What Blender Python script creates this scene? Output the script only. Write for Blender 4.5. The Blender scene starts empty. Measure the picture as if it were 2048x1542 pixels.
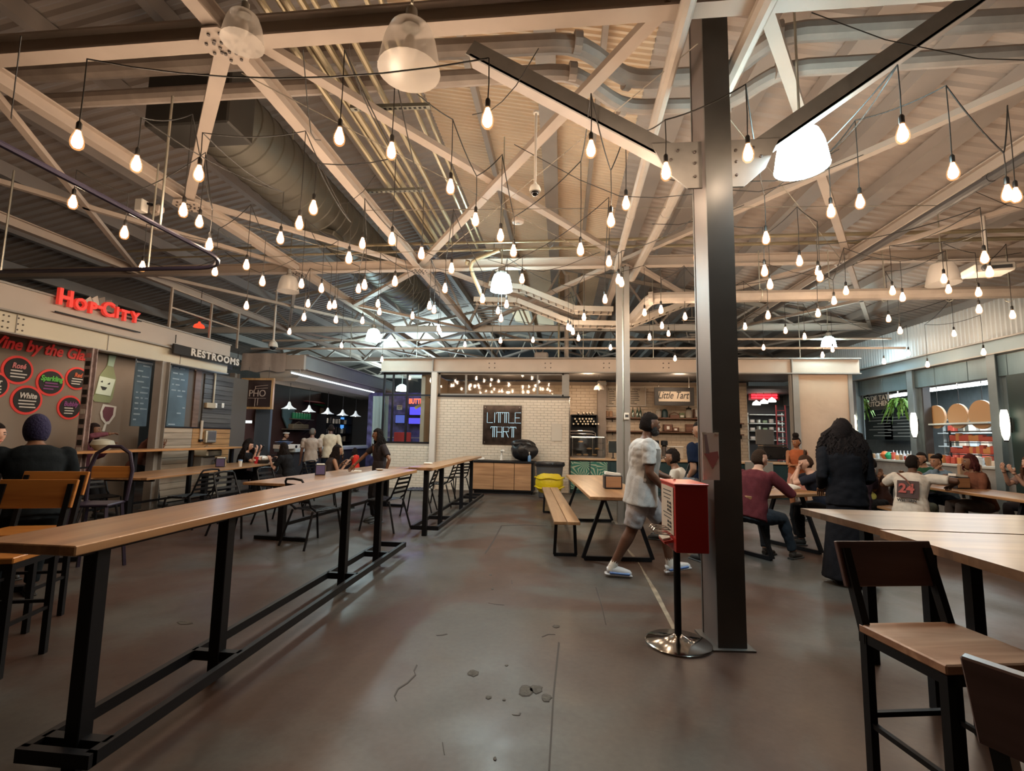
import bpy, bmesh, math, random
import numpy as np
from mathutils import Vector, Matrix
random.seed(7)
SC = bpy.context.scene; COL = SC.collection
PI = math.pi
V = Vector
# ------------------------------------------------------------------ camera
CAM_H = 1.59; FPX = 960.0
YAW, PITCH, ROLL = 0.105108, 0.105012, 0.018
_f = V((-math.sin(YAW)*math.cos(PITCH), math.cos(YAW)*math.cos(PITCH), math.sin(PITCH)))
_r0 = V((math.cos(YAW), math.sin(YAW), 0)); _u0 = _r0.cross(_f)
RT = _r0*math.cos(ROLL)+_u0*math.sin(ROLL); UP = _u0*math.cos(ROLL)-_r0*math.sin(ROLL)
cd = bpy.data.cameras.new('camera'); cam = bpy.data.objects.new('camera', cd); COL.objects.link(cam)
cd.sensor_width = 36; cd.lens = FPX/2048*36; cd.clip_start = .05; cd.clip_end = 200
cam.matrix_world = Matrix(((RT.x, UP.x, -_f.x, 0), (RT.y, UP.y, -_f.y, 0), (RT.z, UP.z, -_f.z, CAM_H), (0, 0, 0, 1)))
SC.camera = cam
# ------------------------------------------------------------------ world, exposure
w = bpy.data.worlds.new('world'); SC.world = w; w.use_nodes = True
w.node_tree.nodes['Background'].inputs[0].default_value = (0.06, 0.055, 0.07, 1)
w.node_tree.nodes['Background'].inputs[1].default_value = 0.25
SC.view_settings.view_transform = 'Standard'; SC.view_settings.look = 'None'
SC.view_settings.gamma = 1; SC.view_settings.use_curve_mapping = False
SC.view_settings.exposure = 1.0
SC.cycles.max_bounces = 7; SC.cycles.diffuse_bounces = 4; SC.cycles.glossy_bounces = 3
SC.cycles.transmission_bounces = 6; SC.cycles.transparent_max_bounces = 12
SC.cycles.caustics_reflective = False; SC.cycles.caustics_refractive = False
SC.cycles.sample_clamp_indirect = 4.0; SC.cycles.sample_clamp_direct = 0
SC.cycles.use_denoising = True
SC.cycles.use_adaptive_sampling = True; SC.cycles.adaptive_threshold = 0.02
BULB_E = 42.0; BAY_E = 26.0
# ------------------------------------------------------------------ pixel -> point on a real plane of the place
def _ray(px, py): return RT*((px-1024)/FPX)-UP*((py-771)/FPX)+_f
def PX(px, py, x):
    d = _ray(px, py); t = x/d.x; return V((x, d.y*t, CAM_H+d.z*t))
def PY(px, py, y):
    d = _ray(px, py); t = y/d.y; return V((d.x*t, y, CAM_H+d.z*t))
def PZ(px, py, z):
    d = _ray(px, py); t = (z-CAM_H)/d.z; return V((d.x*t, d.y*t, z))
# ------------------------------------------------------------------ materials
MATS = {}
def mat(name, col=(.5, .5, .5), rough=.6, metal=0., var=0., vs=6., bump=0., bs=30., col2=None, spec=.5, stretch=(1, 1, 1), emis=None, es=0, coat=0., alpha=1, trans=0):
    if name in MATS: return MATS[name]
    m = bpy.data.materials.new(name); m.use_nodes = True; MATS[name] = m
    nt = m.node_tree; b = nt.nodes['Principled BSDF']
    b.inputs['Base Color'].default_value = (*col, 1); b.inputs['Roughness'].default_value = rough
    b.inputs['Metallic'].default_value = metal; b.inputs['Specular IOR Level'].default_value = spec
    b.inputs['Coat Weight'].default_value = coat; b.inputs['Coat Roughness'].default_value = .25
    if alpha < 1: b.inputs['Alpha'].default_value = alpha
    if trans: b.inputs['Transmission Weight'].default_value = trans; b.inputs['IOR'].default_value = 1.35
    if emis: b.inputs['Emission Color'].default_value = (*emis, 1); b.inputs['Emission Strength'].default_value = es
    if var > 0 or col2 or bump > 0:
        tc = nt.nodes.new('ShaderNodeTexCoord'); mp = nt.nodes.new('ShaderNodeMapping')
        nt.links.new(tc.outputs['Object'], mp.inputs[0]); mp.inputs['Scale'].default_value = stretch
        nz = nt.nodes.new('ShaderNodeTexNoise'); nz.inputs['Scale'].default_value = vs; nz.inputs['Detail'].default_value = 5
        nt.links.new(mp.outputs[0], nz.inputs[0])
        rp = nt.nodes.new('ShaderNodeValToRGB'); nt.links.new(nz.outputs[0], rp.inputs[0])
        a = col; c = col2 or tuple(max(0, x*(1-var)) for x in col); hi = tuple(min(1, x*(1+var)) for x in col) if not col2 else col
        rp.color_ramp.elements[0].position = .32; rp.color_ramp.elements[1].position = .68
        rp.color_ramp.elements[0].color = (*c, 1); rp.color_ramp.elements[1].color = (*hi, 1)
        nt.links.new(rp.outputs[0], b.inputs['Base Color'])
        if bump > 0:
            n2 = nt.nodes.new('ShaderNodeTexNoise'); n2.inputs['Scale'].default_value = bs; n2.inputs['Detail'].default_value = 4
            nt.links.new(mp.outputs[0], n2.inputs[0]); bp = nt.nodes.new('ShaderNodeBump')
            bp.inputs['Strength'].default_value = bump; bp.inputs['Distance'].default_value = .02
            nt.links.new(n2.outputs[0], bp.inputs['Height']); nt.links.new(bp.outputs[0], b.inputs['Normal'])
    return m
def glass(name, tint=(1, 1, 1), amt=.12):
    if name in MATS: return MATS[name]
    m = bpy.data.materials.new(name); m.use_nodes = True; MATS[name] = m; nt = m.node_tree; nt.nodes.clear()
    o = nt.nodes.new('ShaderNodeOutputMaterial'); t = nt.nodes.new('ShaderNodeBsdfTransparent'); g = nt.nodes.new('ShaderNodeBsdfGlossy')
    t.inputs[0].default_value = (*tint, 1); g.inputs['Roughness'].default_value = .04; x = nt.nodes.new('ShaderNodeMixShader'); x.inputs[0].default_value = amt
    nt.links.new(t.outputs[0], x.inputs[1]); nt.links.new(g.outputs[0], x.inputs[2]); nt.links.new(x.outputs[0], o.inputs[0]); return m
def wood(name, c1, c2, axis='Y', rough=.35, plank=0., sc=1., coat=.3):
    """long grain along one axis; plank > 0: darker glue joints every `plank` metres across it"""
    if name in MATS: return MATS[name]
    m = bpy.data.materials.new(name); m.use_nodes = True; MATS[name] = m; nt = m.node_tree; b = nt.nodes['Principled BSDF']
    N = nt.nodes.new; L = nt.links.new
    tc = N('ShaderNodeTexCoord'); mp = N('ShaderNodeMapping'); L(tc.outputs['Object'], mp.inputs[0])
    s = {'X': (.7, 9, 9), 'Y': (9, .7, 9), 'Z': (9, 9, .7)}[axis]; mp.inputs['Scale'].default_value = tuple(q*sc for q in s)
    n1 = N('ShaderNodeTexNoise'); n1.inputs['Scale'].default_value = 1.6; n1.inputs['Detail'].default_value = 7; n1.inputs['Distortion'].default_value = .7; L(mp.outputs[0], n1.inputs[0])
    rp = N('ShaderNodeValToRGB'); rp.color_ramp.elements[0].position = .3; rp.color_ramp.elements[1].position = .7
    rp.color_ramp.elements[0].color = (*c1, 1); rp.color_ramp.elements[1].color = (*c2, 1); L(n1.outputs[0], rp.inputs[0]); out = rp.outputs[0]
    if plank > 0:
        sx = N('ShaderNodeSeparateXYZ'); L(tc.outputs['Object'], sx.inputs[0]); src = sx.outputs['Y' if axis == 'X' else 'X']
        dv = N('ShaderNodeMath'); dv.operation = 'DIVIDE'; dv.inputs[1].default_value = plank; L(src, dv.inputs[0])
        fl = N('ShaderNodeMath'); fl.operation = 'FLOOR'; L(dv.outputs[0], fl.inputs[0])
        wn = N('ShaderNodeTexWhiteNoise'); wn.noise_dimensions = '1D'; L(fl.outputs[0], wn.inputs['W'])
        mr = N('ShaderNodeMapRange'); L(wn.outputs[0], mr.inputs[0]); mr.inputs[3].default_value = .72; mr.inputs[4].default_value = 1.12
        mx = N('ShaderNodeMix'); mx.data_type = 'RGBA'; mx.blend_type = 'MULTIPLY'; mx.inputs[0].default_value = 1; L(out, mx.inputs[6]); L(mr.outputs[0], mx.inputs[7]); out = mx.outputs[2]
    L(out, b.inputs['Base Color']); b.inputs['Roughness'].default_value = rough; b.inputs['Coat Weight'].default_value = coat; b.inputs['Coat Roughness'].default_value = .22
    bp = N('ShaderNodeBump'); bp.inputs['Strength'].default_value = .12; bp.inputs['Distance'].default_value = .01; L(n1.outputs[0], bp.inputs['Height']); L(bp.outputs[0], b.inputs['Normal'])
    return m
def emit(name, col, s):
    if name in MATS: return MATS[name]
    m = bpy.data.materials.new(name); m.use_nodes = True; MATS[name] = m; nt = m.node_tree; nt.nodes.clear()
    o = nt.nodes.new('ShaderNodeOutputMaterial'); e = nt.nodes.new('ShaderNodeEmission'); e.inputs[0].default_value = (*col, 1); e.inputs[1].default_value = s
    nt.links.new(e.outputs[0], o.inputs[0]); return m
BLACK = mat('black_steel', (.007, .007, .009), .5, .1, spec=.3)
SATIN = mat('satin_black', (.02, .018, .018), .35)
CREAM = mat('cream_paint', (.42, .345, .29), .55, var=.06, vs=2)
WHITE = mat('white_paint', (.62, .56, .5), .5, var=.05, vs=2)
GREYST = mat('grey_steel_paint', (.26, .24, .22), .5, var=.08, vs=3)
DARKCOL = mat('dark_steel_paint', (.085, .082, .078), .45, var=.15, vs=2.5)
GALV = mat('galvanised_steel', (.6, .58, .5), .33, .85, var=.15, vs=5)
PIPEM = mat('pipe_paint', (.4, .33, .27), .5, var=.08, vs=2)
TOP = wood('honey_oak_top', (.30, .15, .065), (.47, .26, .125), 'Y', .33, plank=.09)
TOPX = wood('honey_oak_top_cross', (.20, .12, .075), (.30, .19, .125), 'X', .33, plank=.09)
RED = mat('red_enamel', (.42, .018, .016), .4)
PAPER = mat('white_paper', (.72, .68, .62), .8)
CHROME = mat('chrome', (.7, .68, .66), .16, 1)
CORD = mat('black_cord', (.02, .017, .015), .6)
DGREY = mat('dark_grey', (.06, .06, .065), .6)
# ------------------------------------------------------------------ mesh builder
class MB:
    def __init__(s, o=None): s.v = []; s.f = []; s.m = []; s.mi = 0; s.o = V(o) if o is not None else V((0, 0, 0))
    def raw(s, vs, fs):
        n = len(s.v); s.v += [V(p)-s.o for p in vs]; s.f += [tuple(i+n for i in f) for f in fs]; s.m += [s.mi]*len(fs); return s
    def box(s, c, d, rz=0, M=None):
        c = V(c); hx, hy, hz = d[0]/2, d[1]/2, d[2]/2; R = Matrix.Rotation(rz, 3, 'Z') if M is None else M
        vs = [c+R@V((x*hx, y*hy, z*hz)) for x in (-1, 1) for y in (-1, 1) for z in (-1, 1)]
        return s.raw(vs, [(0, 1, 3, 2), (4, 6, 7, 5), (0, 4, 5, 1), (2, 3, 7, 6), (0, 2, 6, 4), (1, 5, 7, 3)])
    def bb(s, a, b):
        return s.box([(a[i]+b[i])/2 for i in range(3)], [abs(b[i]-a[i]) for i in range(3)])
    def cbox(s, c, d, ch=.01, rz=0, M=None):
        c = V(c); R = Matrix.Rotation(rz, 3, 'Z') if M is None else M; h = V(d)/2; ch = min(ch, h.x*.9, h.y*.9, h.z*.9)
        bm = bmesh.new(); bmesh.ops.create_cube(bm, size=1); bmesh.ops.scale(bm, vec=V(d), verts=bm.verts)
        bmesh.ops.bevel(bm, geom=list(bm.edges), offset=ch, segments=1, affect='EDGES')
        bm.verts.index_update(); s.raw([c+R@v.co for v in bm.verts], [tuple(v.index for v in f.verts) for f in bm.faces]); bm.free(); return s
    def bar(s, a, b, w, h=None, up=V((0, 0, 1))):
        """rectangular bar from a to b, w wide, h deep along up"""
        a = V(a); b = V(b); h = h or w; d = (b-a); L = d.length
        if L < 1e-6: return s
        y = d/L; u = up-y*up.dot(y)
        if u.length < 1e-3: u = V((0, 1, 0))-y*y.y
        u.normalize(); x = y.cross(u)
        M = Matrix((x, y, u)).transposed(); return s.box((a+b)/2, (w, L, h), M=M)
    def tube(s, pts, r, n=8, cap=True, closed=False):
        pts = [V(p) for p in pts]; k = len(pts); vs = []; rs = r if isinstance(r, (list, tuple)) else [r]*k
        prev = None
        for i, p in enumerate(pts):
            if closed: t = pts[(i+1) % k]-pts[i-1]
            else: t = pts[min(i+1, k-1)]-pts[max(i-1, 0)]
            t.normalize()
            if prev is None: q = V((0, 0, 1)) if abs(t.z) < .9 else V((1, 0, 0))
            else: q = prev
            x = q-t*q.dot(t); x.normalize(); prev = x; y = t.cross(x)
            vs += [p+(x*math.cos(2*PI*j/n)+y*math.sin(2*PI*j/n))*rs[i] for j in range(n)]
        fs = []
        for i in range(k if closed else k-1):
            for j in range(n):
                a = i*n+j; b = i*n+(j+1) % n; i2 = (i+1) % k; fs.append((a, b, i2*n+(j+1) % n, i2*n+j))
        if cap and not closed: fs += [tuple(range(n-1, -1, -1)), tuple((k-1)*n+j for j in range(n))]
        return s.raw(vs, fs)
    def lathe(s, prof, c=(0, 0, 0), n=16, M=None, sx=1, sy=1):
        c = V(c); vs = []; M = M or Matrix.Identity(3)
        for (r, z) in prof: vs += [c+M@V((r*sx*math.cos(2*PI*j/n), r*sy*math.sin(2*PI*j/n), z)) for j in range(n)]
        fs = []
        for i in range(len(prof)-1):
            for j in range(n): fs.append((i*n+j, i*n+(j+1) % n, (i+1)*n+(j+1) % n, (i+1)*n+j))
        if prof[0][0] > 1e-5: fs.append(tuple(range(n-1, -1, -1)))
        if prof[-1][0] > 1e-5: fs.append(tuple((len(prof)-1)*n+j for j in range(n)))
        return s.raw(vs, fs)
    def ell(s, c, r, n=12, M=None):
        m = max(4, n//2); return s.lathe([(math.sin(PI*i/m), -math.cos(PI*i/m)) for i in range(m+1)], c, n, M=(M or Matrix.Identity(3))@Matrix.Diagonal(V(r)))
    def prism(s, pts, y0, y1, f=None):
        """outline pts (2d) extruded; f maps (a,b,depth)->point"""
        f = f or (lambda a, b, d: V((a, d, b))); n = len(pts)
        vs = [f(a, b, y0) for a, b in pts]+[f(a, b, y1) for a, b in pts]
        return s.raw(vs, [tuple(range(n)), tuple(range(2*n-1, n-1, -1))]+[(i, i+n, (i+1) % n+n, (i+1) % n) for i in range(n)])
    def build(s, name, m, parent=None, smooth=.6, kind=None):
        me = bpy.data.meshes.new(name); me.from_pydata([tuple(p) for p in s.v], [], s.f)
        ms = m if isinstance(m, (list, tuple)) else [m]
        for q in ms: me.materials.append(q)
        if len(ms) > 1: me.polygons.foreach_set('material_index', s.m)
        bm = bmesh.new(); bm.from_mesh(me); bmesh.ops.recalc_face_normals(bm, faces=bm.faces); bm.to_mesh(me); bm.free()
        if smooth:
            me.polygons.foreach_set('use_smooth', [True]*len(me.polygons)); me.set_sharp_from_angle(angle=smooth)
        o = bpy.data.objects.new(name, me); COL.objects.link(o)
        if parent: o.parent = parent
        if kind: o['kind'] = kind
        return o
def tag(o, label=None, cat=None, group=None, kind=None):
    if label: o['label'] = label
    if cat: o['category'] = cat
    if group: o['group'] = group
    if kind: o['kind'] = kind
    return o
def thing(name, label, cat, loc=(0, 0, 0), rz=0, group=None, kind=None):
    o = bpy.data.objects.new(name, None); COL.objects.link(o); o.empty_display_size = .1
    o.location = loc; o.rotation_euler = (0, 0, rz); return tag(o, label, cat, group, kind)
def struct(name, mb, m): 
    o = mb.build(name, m); o['kind'] = 'structure'; return o
def copy_tree(o, parent=None, label=None, loc=None, rz=None, kids=None):
    c = o.copy(); COL.objects.link(c); c.parent = parent
    if label: c['label'] = label
    if loc is not None: c.location = loc
    if rz is not None: c.rotation_euler = (0, 0, rz)
    for ch in list(o.children): copy_tree(ch, c)
    return c
def text_mesh(name, txt, size, m, loc, R, parent=None, ext=.004, align='CENTER', shear=0, spacing=1, ay='CENTER', bold=0, sx=1):
    """flat raised lettering as mesh; R = 3x3 with columns (reading dir, up, normal)"""
    cu = bpy.data.curves.new(name, 'FONT'); cu.body = txt; cu.size = size; cu.align_x = align; cu.align_y = ay; cu.extrude = ext
    cu.shear = shear; cu.space_character = spacing; cu.offset = bold; cu.resolution_u = 3
    t = bpy.data.objects.new(name, cu); me = baked(t); bpy.data.objects.remove(t); bpy.data.curves.remove(cu)
    R = Matrix(R).transposed() if not isinstance(R, Matrix) else R
    pl = V(parent.location) if parent is not None else V((0, 0, 0))
    for v in me.vertices: v.co = R@V((v.co.x*sx, v.co.y, v.co.z))+V(loc)-pl
    me.materials.clear(); me.materials.append(m); me.name = name
    o = bpy.data.objects.new(name, me); COL.objects.link(o)
    if parent is not None: o.parent = parent
    return o
TMPS = bpy.data.scenes.new('tmp')
def baked(o):
    """evaluated mesh of o, worked out in an otherwise empty scene so the hall is not updated each time"""
    TMPS.collection.objects.link(o)
    with bpy.context.temp_override(scene=TMPS, view_layer=TMPS.view_layers[0]):
        dg = bpy.context.evaluated_depsgraph_get(); me = bpy.data.meshes.new_from_object(o.evaluated_get(dg))
    TMPS.collection.objects.unlink(o); return me
RFRONT = ((1, 0, 0), (0, 0, 1), (0, -1, 0))      # faces -Y (towards the aisle)
RLEFTW = ((0, 1, 0), (0, 0, 1), (1, 0, 0))       # on the left side, faces +X
RRIGHTW = ((0, -1, 0), (0, 0, 1), (-1, 0, 0))    # on the right side, faces -X
def area(name, loc, size, energy, col, rot=(0, 0, 0), sy=None):
    l = bpy.data.lights.new(name, 'AREA'); l.energy = energy; l.color = col; l.size = size
    if sy: l.shape = 'RECTANGLE'; l.size_y = sy
    o = bpy.data.objects.new(name, l); COL.objects.link(o); o.location = loc; o.rotation_euler = rot; return o
def point(name, loc, energy, col, r=.05):
    l = bpy.data.lights.new(name, 'POINT'); l.energy = energy; l.color = col; l.shadow_soft_size = r
    o = bpy.data.objects.new(name, l); COL.objects.link(o); o.location = loc; return o
# ================================================================== THE SHELL
def floor_mat():
    m = bpy.data.materials.new('sealed_concrete'); m.use_nodes = True; nt = m.node_tree; b = nt.nodes['Principled BSDF']; N = nt.nodes.new; L = nt.links.new
    tc = N('ShaderNodeTexCoord'); P = tc.outputs['Object']
    def noise(s, d=5, dist=0):
        n = N('ShaderNodeTexNoise'); n.inputs['Scale'].default_value = s; n.inputs['Detail'].default_value = d; n.inputs['Distortion'].default_value = dist; L(P, n.inputs[0]); return n.outputs[0]
    def ramp(src, a, ca, c, cb):
        r = N('ShaderNodeValToRGB'); r.color_ramp.elements[0].position = a; r.color_ramp.elements[1].position = c
        r.color_ramp.elements[0].color = (*ca, 1); r.color_ramp.elements[1].color = (*cb, 1); L(src, r.inputs[0]); return r.outputs[0]
    def mix(f, a, c, mode='MIX'):
        x = N('ShaderNodeMix'); x.data_type = 'RGBA'; x.blend_type = mode
        if isinstance(f, float): x.inputs[0].default_value = f
        else: L(f, x.inputs[0])
        L(a, x.inputs[6]); L(c, x.inputs[7]); return x.outputs[2]
    base = ramp(noise(.5, 5, .8), .45, (.066, .037, .027), .55, (.078, .073, .066))
    pale = ramp(noise(1.7, 6, .4), .35, (.88, .88, .88), .65, (1.08, 1.07, 1.06))
    col = mix(1.0, base, pale, 'MULTIPLY')
    fine = ramp(noise(26, 6), .3, (.86, .86, .86), .7, (1.08, 1.08, 1.08)); col = mix(1.0, col, fine, 'MULTIPLY')
    # worn pits and hairline cracks
    vo = N('ShaderNodeTexVoronoi'); vo.feature = 'DISTANCE_TO_EDGE'; vo.inputs['Scale'].default_value = .42
    wn = N('ShaderNodeTexNoise'); wn.inputs['Scale'].default_value = 2.2; wn.inputs['Detail'].default_value = 8; L(P, wn.inputs[0])
    ad = N('ShaderNodeMix'); ad.data_type = 'RGBA'; ad.blend_type = 'ADD'; ad.inputs[0].default_value = .55; L(P, ad.inputs[6]); L(wn.outputs['Color'], ad.inputs[7]); L(ad.outputs[2], vo.inputs[0])
    msk = ramp(noise(1.1, 3), .6, (0, 0, 0), .66, (1, 1, 1)); ck = ramp(vo.outputs[0], 0.0, (1, 1, 1), .006, (0, 0, 0))
    cm = mix(1.0, ck, msk, 'MULTIPLY'); dark = N('ShaderNodeRGB'); dark.outputs[0].default_value = (.03, .025, .022, 1)
    col = mix(cm, col, dark.outputs[0])
    L(col, b.inputs['Base Color'])
    rr = ramp(noise(1.3, 5, .5), .35, (.34, .34, .34), .7, (.55, .55, .55)); L(rr, b.inputs['Roughness'])
    b.inputs['Specular IOR Level'].default_value = .38
    bp = N('ShaderNodeBump'); bp.inputs['Strength'].default_value = .12; bp.inputs['Distance'].default_value = .01; L(noise(9, 6), bp.inputs['Height']); L(bp.outputs[0], b.inputs['Normal'])
    return m
FLOORM = floor_mat()
fl = MB(); fl.bb((-17, -6, -.3), (14, 34, 0)); FLOOR = struct('floor', fl, FLOORM)
# saw cut, patches, pits and the worn cream line, each on the slab
def fpoly(name, pxs, m, h=.002):
    pts = [PZ(x, y, 0) for x, y in pxs]; n = len(pts)
    mb = MB(); mb.raw([V((p.x, p.y, h)) for p in pts]+[V((p.x, p.y, -.01)) for p in pts], [tuple(range(n))]+[(i, i+n, (i+1) % n+n, (i+1) % n) for i in range(n)])
    return mb.build(name, m, FLOOR)
CRACKM = mat('crack_filler', (.035, .028, .025), .7); PITM = mat('worn_concrete', (.075, .07, .06), .75, var=.3, vs=30, bump=.4, bs=60)
STAIN1 = mat('rust_brown_sealer', (.105, .058, .04), .33, var=.22, vs=2.2); STAIN2 = mat('grey_slab_patch', (.118, .108, .092), .42, var=.12, vs=3)
for nm, line, wd in (('saw_cut', [(1118, 1285), (1107, 1390), (1103, 1460), (1098, 1542)], 3.5), ('saw_cut', [(1192, 1175), (1204, 1215), (1212, 1250)], 2.5),
                     ('saw_cut', [(970, 1107), (985, 1085), (1003, 1052)], 2), ('saw_cut', [(1003, 1051), (1050, 1050), (1095, 1052)], 1.5),
                     ('crack', [(834, 1330), (828, 1342), (831, 1350), (815, 1366), (796, 1378), (789, 1392), (793, 1402)], 2.4),
                     ('crack', [(873, 1271), (886, 1270), (894, 1268)], 2), ('crack', [(1084, 1274), (1096, 1269), (1110, 1269)], 1.6),
                     ('crack', [(977, 1206), (992, 1209), (1008, 1210)], 1.2), ('crack', [(1024, 1168), (1023, 1160)], 1.6), ('crack', [(1025, 1430), (1038, 1431), (1041, 1426)], 2.5), ('crack', [(885, 1485), (889, 1510)], 1.6)):
    up = [(x-wd/2, y-wd*.35) for x, y in line]; dn = [(x+wd/2, y+wd*.35) for x, y in reversed(line)]
    fpoly(nm, up+dn, CRACKM)
fpoly('worn_line', [(1252, 1095), (1268, 1110), (1290, 1145), (1316, 1185), (1352, 1256), (1346, 1262), (1322, 1215), (1296, 1165), (1276, 1125), (1258, 1106)], mat('cream_line_paint', (.23, .19, .14), .6, var=.3, vs=9))
def pit(cx, cy, rx, ry, seed):
    rr = random.Random(seed); pts = [(cx+rx*math.cos(a)*(.8+.35*rr.random()), cy+ry*math.sin(a)*(.8+.35*rr.random())) for a in [2*PI*i/12 for i in range(12)]]
    fpoly('pit', [(cx+(x-cx)*1.16, cy+(y-cy)*1.16) for x, y in pts], CRACKM, .0015); fpoly('pit', pts, PITM, .003)
for i, a in enumerate([(1052, 1383, 13, 10), (1072, 1379, 12, 8), (1093, 1396, 9, 8), (947, 1347, 10, 6), (977, 1395, 6, 3.5), (1008, 1400, 3, 2), (1013, 1331, 3, 1.6), (1112, 1253, 7, 3), (981, 1150, 3, 1.4), (985, 1178, 2.5, 1.4), (990, 1518, 3, 4), (369, 1246, 15, 3)]): pit(*a, i)
# ------------------------------------------------------------------ roof: low gable, ridge over the first bay
RX, RZ = -2.6, 7.9; SL = .215
def roof_z(x): return RZ-SL*abs(x-RX)*(1 if x > RX else 1.0)
DECK = mat('lit_roof_deck', (.86, .67, .48), .62, var=.07, vs=.8)  # warm light on the middle of the roof is put into this colour
DECKD = mat('shaded_roof_deck_flank', (.36, .31, .28), .7, var=.1, vs=.6)  # same deck, its shade put into a darker tone
def deck(x0, x1, y0, y1, pitch=.105):
    mb = MB(); ys = []; y = y0; k = 0
    while y < y1:
        ys.append((y, 0)); ys.append((y+pitch*.28, 0)); ys.append((y+pitch*.5, .035)); ys.append((y+pitch*.78, .035)); y += pitch
    vs = []
    for (y, d) in ys:
        for x in (x0, x1): vs.append((x, y, roof_z(x)+d))
    mb.raw(vs, [(2*i, 2*i+1, 2*i+3, 2*i+2) for i in range(len(ys)-1)]); return mb
rf = MB(); rf.raw([(-17, -6, roof_z(-17)+.06), (RX, -6, RZ+.06), (14, -6, roof_z(14)+.06), (-17, 34, roof_z(-17)+.06), (RX, 34, RZ+.06), (14, 34, roof_z(14)+.06)]+[(-17, -6, roof_z(-17)+.2), (RX, -6, RZ+.2), (14, -6, roof_z(14)+.2), (-17, 34, roof_z(-17)+.2), (RX, 34, RZ+.2), (14, 34, roof_z(14)+.2)],
      [(0, 1, 4, 3), (1, 2, 5, 4), (6, 7, 10, 9), (7, 8, 11, 10), (0, 6, 9, 3), (2, 8, 11, 5)])
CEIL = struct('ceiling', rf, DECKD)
deck(RX, 1.25, -2, 26).build('corrugated_deck', DECK, CEIL); deck(1.25, 14, -2, 26, .21).build('corrugated_deck', mat('half_lit_roof_deck_side', (.56, .47, .41), .65, var=.08, vs=.7), CEIL)  # side deck: same roof, middle tone for the weaker light there
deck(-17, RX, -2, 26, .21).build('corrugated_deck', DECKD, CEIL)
def purlin(x, w=.14, h=.26, m=None):
    z = roof_z(x); mb = MB(); mb.bb((x-w/2, -2, z-h), (x+w/2, 33, z-.002))
    mb.build('purlin', m or PIPEM, CEIL)
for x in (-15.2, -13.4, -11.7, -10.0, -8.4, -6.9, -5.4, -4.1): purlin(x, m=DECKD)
purlin(-1.55, .1, .2, CREAM); purlin(-.28, .3, .3, CREAM); purlin(.55, .08, .16, CREAM)
for x in (1.75, 2.7, 3.65, 4.6, 5.6, 6.6, 7.7, 8.8, 10.2, 12): purlin(x, .34, .2, mat('purlin_side', (.42, .36, .32), .6, var=.08, vs=1))
# bottom chords (flanged steel), heights and lines taken off the place's bays
ZB = 5.05; YB = (3.58, 9.35, 15.2, 21.5, 28); XB = (-9.3, -5.6, -2.95, 1.15, 5.32, 9.5)
def ibeam(a, b, w=.13, h=.2, m=CREAM, name='chord', parent=CEIL, t=.018):
    a = V(a); b = V(b); mb = MB(); u = V((0, 0, 1))
    mb.bar(a+u*(h/2-t/2), b+u*(h/2-t/2), w, t); mb.bar(a-u*(h/2-t/2), b-u*(h/2-t/2), w, t); mb.bar(a, b, t, h-2*t)
    return mb.build(name, m, parent)
for y in YB:
    ibeam((-16.5, y, ZB), (9.2, y, ZB), .15, .2, CREAM if y < 12 else WHITE)
for x in XB[1:5]:
    ibeam((x, 9.35 if x == 1.15 else -2, ZB), (x, 30, ZB), .13, .17)
ibeam((-9.3, -2, ZB), (-9.3, 30, ZB), .13, .17)
def strut(a, b, w=.09, h=.07, name='brace', m=CREAM): return MB().bar(a, b, w, h).build(name, m, CEIL)
# plan bracing in the chord plane, measured bays
for y0, y1 in ((3.58, 9.35), (9.35, 15.2), (15.2, 21.5)):
    xn = (.85, 1.5) if y0 < 5 else (1.15, 1.15)
    strut((-2.95, y0, ZB+.1), (1.15, y1, ZB+.1), .12); strut((xn[0], y0, ZB+.02), (-2.95, y1, ZB+.02), .12)
    strut((xn[1], y0, ZB+.1), (5.32, y1, ZB+.1), .11); strut((5.32, y0, ZB+.02), (1.15, y1, ZB+.02), .1)
    ym = y0+2.75
    strut((-2.95, y0, ZB-.04), (-5.6, ym, ZB-.04), .13); strut((-5.6, ym, ZB-.02), (-2.95, y1, ZB-.02), .09)
    strut((-5.6, y0, ZB), (-9.3, y1, ZB), .08); strut((-9.3, y0, ZB), (-5.6, y1, ZB), .08)
    strut((5.32, y0, ZB), (9.2, y1, ZB), .09); strut((9.2, y0, ZB), (5.32, y1, ZB), .09)
# web members up to the roof above each cross chord
for y in YB:
    k = 0; x = -15.2; nodes = []
    while x < 9.2: nodes.append(x); x += 2.02
    for i in range(len(nodes)-1):
        a, c = nodes[i], nodes[i+1]; mid = (a+c)/2
        if y < 12: continue
        strut((a, y, ZB+.08), (mid, y, roof_z(mid)-.28), .06, .06, 'web'); strut((mid, y, roof_z(mid)-.28), (c, y, ZB+.08), .06, .06, 'web')
    if y < 12: continue
    strut((-16, y, roof_z(-16)-.3), (RX, y, RZ-.3), .1, .12, 'top_chord', PIPEM); strut((RX, y, RZ-.3), (9.2, y, roof_z(9.2)-.3), .1, .12, 'top_chord', PIPEM)
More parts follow.
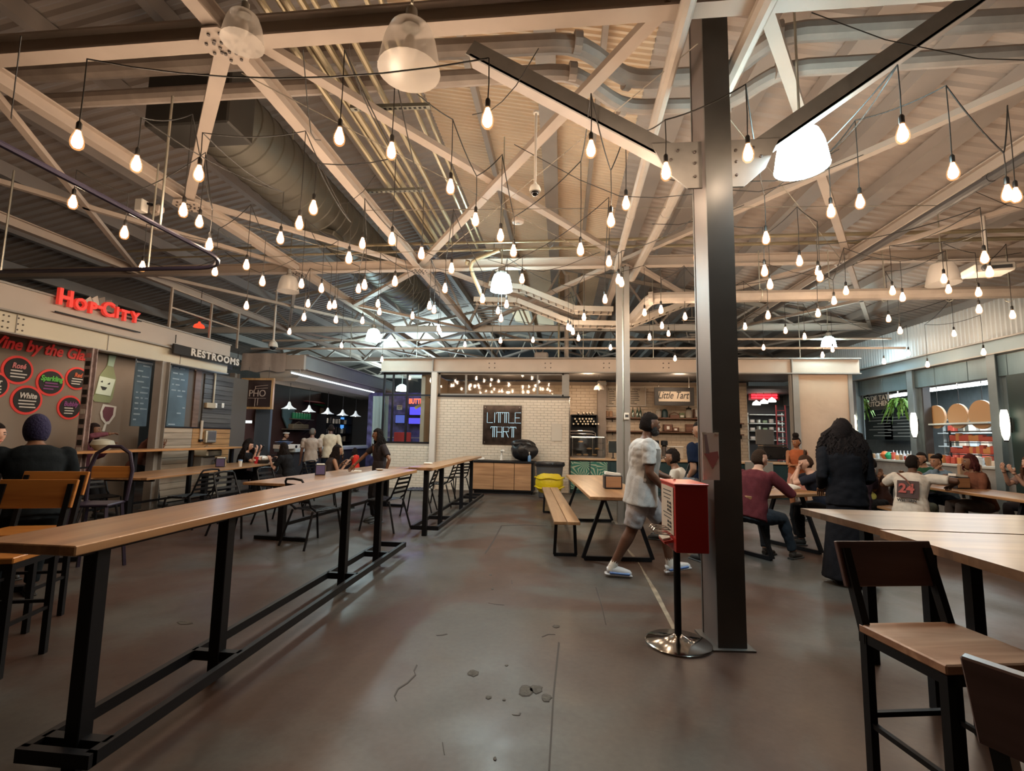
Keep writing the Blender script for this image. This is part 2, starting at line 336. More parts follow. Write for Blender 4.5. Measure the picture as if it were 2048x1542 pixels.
# gusset plates with bolt heads at the nodes
BOLT = mat('dark_bolt', (.1, .085, .08), .5, .5)
def gusset(x, y, s=.42):
    mb = MB(); mb.prism([(-s, -s*.35), (-s*.35, -s), (s*.35, -s), (s, -s*.35), (s, s*.35), (s*.35, s), (-s*.35, s), (-s, s*.35)], -.008, .008, lambda a, b, d: V((x+a, y+b, ZB-.11+d)))
    g = mb.build('gusset_plate', CREAM, CEIL)
    bb = MB()
    for i in range(5):
        for q in (-1, 1):
            for ax in (0, 1):
                u = (-.32+i*.16)*s*2.2; vv = q*.05; bb.lathe([(.014, 0), (.014, .012), (.009, .016)], (x+(u if ax else vv), y+(vv if ax else u), ZB-.134), 6)
    o = bb.build('bolt_heads', BOLT, g); o['kind'] = 'stuff'
for x, y in ((-2.95, 3.58), (-5.6, 6.33), (-2.95, 9.35), (1.15, 9.35), (5.32, 9.35), (5.32, 3.58), (-5.6, 9.35)): gusset(x, y, .2)
# far wall of the hall and the side walls outside the stalls
struct('wall_back', MB().bb((-17, 33.6, 0), (14, 33.9, 9)), mat('far_wall', (.10, .095, .1), .8, var=.2, vs=.5))
struct('wall_left', MB().bb((-17.2, -6, 0), (-17, 34, 9)), mat('left_shell', (.13, .11, .1), .8, var=.2, vs=.5))
struct('wall_right', MB().bb((14, -6, 0), (14.2, 34, 9)), mat('right_shell', (.12, .11, .11), .8, var=.2, vs=.5))
struct('wall_front', MB().bb((-17, -6.2, 0), (14, -6, 9)), mat('front_shell', (.22, .17, .13), .8, var=.2, vs=.5))
# ================================================================== PASTRY STALL FACADE (frontal, Y = 14)
FY = 14.0
TILE = mat('glazed_white_tile', (.66, .58, .48), .28, var=.05, vs=3); GROUT = mat('grout', (.36, .31, .26), .85)
BEAMC = mat('stall_beam_paint', (.46, .37, .30), .5, var=.07, vs=1.5); TEAL = mat('dark_teal_panel', (.01, .035, .04), .45)
def xz(px, py, y): p = PY(px, py, y); return p.x, p.z
def tilefield(name, x0, x1, z0, z1, y, parent, nx=.205, nz=.078, m=None, ax='y', sgn=-1):
    """running bond of proud tiles, joints recessed; joined because the tiles are past counting"""
    mb = MB(); r = 0; z = z0+.004
    while z+nz < z1+.01:
        x = x0-(nx/2 if r % 2 else 0)
        while x < x1:
            a = max(x, x0)+.003; b = min(x+nx, x1)-.003; t = min(z+nz, z1)-.006
            if b-a > .02:
                d = sgn*.007
                P = (lambda u, zz, dd: (u, y+dd, zz)) if ax == 'y' else (lambda u, zz, dd: (y+dd, u, zz))
                mb.raw([P(a, z, 0), P(b, z, 0), P(b, t, 0), P(a, t, 0), P(a+.004, z+.004, d), P(b-.004, z+.004, d), P(b-.004, t-.004, d), P(a+.004, t-.004, d)], [(4, 5, 6, 7), (0, 1, 5, 4), (1, 2, 6, 5), (2, 3, 7, 6), (3, 0, 4, 7)])
            x += nx
        z += nz; r += 1
    o = mb.build(name, m or TILE, parent, smooth=0); o['kind'] = 'stuff'; return o
w1 = struct('wall_tart', MB().bb((-3.7, FY, 0), (.2, FY+.14, 2.72)), GROUT)
tilefield('tile', -3.7, .2, 0, 2.72, FY, w1)
MB().bb((-3.72, FY-.02, 2.72), (.22, FY+.16, 2.77)).build('wall_cap', BLACK, w1)
MB().bb((.2, FY-.012, 0), (.225, FY+.15, 2.72)).build('tile_edge_trim', CHROME, w1)
w2 = struct('wall_window_sill', MB().bb((-5.4, FY, 0), (-3.86, FY+.14, 1.32)), GROUT); tilefield('tile', -5.4, -3.86, 0, 1.32, FY, w2)
# beam over everything, in flanged lengths with bolt groups
tb = struct('trim_1', MB().bb((-5.47, FY-.05, 3.47), (8.1, FY+.05, 3.85)), BEAMC)
MB().bb((-5.47, FY-.16, 3.85), (8.1, FY+.16, 3.885)).build('top_flange', GREYST, tb); MB().bb((-5.47, FY-.14, 3.44), (8.1, FY+.14, 3.472)).build('bottom_flange', GREYST, tb)
for px in (868, 1580):
    x = xz(px, 730, FY)[0]; MB().bb((x-.012, FY-.13, 3.47), (x+.012, FY-.05, 3.85)).build('stiffener', GREYST, tb)
for px in (984, 1096, 1213, 1332):
    bb = MB()
    for i in (0, 1):
        for j in (0, 1):
            x, z = xz(px+(i-.5)*11, 731+(j-.5)*9, FY-.05); bb.lathe([(.018, 0), (.018, .012), (.01, .018)], (x, FY-.05, z), 8, M=Matrix.Rotation(PI/2, 3, 'X'))
    bb.build('bolt_group', BOLT, tb, kind='stuff')
def post(name, px, y, wpx, z1, m=GREYST, z0=0, d=.12):
    x = PY(px, 874, y).x; w = wpx*y/FPX; t = thing(name, {'stall_post': 'grey steel stall post'}.get(name, name), 'post', (x, y, z0))
    return x, w, t
def hpost(x, y, w, z1, label, m=GREYST, d=.14, rz=0, name='stall_post'):
    t = thing(name, label, 'post', (x, y, 0), rz); fl_ = .012
    mb = MB(); mb.bb((-w/2, -d/2, 0), (w/2, -d/2+fl_, z1)); mb.bb((-w/2, d/2-fl_, 0), (w/2, d/2, z1)); mb.bb((-.006, -d/2+fl_, 0), (.006, d/2-fl_, z1)); mb.build('flanged_shaft', m, t)
    MB().bb((-w/2-.03, -d/2-.03, 0), (w/2+.03, d/2+.03, .012)).build('base_plate', m, t); return t
hpost(-3.79, FY-.08, .17, 3.44, 'grey steel post between the bar windows and the white tile wall', WHITE)
hpost(.12, FY+.1, .16, 3.44, 'dark steel post at the open end of the white tile wall', GREYST)
hpost(6.42, FY, .16, 3.44, 'steel post at the edge of the tan plaster panel', GREYST)
# transom and window bay
def window(name, x0, x1, z0, z1, y, cols, rows, glassm, fm=BLACK, fw=.05):
    fr = MB()
    fr.bb((x0, y-.03, z0), (x1, y+.03, z0+fw)); fr.bb((x0, y-.03, z1-fw), (x1, y+.03, z1)); fr.bb((x0, y-.03, z0), (x0+fw, y+.03, z1)); fr.bb((x1-fw, y-.03, z0), (x1, y+.03, z1))
    wnd = struct(name, fr, fm)
    for c in cols[1:-1]: MB().bb((c-fw/2, y-.03, z0+fw), (c+fw/2, y+.03, z1-fw)).build('mullion', fm, wnd)
    for r in rows[1:-1]: MB().bb((x0+fw, y-.025, r-fw/2), (x1-fw, y+.025, r+fw/2)).build('transom_bar', fm, wnd)
    for i in range(len(cols)-1):
        for j in range(len(rows)-1): MB().bb((cols[i]+.02, y-.004, rows[j]+.02), (cols[i+1]-.02, y+.004, rows[j+1]-.02)).build('pane', glassm, wnd)
    return wnd
GL = glass('clear_pane', (.92, .95, .96), .08)
a = [xz(p, 780, FY)[0] for p in (775, 800, 812, 862)]
window('window_1', -5.4, -3.88, 1.32, 3.44, FY+.02, [-5.4, xz(786, 780, FY)[0], xz(814, 780, FY)[0], -3.88], [1.32, xz(800, 790, FY)[1], 3.44], GL)
window('window_2', -3.7, .04, 2.77, 3.44, FY+.06, [-3.7, xz(931, 780, FY)[0], xz(1075, 780, FY)[0], .04], [2.77, 3.44], glass('dull_pane', (.95, .95, .95), .025), GREYST)
# inside: back wall, ceiling slab
BY = 17.1
IW = mat('warm_tile_wall', (.50, .38, .27), .4, var=.06, vs=2)
xa, xb = xz(895, 800, BY)[0], xz(1494, 800, BY)[0]
w3 = struct('wall_tart_back', MB().bb((xa, BY, 0), (xb, BY+.15, 3.55)), mat('grout_warm', (.27, .2, .15), .85))
tilefield('tile', xa, xb, .9, 3.45, BY, w3, .31, .105, IW)
struct('trim_2', MB().bb((xa-.2, FY+.2, 3.6), (xb+1.3, BY+.2, 3.7)), mat('stall_ceiling', (.13, .115, .11), .7))
struct('wall_tart_side', MB().bb((xa-.12, FY+.2, 0), (xa, BY, 3.55)), IW)
# wall column between the bottle rack and the shelves
x, z = xz(1203, 800, BY-.2); t = thing('wall_column', 'boxed grey column between the bottle rack and the wooden shelves', 'column', (x, BY-.22, 0))
MB().bb((-.14, -.14, 0), (.14, .14, 3.55)).build('shaft', mat('column_paint', (.24, .19, .16), .6, var=.05), t); MB().bb((-.16, -.16, 3.4), (.16, .16, 3.5)).build('capital', GREYST, t)
def wallrect(name, label, cat, x0p, y0p, x1p, y1p, Yw, m, d=.04, group=None):
    a = PY(x0p, y1p, Yw); b = PY(x1p, y0p, Yw); t = thing(name, label, cat, ((a.x+b.x)/2, Yw, (a.z+b.z)/2), 0, group)
    w, h = abs(b.x-a.x), abs(b.z-a.z); MB().cbox((0, 0, 0), (w, d, h), .006).build('board', m, t); return t, w, h
def frame(t, w, h, fw, m, d=.05, name='frame'):
    mb = MB(); mb.bb((-w/2-fw, -d, -h/2-fw), (-w/2, d*.4, h/2+fw)); mb.bb((w/2, -d, -h/2-fw), (w/2+fw, d*.4, h/2+fw)); mb.bb((-w/2, -d, h/2), (w/2, d*.4, h/2+fw)); mb.bb((-w/2, -d, -h/2-fw), (w/2, d*.4, -h/2)); return mb.build(name, m, t)
INK = mat('printed_ink', (.03, .028, .03), .8); SIGNP = mat('sign_cream', (.45, .37, .29), .7)
# menu boards
for (p0, q0, p1, q1, hd, lab) in ((1213, 775, 1239, 811, 'BREADS', 'white printed menu board partly behind the slim steel column'), (1254, 775, 1290, 811, 'MENU', 'white printed menu board right of the slim steel column')):
    t, ww, hh = wallrect('menu_board', lab, 'menu', p0, q0, p1, q1, BY-.05, SIGNP)
    frame(t, ww, hh, .02, WHITE); L = V(t.location)
    text_mesh('heading', hd, .1, INK, L+V((0, -.024, hh*.38)), RFRONT, t, .002)
    mb = MB()
    rr = random.Random(5)
    for i in range(9):
        l = ww*(.2+.3*rr.random()); mb.bb((-ww*.3, -.026, hh*.26-i*.062), (-ww*.3+l, -.02, hh*.26-i*.062+.022))
    mb.build('menu_lines', INK, t)
# hung shop sign
t, ww, hh = wallrect('hanging_sign', 'framed white sign reading Little Tart hung above the wooden shelves', 'sign', 1312, 779, 1384, 807, 16.2, SIGNP)
frame(t, ww-.16, hh-.14, .13, mat('black_frame', (.012, .009, .009), .6)); L = V(t.location)
text_mesh('lettering', 'Little Tart', .33, INK, L+V((-.04, -.024, .03)), RFRONT, t, .004, shear=.35, bold=.003, sx=.72)
text_mesh('small_lettering', 'BAKESHOP', .075, INK, L+V((.12, -.024, -hh*.4)), RFRONT, t, .003, spacing=1.3)
MB().tube([(-.44*ww, -.03, -.18), (-.3*ww, -.03, -.2), (-.18*ww, -.03, -.17)], .01, 5).build('flourish', INK, t)
for s in (-1, 1): MB().tube([(s*.42*ww, 0, hh/2), (s*.42*ww, 0, 3.6-L.z)], .008, 5).build('hanging_rod', CHROME, t)
# wooden shelves
SHW = wood('walnut_shelf', (.09, .035, .018), (.17, .07, .035), 'X', .45)
def shelf(p0, p1, py, lab):
    a = PY(p0, py, 16.9); b = PY(p1, py, 16.9); t = thing('wall_shelf', lab, 'shelf', ((a.x+b.x)/2, 16.92, a.z)); w = b.x-a.x
    MB().cbox((0, 0, -.02), (w, .28, .04), .005).build('plank', SHW, t)
    for s in (-.42, 0, .42): MB().bb((w*s-.01, .0, -.16), (w*s+.01, .14, -.04)).build('bracket', BLACK, t)
    return t, a.z
_, ZS1 = shelf(1209, 1418, 834, 'upper dark wooden wall shelf holding jars below the hung sign')
_, ZS2 = shelf(1209, 1418, 861, 'lower dark wooden wall shelf holding wooden boxes')
_, ZS3 = shelf(1454, 1486, 846, 'short upper wooden shelf right of the near column'); _, ZS4 = shelf(1454, 1486, 868, 'short lower wooden shelf right of the near column')
JAR = mat('jar_glass', (.55, .5, .42), .12, alpha=.45); WOODD = wood('cherry_box', (.10, .035, .02), (.2, .08, .04), 'X', .5)
def item(name, lab, cat, px, Yw, z, build, group=None):
    t = thing(name, lab, cat, (PY(px, 850, Yw).x, Yw, z), 0, group); build(t); return t
def jar(s, fill, lidm):
    def f(t):
        MB().lathe([(.07*s, 0), (.085*s, .02*s), (.085*s, .17*s), (.06*s, .2*s), (.055*s, .215*s)], n=14).build('jar_body', JAR, t)
        MB().lathe([(.072*s, .012), (.078*s, .03*s), (.078*s, .1*s), (0, .11*s)], n=12).build('contents', fill, t)
        MB().lathe([(.06*s, .215*s), (.068*s, .22*s), (.068*s, .25*s), (.02*s, .262*s), (.012*s, .29*s), (0, .3*s)], n=14).build('lid', lidm, t)
    return f
item('glass_jar', 'lidded glass jar of wrapped sweets at the left of the hung sign', 'jar', 1317, 16.9, ZS1, jar(1.2, mat('sweets', (.5, .3, .25), .6, var=.5, vs=60), SIGNP))
item('glass_jar', 'big lidded glass jar of biscuits below the right end of the hung sign', 'jar', 1378, 16.9, ZS1, jar(1.35, mat('biscuits', (.55, .4, .28), .7, var=.4, vs=50), BLACK))
def caddy(t): MB().lathe([(.1, 0), (.1, .2), (.085, .25), (.05, .29), (0, .3)], n=14).build('arched_cover', TEAL, t); MB().bb((-.1, -.09, 0), (.1, .09, .015)).build('base', SHW, t)
item('tea_cosy', 'dark teal rounded tea caddy between the sweet jar and the bread board', 'caddy', 1330, 16.9, ZS1, caddy)
def boatb(t):
    MB().bb((-.15, -.07, 0), (.15, .07, .1)).build('tray', WOODD, t); MB().tube([(-.17, 0, .1), (-.1, 0, .15), (0, 0, .19), (.1, 0, .15), (.17, 0, .1)], .014, 6).build('handle', WOODD, t)
item('wooden_basket', 'small wooden trug with an arched handle on the upper shelf', 'basket', 1349, 16.9, ZS1, boatb)
def cardb(m): 
    def f(t): MB().cbox((0, 0, .09), (.16, .1, .18), .006).build('box', mat('green_tin', (.18, .2, .1), .5), t); MB().bb((-.06, -.056, .03), (.06, -.05, .09)).build('label', m, t)
    return f
item('tea_tin', 'small green tea tin with a white label on the upper shelf', 'tin', 1364, 16.9, ZS1, cardb(PAPER))
def rackb(t):
    mb = MB()
    for s in (-.17, .17): mb.bb((s-.012, -.08, 0), (s+.012, .08, .3))
    mb.bb((-.17, -.08, 0), (.17, .08, .02)); mb.bb((-.17, -.01, .15), (.17, .01, .17)); mb.build('rack', WOODD, t)
    MB().box((0, -.02, .17), (.26, .01, .24), M=Matrix.Rotation(-.2, 3, 'X')).build('cards', PAPER, t)
item('card_rack', 'dark wooden rack of pink cards at the end of the upper shelf', 'rack', 1399, 16.9, ZS1, rackb)
def crate(w, h): 
    def f(t):
        mb = MB(); mb.bb((-w/2, -.1, 0), (w/2, .1, .02)); mb.bb((-w/2, -.1, 0), (w/2, -.085, h)); mb.bb((-w/2, .085, 0), (w/2, .1, h)); mb.bb((-w/2, -.1, 0), (-w/2+.015, .1, h)); mb.bb((w/2-.015, -.1, 0), (w/2, .1, h)); mb.build('crate', WOODD, t)
        MB().bb((-.045, -.105, h*.3), (.045, -.1, h*.75)).build('label', PAPER, t)
    return f
item('wooden_crate', 'small wooden tray with a white label on the lower shelf', 'crate', 1335, 16.9, ZS2, crate(.3, .24)); item('wooden_crate', 'low wooden tray of cards right of the labelled tray', 'crate', 1350, 16.9, ZS2, crate(.22, .14))
def bigcrate(t): MB().cbox((0, 0, .13), (.56, .2, .26), .01).build('chest', WOODD, t); MB().bb((-.28, -.105, .19), (.28, -.1, .2)).build('lid_line', BLACK, t)
item('wooden_box', 'long reddish wooden box at the right of the lower shelf', 'box', 1388, 16.9, ZS2, bigcrate)
def bottle(h, r, m):
    def f(t): MB().lathe([(r, 0), (r, h*.62), (r*.35, h*.78), (r*.32, h*.97), (r*.4, h)], n=10).build('bottle', m, t); MB().lathe([(r*.42, h*.93), (r*.42, h+.005), (0, h+.01)], n=8).build('cap', BLACK, t)
    return f
GREENG = mat('green_glass', (.02, .05, .03), .12, spec=.8)
for i, px in enumerate((1257, 1266, 1275, 1281)): item('dark_bottle', 'dark slim bottle standing on the upper shelf behind the walking man', 'bottle', px, 16.9, ZS1, bottle(.34, .04, GREENG), 'dark bottles on the upper shelf')
for i, px in enumerate((1214, 1222)): item('paper_bag', 'small kraft coffee bag standing on the upper shelf beside the column', 'bag', px, 16.9, ZS1, lambda t: MB().cbox((0, 0, .11), (.11, .07, .22), .02).build('bag', mat('kraft', (.3, .17, .1), .8), t), 'coffee bags on the upper shelf')
# bottle rack: corks facing the hall
t = thing('wine_rack', 'dark rack full of wine bottles lying with their pale ends out', 'rack', (PY(1168, 880, 16.6).x, 16.6, 0))
rk = MB(); x0 = PY(1142, 850, 16.6).x-t.location.x; x1 = PY(1194, 850, 16.6).x-t.location.x
for s in (x0, x1): rk.bb((s-.02, -.02, 0), (s+.02, .3, 2.35))
for zz in (1.2, 1.75, 2.05, 2.35): rk.bb((x0, -.02, zz-.015), (x1, .3, zz+.015))
rk.bb((x0, .28, 0), (x1, .3, 2.35)); rk.build('rack_frame', BLACK, t)
CORK = mat('bottle_end', (.75, .65, .52), .5); n = 0; bp = None
for r, (py, xs) in enumerate(((826, (1157, 1167, 1174, 1180, 1186)), (838, (1150, 1159, 1165, 1172, 1178, 1183)), (843, (1153, 1161, 1168, 1175, 1181, 1187)), (848, (1147, 1156, 1165, 1171, 1176, 1185, 1191, 1196)))):
    for px in xs:
        p = PY(px, py, 16.5)
        if bp is None:
            bp = thing('wine_bottle', 'dark wine bottle lying in the rack with its pale end showing', 'bottle', p, 0, 'wine bottles in the rack')
            q = MB().lathe([(.014, -.1), (.016, -.02), (.016, .0), (.04, .07), (.042, .26), (.03, .27)], n=10, M=Matrix.Rotation(-PI/2, 3, 'X')).build('bottle', GREENG, bp)
            q2 = MB().lathe([(0, -.125), (.03, -.122), (.03, -.1), (.014, -.095)], n=10, M=Matrix.Rotation(-PI/2, 3, 'X')).build('capsule', CORK, bp)
        else: copy_tree(bp, loc=p)
# counter with green sunburst fronts
def sunburst():
    m = bpy.data.materials.new('green_sunburst_print'); m.use_nodes = True; nt = m.node_tree; b = nt.nodes['Principled BSDF']; N = nt.nodes.new; L = nt.links.new
    tc = N('ShaderNodeTexCoord'); vo = N('ShaderNodeTexVoronoi'); vo.inputs['Scale'].default_value = 2.6; L(tc.outputs['Object'], vo.inputs[0])
    sb = N('ShaderNodeVectorMath'); sb.operation = 'SUBTRACT'
    sc = N('ShaderNodeVectorMath'); sc.operation = 'SCALE'; sc.inputs['Scale'].default_value = 1
    L(tc.outputs['Object'], sb.inputs[0]); L(vo.outputs['Position'], sb.inputs[1]); sx = N('ShaderNodeSeparateXYZ'); L(sb.outputs[0], sx.inputs[0])
    at = N('ShaderNodeMath'); at.operation = 'ARCTAN2'; L(sx.outputs[0], at.inputs[0]); L(sx.outputs[2], at.inputs[1])
    mu = N('ShaderNodeMath'); mu.operation = 'MULTIPLY'; mu.inputs[1].default_value = 16; L(at.outputs[0], mu.inputs[0]); si = N('ShaderNodeMath'); si.operation = 'SINE'; L(mu.outputs[0], si.inputs[0])
    rp = N('ShaderNodeValToRGB'); rp.color_ramp.elements[0].position = .35; rp.color_ramp.elements[1].position = .6; rp.color_ramp.elements[0].color = (.03, .16, .12, 1); rp.color_ramp.elements[1].color = (.36, .42, .3, 1)
    L(si.outputs[0], rp.inputs[0]); L(rp.outputs[0], b.inputs['Base Color']); b.inputs['Roughness'].default_value = .4; return m
SUN = sunburst(); CY = 14.05
t = thing('serving_counter', 'long stall counter with a pale wooden top over green sunburst and dark teal panels', 'counter', (3.0, CY+.4, 0))
xs = [.24, PY(1180, 940, CY).x, PY(1216, 940, CY).x]; X0 = 3.0
MB().bb((.24-X0, -.36, 0), (6.25-X0, .3, .93)).build('body', TEAL, t)
for i in range(2): MB().cbox(((xs[i]+xs[i+1])/2-X0, -.375, .5), (xs[i+1]-xs[i]-.03, .03, .8), .004).build('sunburst_panel', SUN, t)
xx = xs[2]+.05
while xx < 6.2: MB().cbox((xx+.42-X0, -.375, .5), (.8, .03, .82), .01).build('teal_panel', TEAL, t); xx += .86
MB().cbox((3.24-X0, 0, .97), (6.04, .86, .06), .01).build('countertop', wood('pale_counter', (.42, .26, .14), (.6, .4, .24), 'X', .35), t)
# pastry case
pc = thing('pastry_case', 'glass pastry case with lit shelves on the counter', 'display case', (PY(1175, 880, 14.45).x, 14.45, 1.0))
MB().bb((-.48, -.3, 0), (.48, .3, .05)).build('base', CHROME, pc); mb = MB()
for s in (-.48, .48):
    for u in (-.3, .3): mb.bar((s, u, .05), (s, u, .62), .02)
for u in (-.3, .3): mb.bar((-.48, u, .62), (.48, u, .62), .02)
mb.build('frame', BLACK, pc); MB().bb((-.48, -.305, .05), (.48, -.3, .62)).build('front_glass', GL, pc)
for z in (.22, .42): MB().bb((-.46, -.26, z), (.46, .26, z+.008)).build('shelf', glass('shelf_glass', (.8, .85, .85), .2), pc)
MB().bb((-.47, -.28, .6), (.47, -.25, .615)).build('light_strip', emit('warm_strip', (1, .8, .55), 6), pc)
for i, (u, z) in enumerate(((-.25, .055), (-.05, .055), (.2, .055), (.05, .232), (.28, .232), (-.2, .43))):
    q = thing('pastry', 'golden pastry on a shelf of the glass case', 'pastry', (pc.location.x+u, 14.45, 1.0+z), 0, 'pastries in the glass case'); MB().ell((0, 0, .03), (.08, .05, .03), 10).build('crust', mat('pastry_crust', (.4, .2, .07), .6, var=.3, vs=20), q)
# bent steel tray rail above the case
t = thing('tray_rail', 'bent chrome tray rail above the pastry case', 'rail', (PY(1165, 858, 14.6).x, 14.6, 1.62)); mb = MB()
for z in (0, .07, .14): mb.tube([(-.4, 0, z), (.28, 0, z), (.36, 0, z-.02 if z > 0 else z)], .012, 6)
mb.tube([(-.4, 0, .16), (.3, 0, .16), (.38, 0, .1), (.38, 0, -.02), (.34, 0, -.04), (-.4, 0, -.04)], .016, 6); mb.tube([(-.3, 0, -.04), (-.3, 0, -.62)], .012, 6); mb.tube([(.3, 0, -.04), (.3, 0, -.62)], .012, 6); mb.build('rails', CHROME, t)
# counter machines
def grinder(t):
    MB().cbox((0, 0, .13), (.16, .2, .26), .02).build('body', SATIN, t); MB().lathe([(.03, .26), (.08, .3), (.09, .42), (.085, .43)], n=12).build('hopper', JAR, t); MB().lathe([(.09, .43), (.09, .45), (0, .46)], n=12).build('hopper_lid', BLACK, t)
item('coffee_grinder', 'black coffee grinder left of the pair of brewers', 'grinder', 1300, 14.5, 1.0, grinder)
def brewer(t):
    MB().lathe([(.1, 0), (.1, .04), (.085, .06), (.09, .36), (.06, .4)], n=14).build('urn', CHROME, t); MB().lathe([(.1, .4), (.1, .52), (.08, .54), (0, .55)], n=14).build('brew_head', BLACK, t); MB().bb((-.02, -.13, .08), (.02, -.08, .12)).build('tap', BLACK, t)
item('coffee_urn', 'tall steel coffee urn with a black head, first of the pair', 'coffee urn', 1311, 14.5, 1.0, brewer); item('coffee_urn', 'tall steel coffee urn with a black head nearer the blue shirted man', 'coffee urn', 1328, 14.5, 1.0, brewer)
for i, px in enumerate((1337, 1355)): item('ingredient_bin', ['white lidded ingredient bin on the counter beside the urns', 'second white ingredient bin, nearer the man in blue'][i], 'bin', px, 14.75, 1.0, lambda t: (MB().cbox((0, 0, .17), (.25, .25, .34), .02).build('bin_body', SIGNP, t), MB().cbox((0, 0, .36), (.27, .27, .04), .01).build('lid', WHITE, t)))
def screen(t):
    MB().bb((-.05, -.05, 0), (.05, .05, .02)).build('foot', BLACK, t); MB().bar((0, 0, 0), (0, .03, .25), .03).build('neck', BLACK, t); MB().cbox((0, 0, .33), (.26, .02, .34), .01, M=Matrix.Rotation(-.2, 3, 'X')).build('screen', mat('screen_off', (.015, .02, .02), .1), t)
item('order_screen', 'dark order screen on the counter beside the slim column', 'screen', 1226, 14.2, 1.0, screen)
# enamel pendants in the stall
def dome(name, lab, px, py, y, s, m, glow=True, group=None):
    p = PY(px, py, y); t = thing(name, lab, 'ceiling lamp', p, 0, group)
    MB().lathe([(.16*s, 0), (.155*s, .05*s), (.12*s, .12*s), (.05*s, .16*s), (.02*s, .2*s)], n=18).build('shade', m, t); MB().tube([(0, 0, .2*s), (0, 0, max(.25, (3.6 if p.y < 17.5 else 3.4)-p.z))], .006, 5).build('cord', CORD, t)
    if glow: MB().ell((0, 0, .045*s), (.05*s, .05*s, .05*s), 10).build('bulb', emit('warm_stall_bulb', (1, .75, .5), 18), t)
    return t
dome('stall_pendant', 'white enamel dome pendant in front of the tiled back wall', 1198, 780, 15.6, 1.05, WHITE)
point('stall_light_1', (.8, 15.2, 3.1), 26, (1, .72, .46), .15); point('stall_light_2', (3.6, 15.2, 3.2), 24, (1, .74, .5), .15); point('stall_light_3', (-1.8, 15.6, 3.1), 16, (1, .72, .46), .15)
# lettered neon board on the white tile
nb = thing('neon_sign', 'dark mirrored board with pale tube letters on the white tile wall', 'sign', ((PY(966, 850, FY-.03).x+PY(1043, 850, FY-.03).x)/2, FY-.03, (PY(1005, 811, FY-.03).z+PY(1005, 889, FY-.03).z)/2))
nw = PY(1043, 850, FY).x-PY(966, 850, FY).x; nh = PY(1005, 811, FY).z-PY(1005, 889, FY).z
MB().cbox((0, 0, 0), (nw, .03, nh), .004).build('mirror_board', mat('smoked_mirror', (.16, .13, .12), .14, .9, var=.4, vs=5), nb)
NEON = emit('pale_neon', (.55, .78, .85), .62)
def strokes(parent, segs, s, ox, oz, r=.0065):
    mb = MB()
    for sg in segs: mb.tube([(ox+a*s, -.035, oz+b*s) for a, b in sg], r, 6)
    return mb.build('tube_letter', NEON, parent)
LT = {'L': [[(0, 1), (0, 0), (.55, 0)]], 'I': [[(.1, 1), (.1, 0)]], 'T': [[(0, .85), (0, 1), (.6, 1), (.6, .85)], [(.22, 1), (.22, 0)], [(.38, 1), (.38, 0)]], 'E': [[(.55, 1), (0, 1), (0, 0), (.55, 0)], [(0, .5), (.45, .5)]],
      'A': [[(0, 0), (0, 1), (.5, 1), (.5, 0)], [(0, .5), (.5, .5)]], 'R': [[(0, 0), (0, 1), (.5, 1), (.5, .55), (0, .55)], [(.25, .55), (.5, 0)]]}
for wd, oz, ox in (('LITTLE', .06, -.44), ('TART', -.36, -.33)):
    for ch in wd:
        strokes(nb, LT[ch], .30, ox, oz); ox += {'I': .08}.get(ch, .19)*(1 if ch != 'T' else .95)
for sx_ in (-1, 1):
    for sz_ in (-1, 1): MB().lathe([(.014, 0), (.014, .012), (0, .016)], (sx_*(nw/2-.06), -.015, sz_*(nh/2-.06)), 8, M=Matrix.Rotation(PI/2, 3, 'X')).build('stand_off', CHROME, nb)
t, ww, hh = wallrect('wall_notice', 'pale framed notice on the white tile right of the neon board', 'notice', 1103, 848, 1124, 881, FY-.015, mat('pale_notice', (.56, .5, .42), .5), .015); frame(t, ww, hh, .01, WHITE, .02)
# plaster / canvas panel right of the opening
struct('wall_canvas', MB().bb((6.5, FY-.01, 0), (7.82, FY+.1, 3.44)), mat('tan_plaster', (.47, .33, .235), .75, var=.10, vs=1.2, bump=.5, bs=3))
MB().bb((7.8, FY-.05, 0), (7.9, FY+.12, 3.44)).build('edge_strip', GREYST, bpy.data.objects['wall_canvas'])
MB().bb((6.3, FY-.02, 0), (6.34, FY+.1, 3.44)).build('edge_strip', GREYST, bpy.data.objects['wall_canvas'])
# ------------------------------------------------------------------ sink cabinet, bag, tools
SK = wood('cabinet_oak', (.30, .15, .07), (.50, .28, .14), 'X', .5)
a = PY(943, 985, 13.3); b = PY(1067, 985, 13.3); cx = (a.x+b.x)/2; cw = b.x-a.x
t = thing('sink_cabinet', 'low cabinet with three oak doors and a black sink top against the white tile', 'cabinet', (cx, 13.62, 0), -.02)
MB().bb((-cw/2, -.28, .08), (cw/2, .3, .86)).build('carcass', BLACK, t); MB().bb((-cw/2+.05, -.22, 0), (cw/2-.05, .28, .08)).build('plinth', BLACK, t)
ds = (-.5, -.145, .19, .465)
for i in range(3):
    MB().cbox((cw*(ds[i]+ds[i+1])/2, -.295, .48), (cw*(ds[i+1]-ds[i])-.012, .03, .72), .004).build('door', SK, t)
mb = MB(); mb.bb((-cw/2-.02, -.34, .86), (cw/2+.02, .34, .90)); mb.build('worktop', BLACK, t)
MB().lathe([(.16, .0), (.17, .012), (.13, .012)], (-.15, 0, .9), 20).build('sink_rim', CHROME, t)
sk = lambda px: PY(px, 900, 13.6).x
def bust(t):
    MB().lathe([(.04, 0), (.05, .01), (.035, .03), (.03, .14), (.02, .16)], n=12).build('stem', PAPER, t); MB().tube([(0, 0, .15), (0, 0, .22), (-.01, -.03, .27), (.05, -.06, .28), (.09, -.09, .25)], [.02, .02, .03, .04, .02], 10).build('spout_head', PAPER, t)
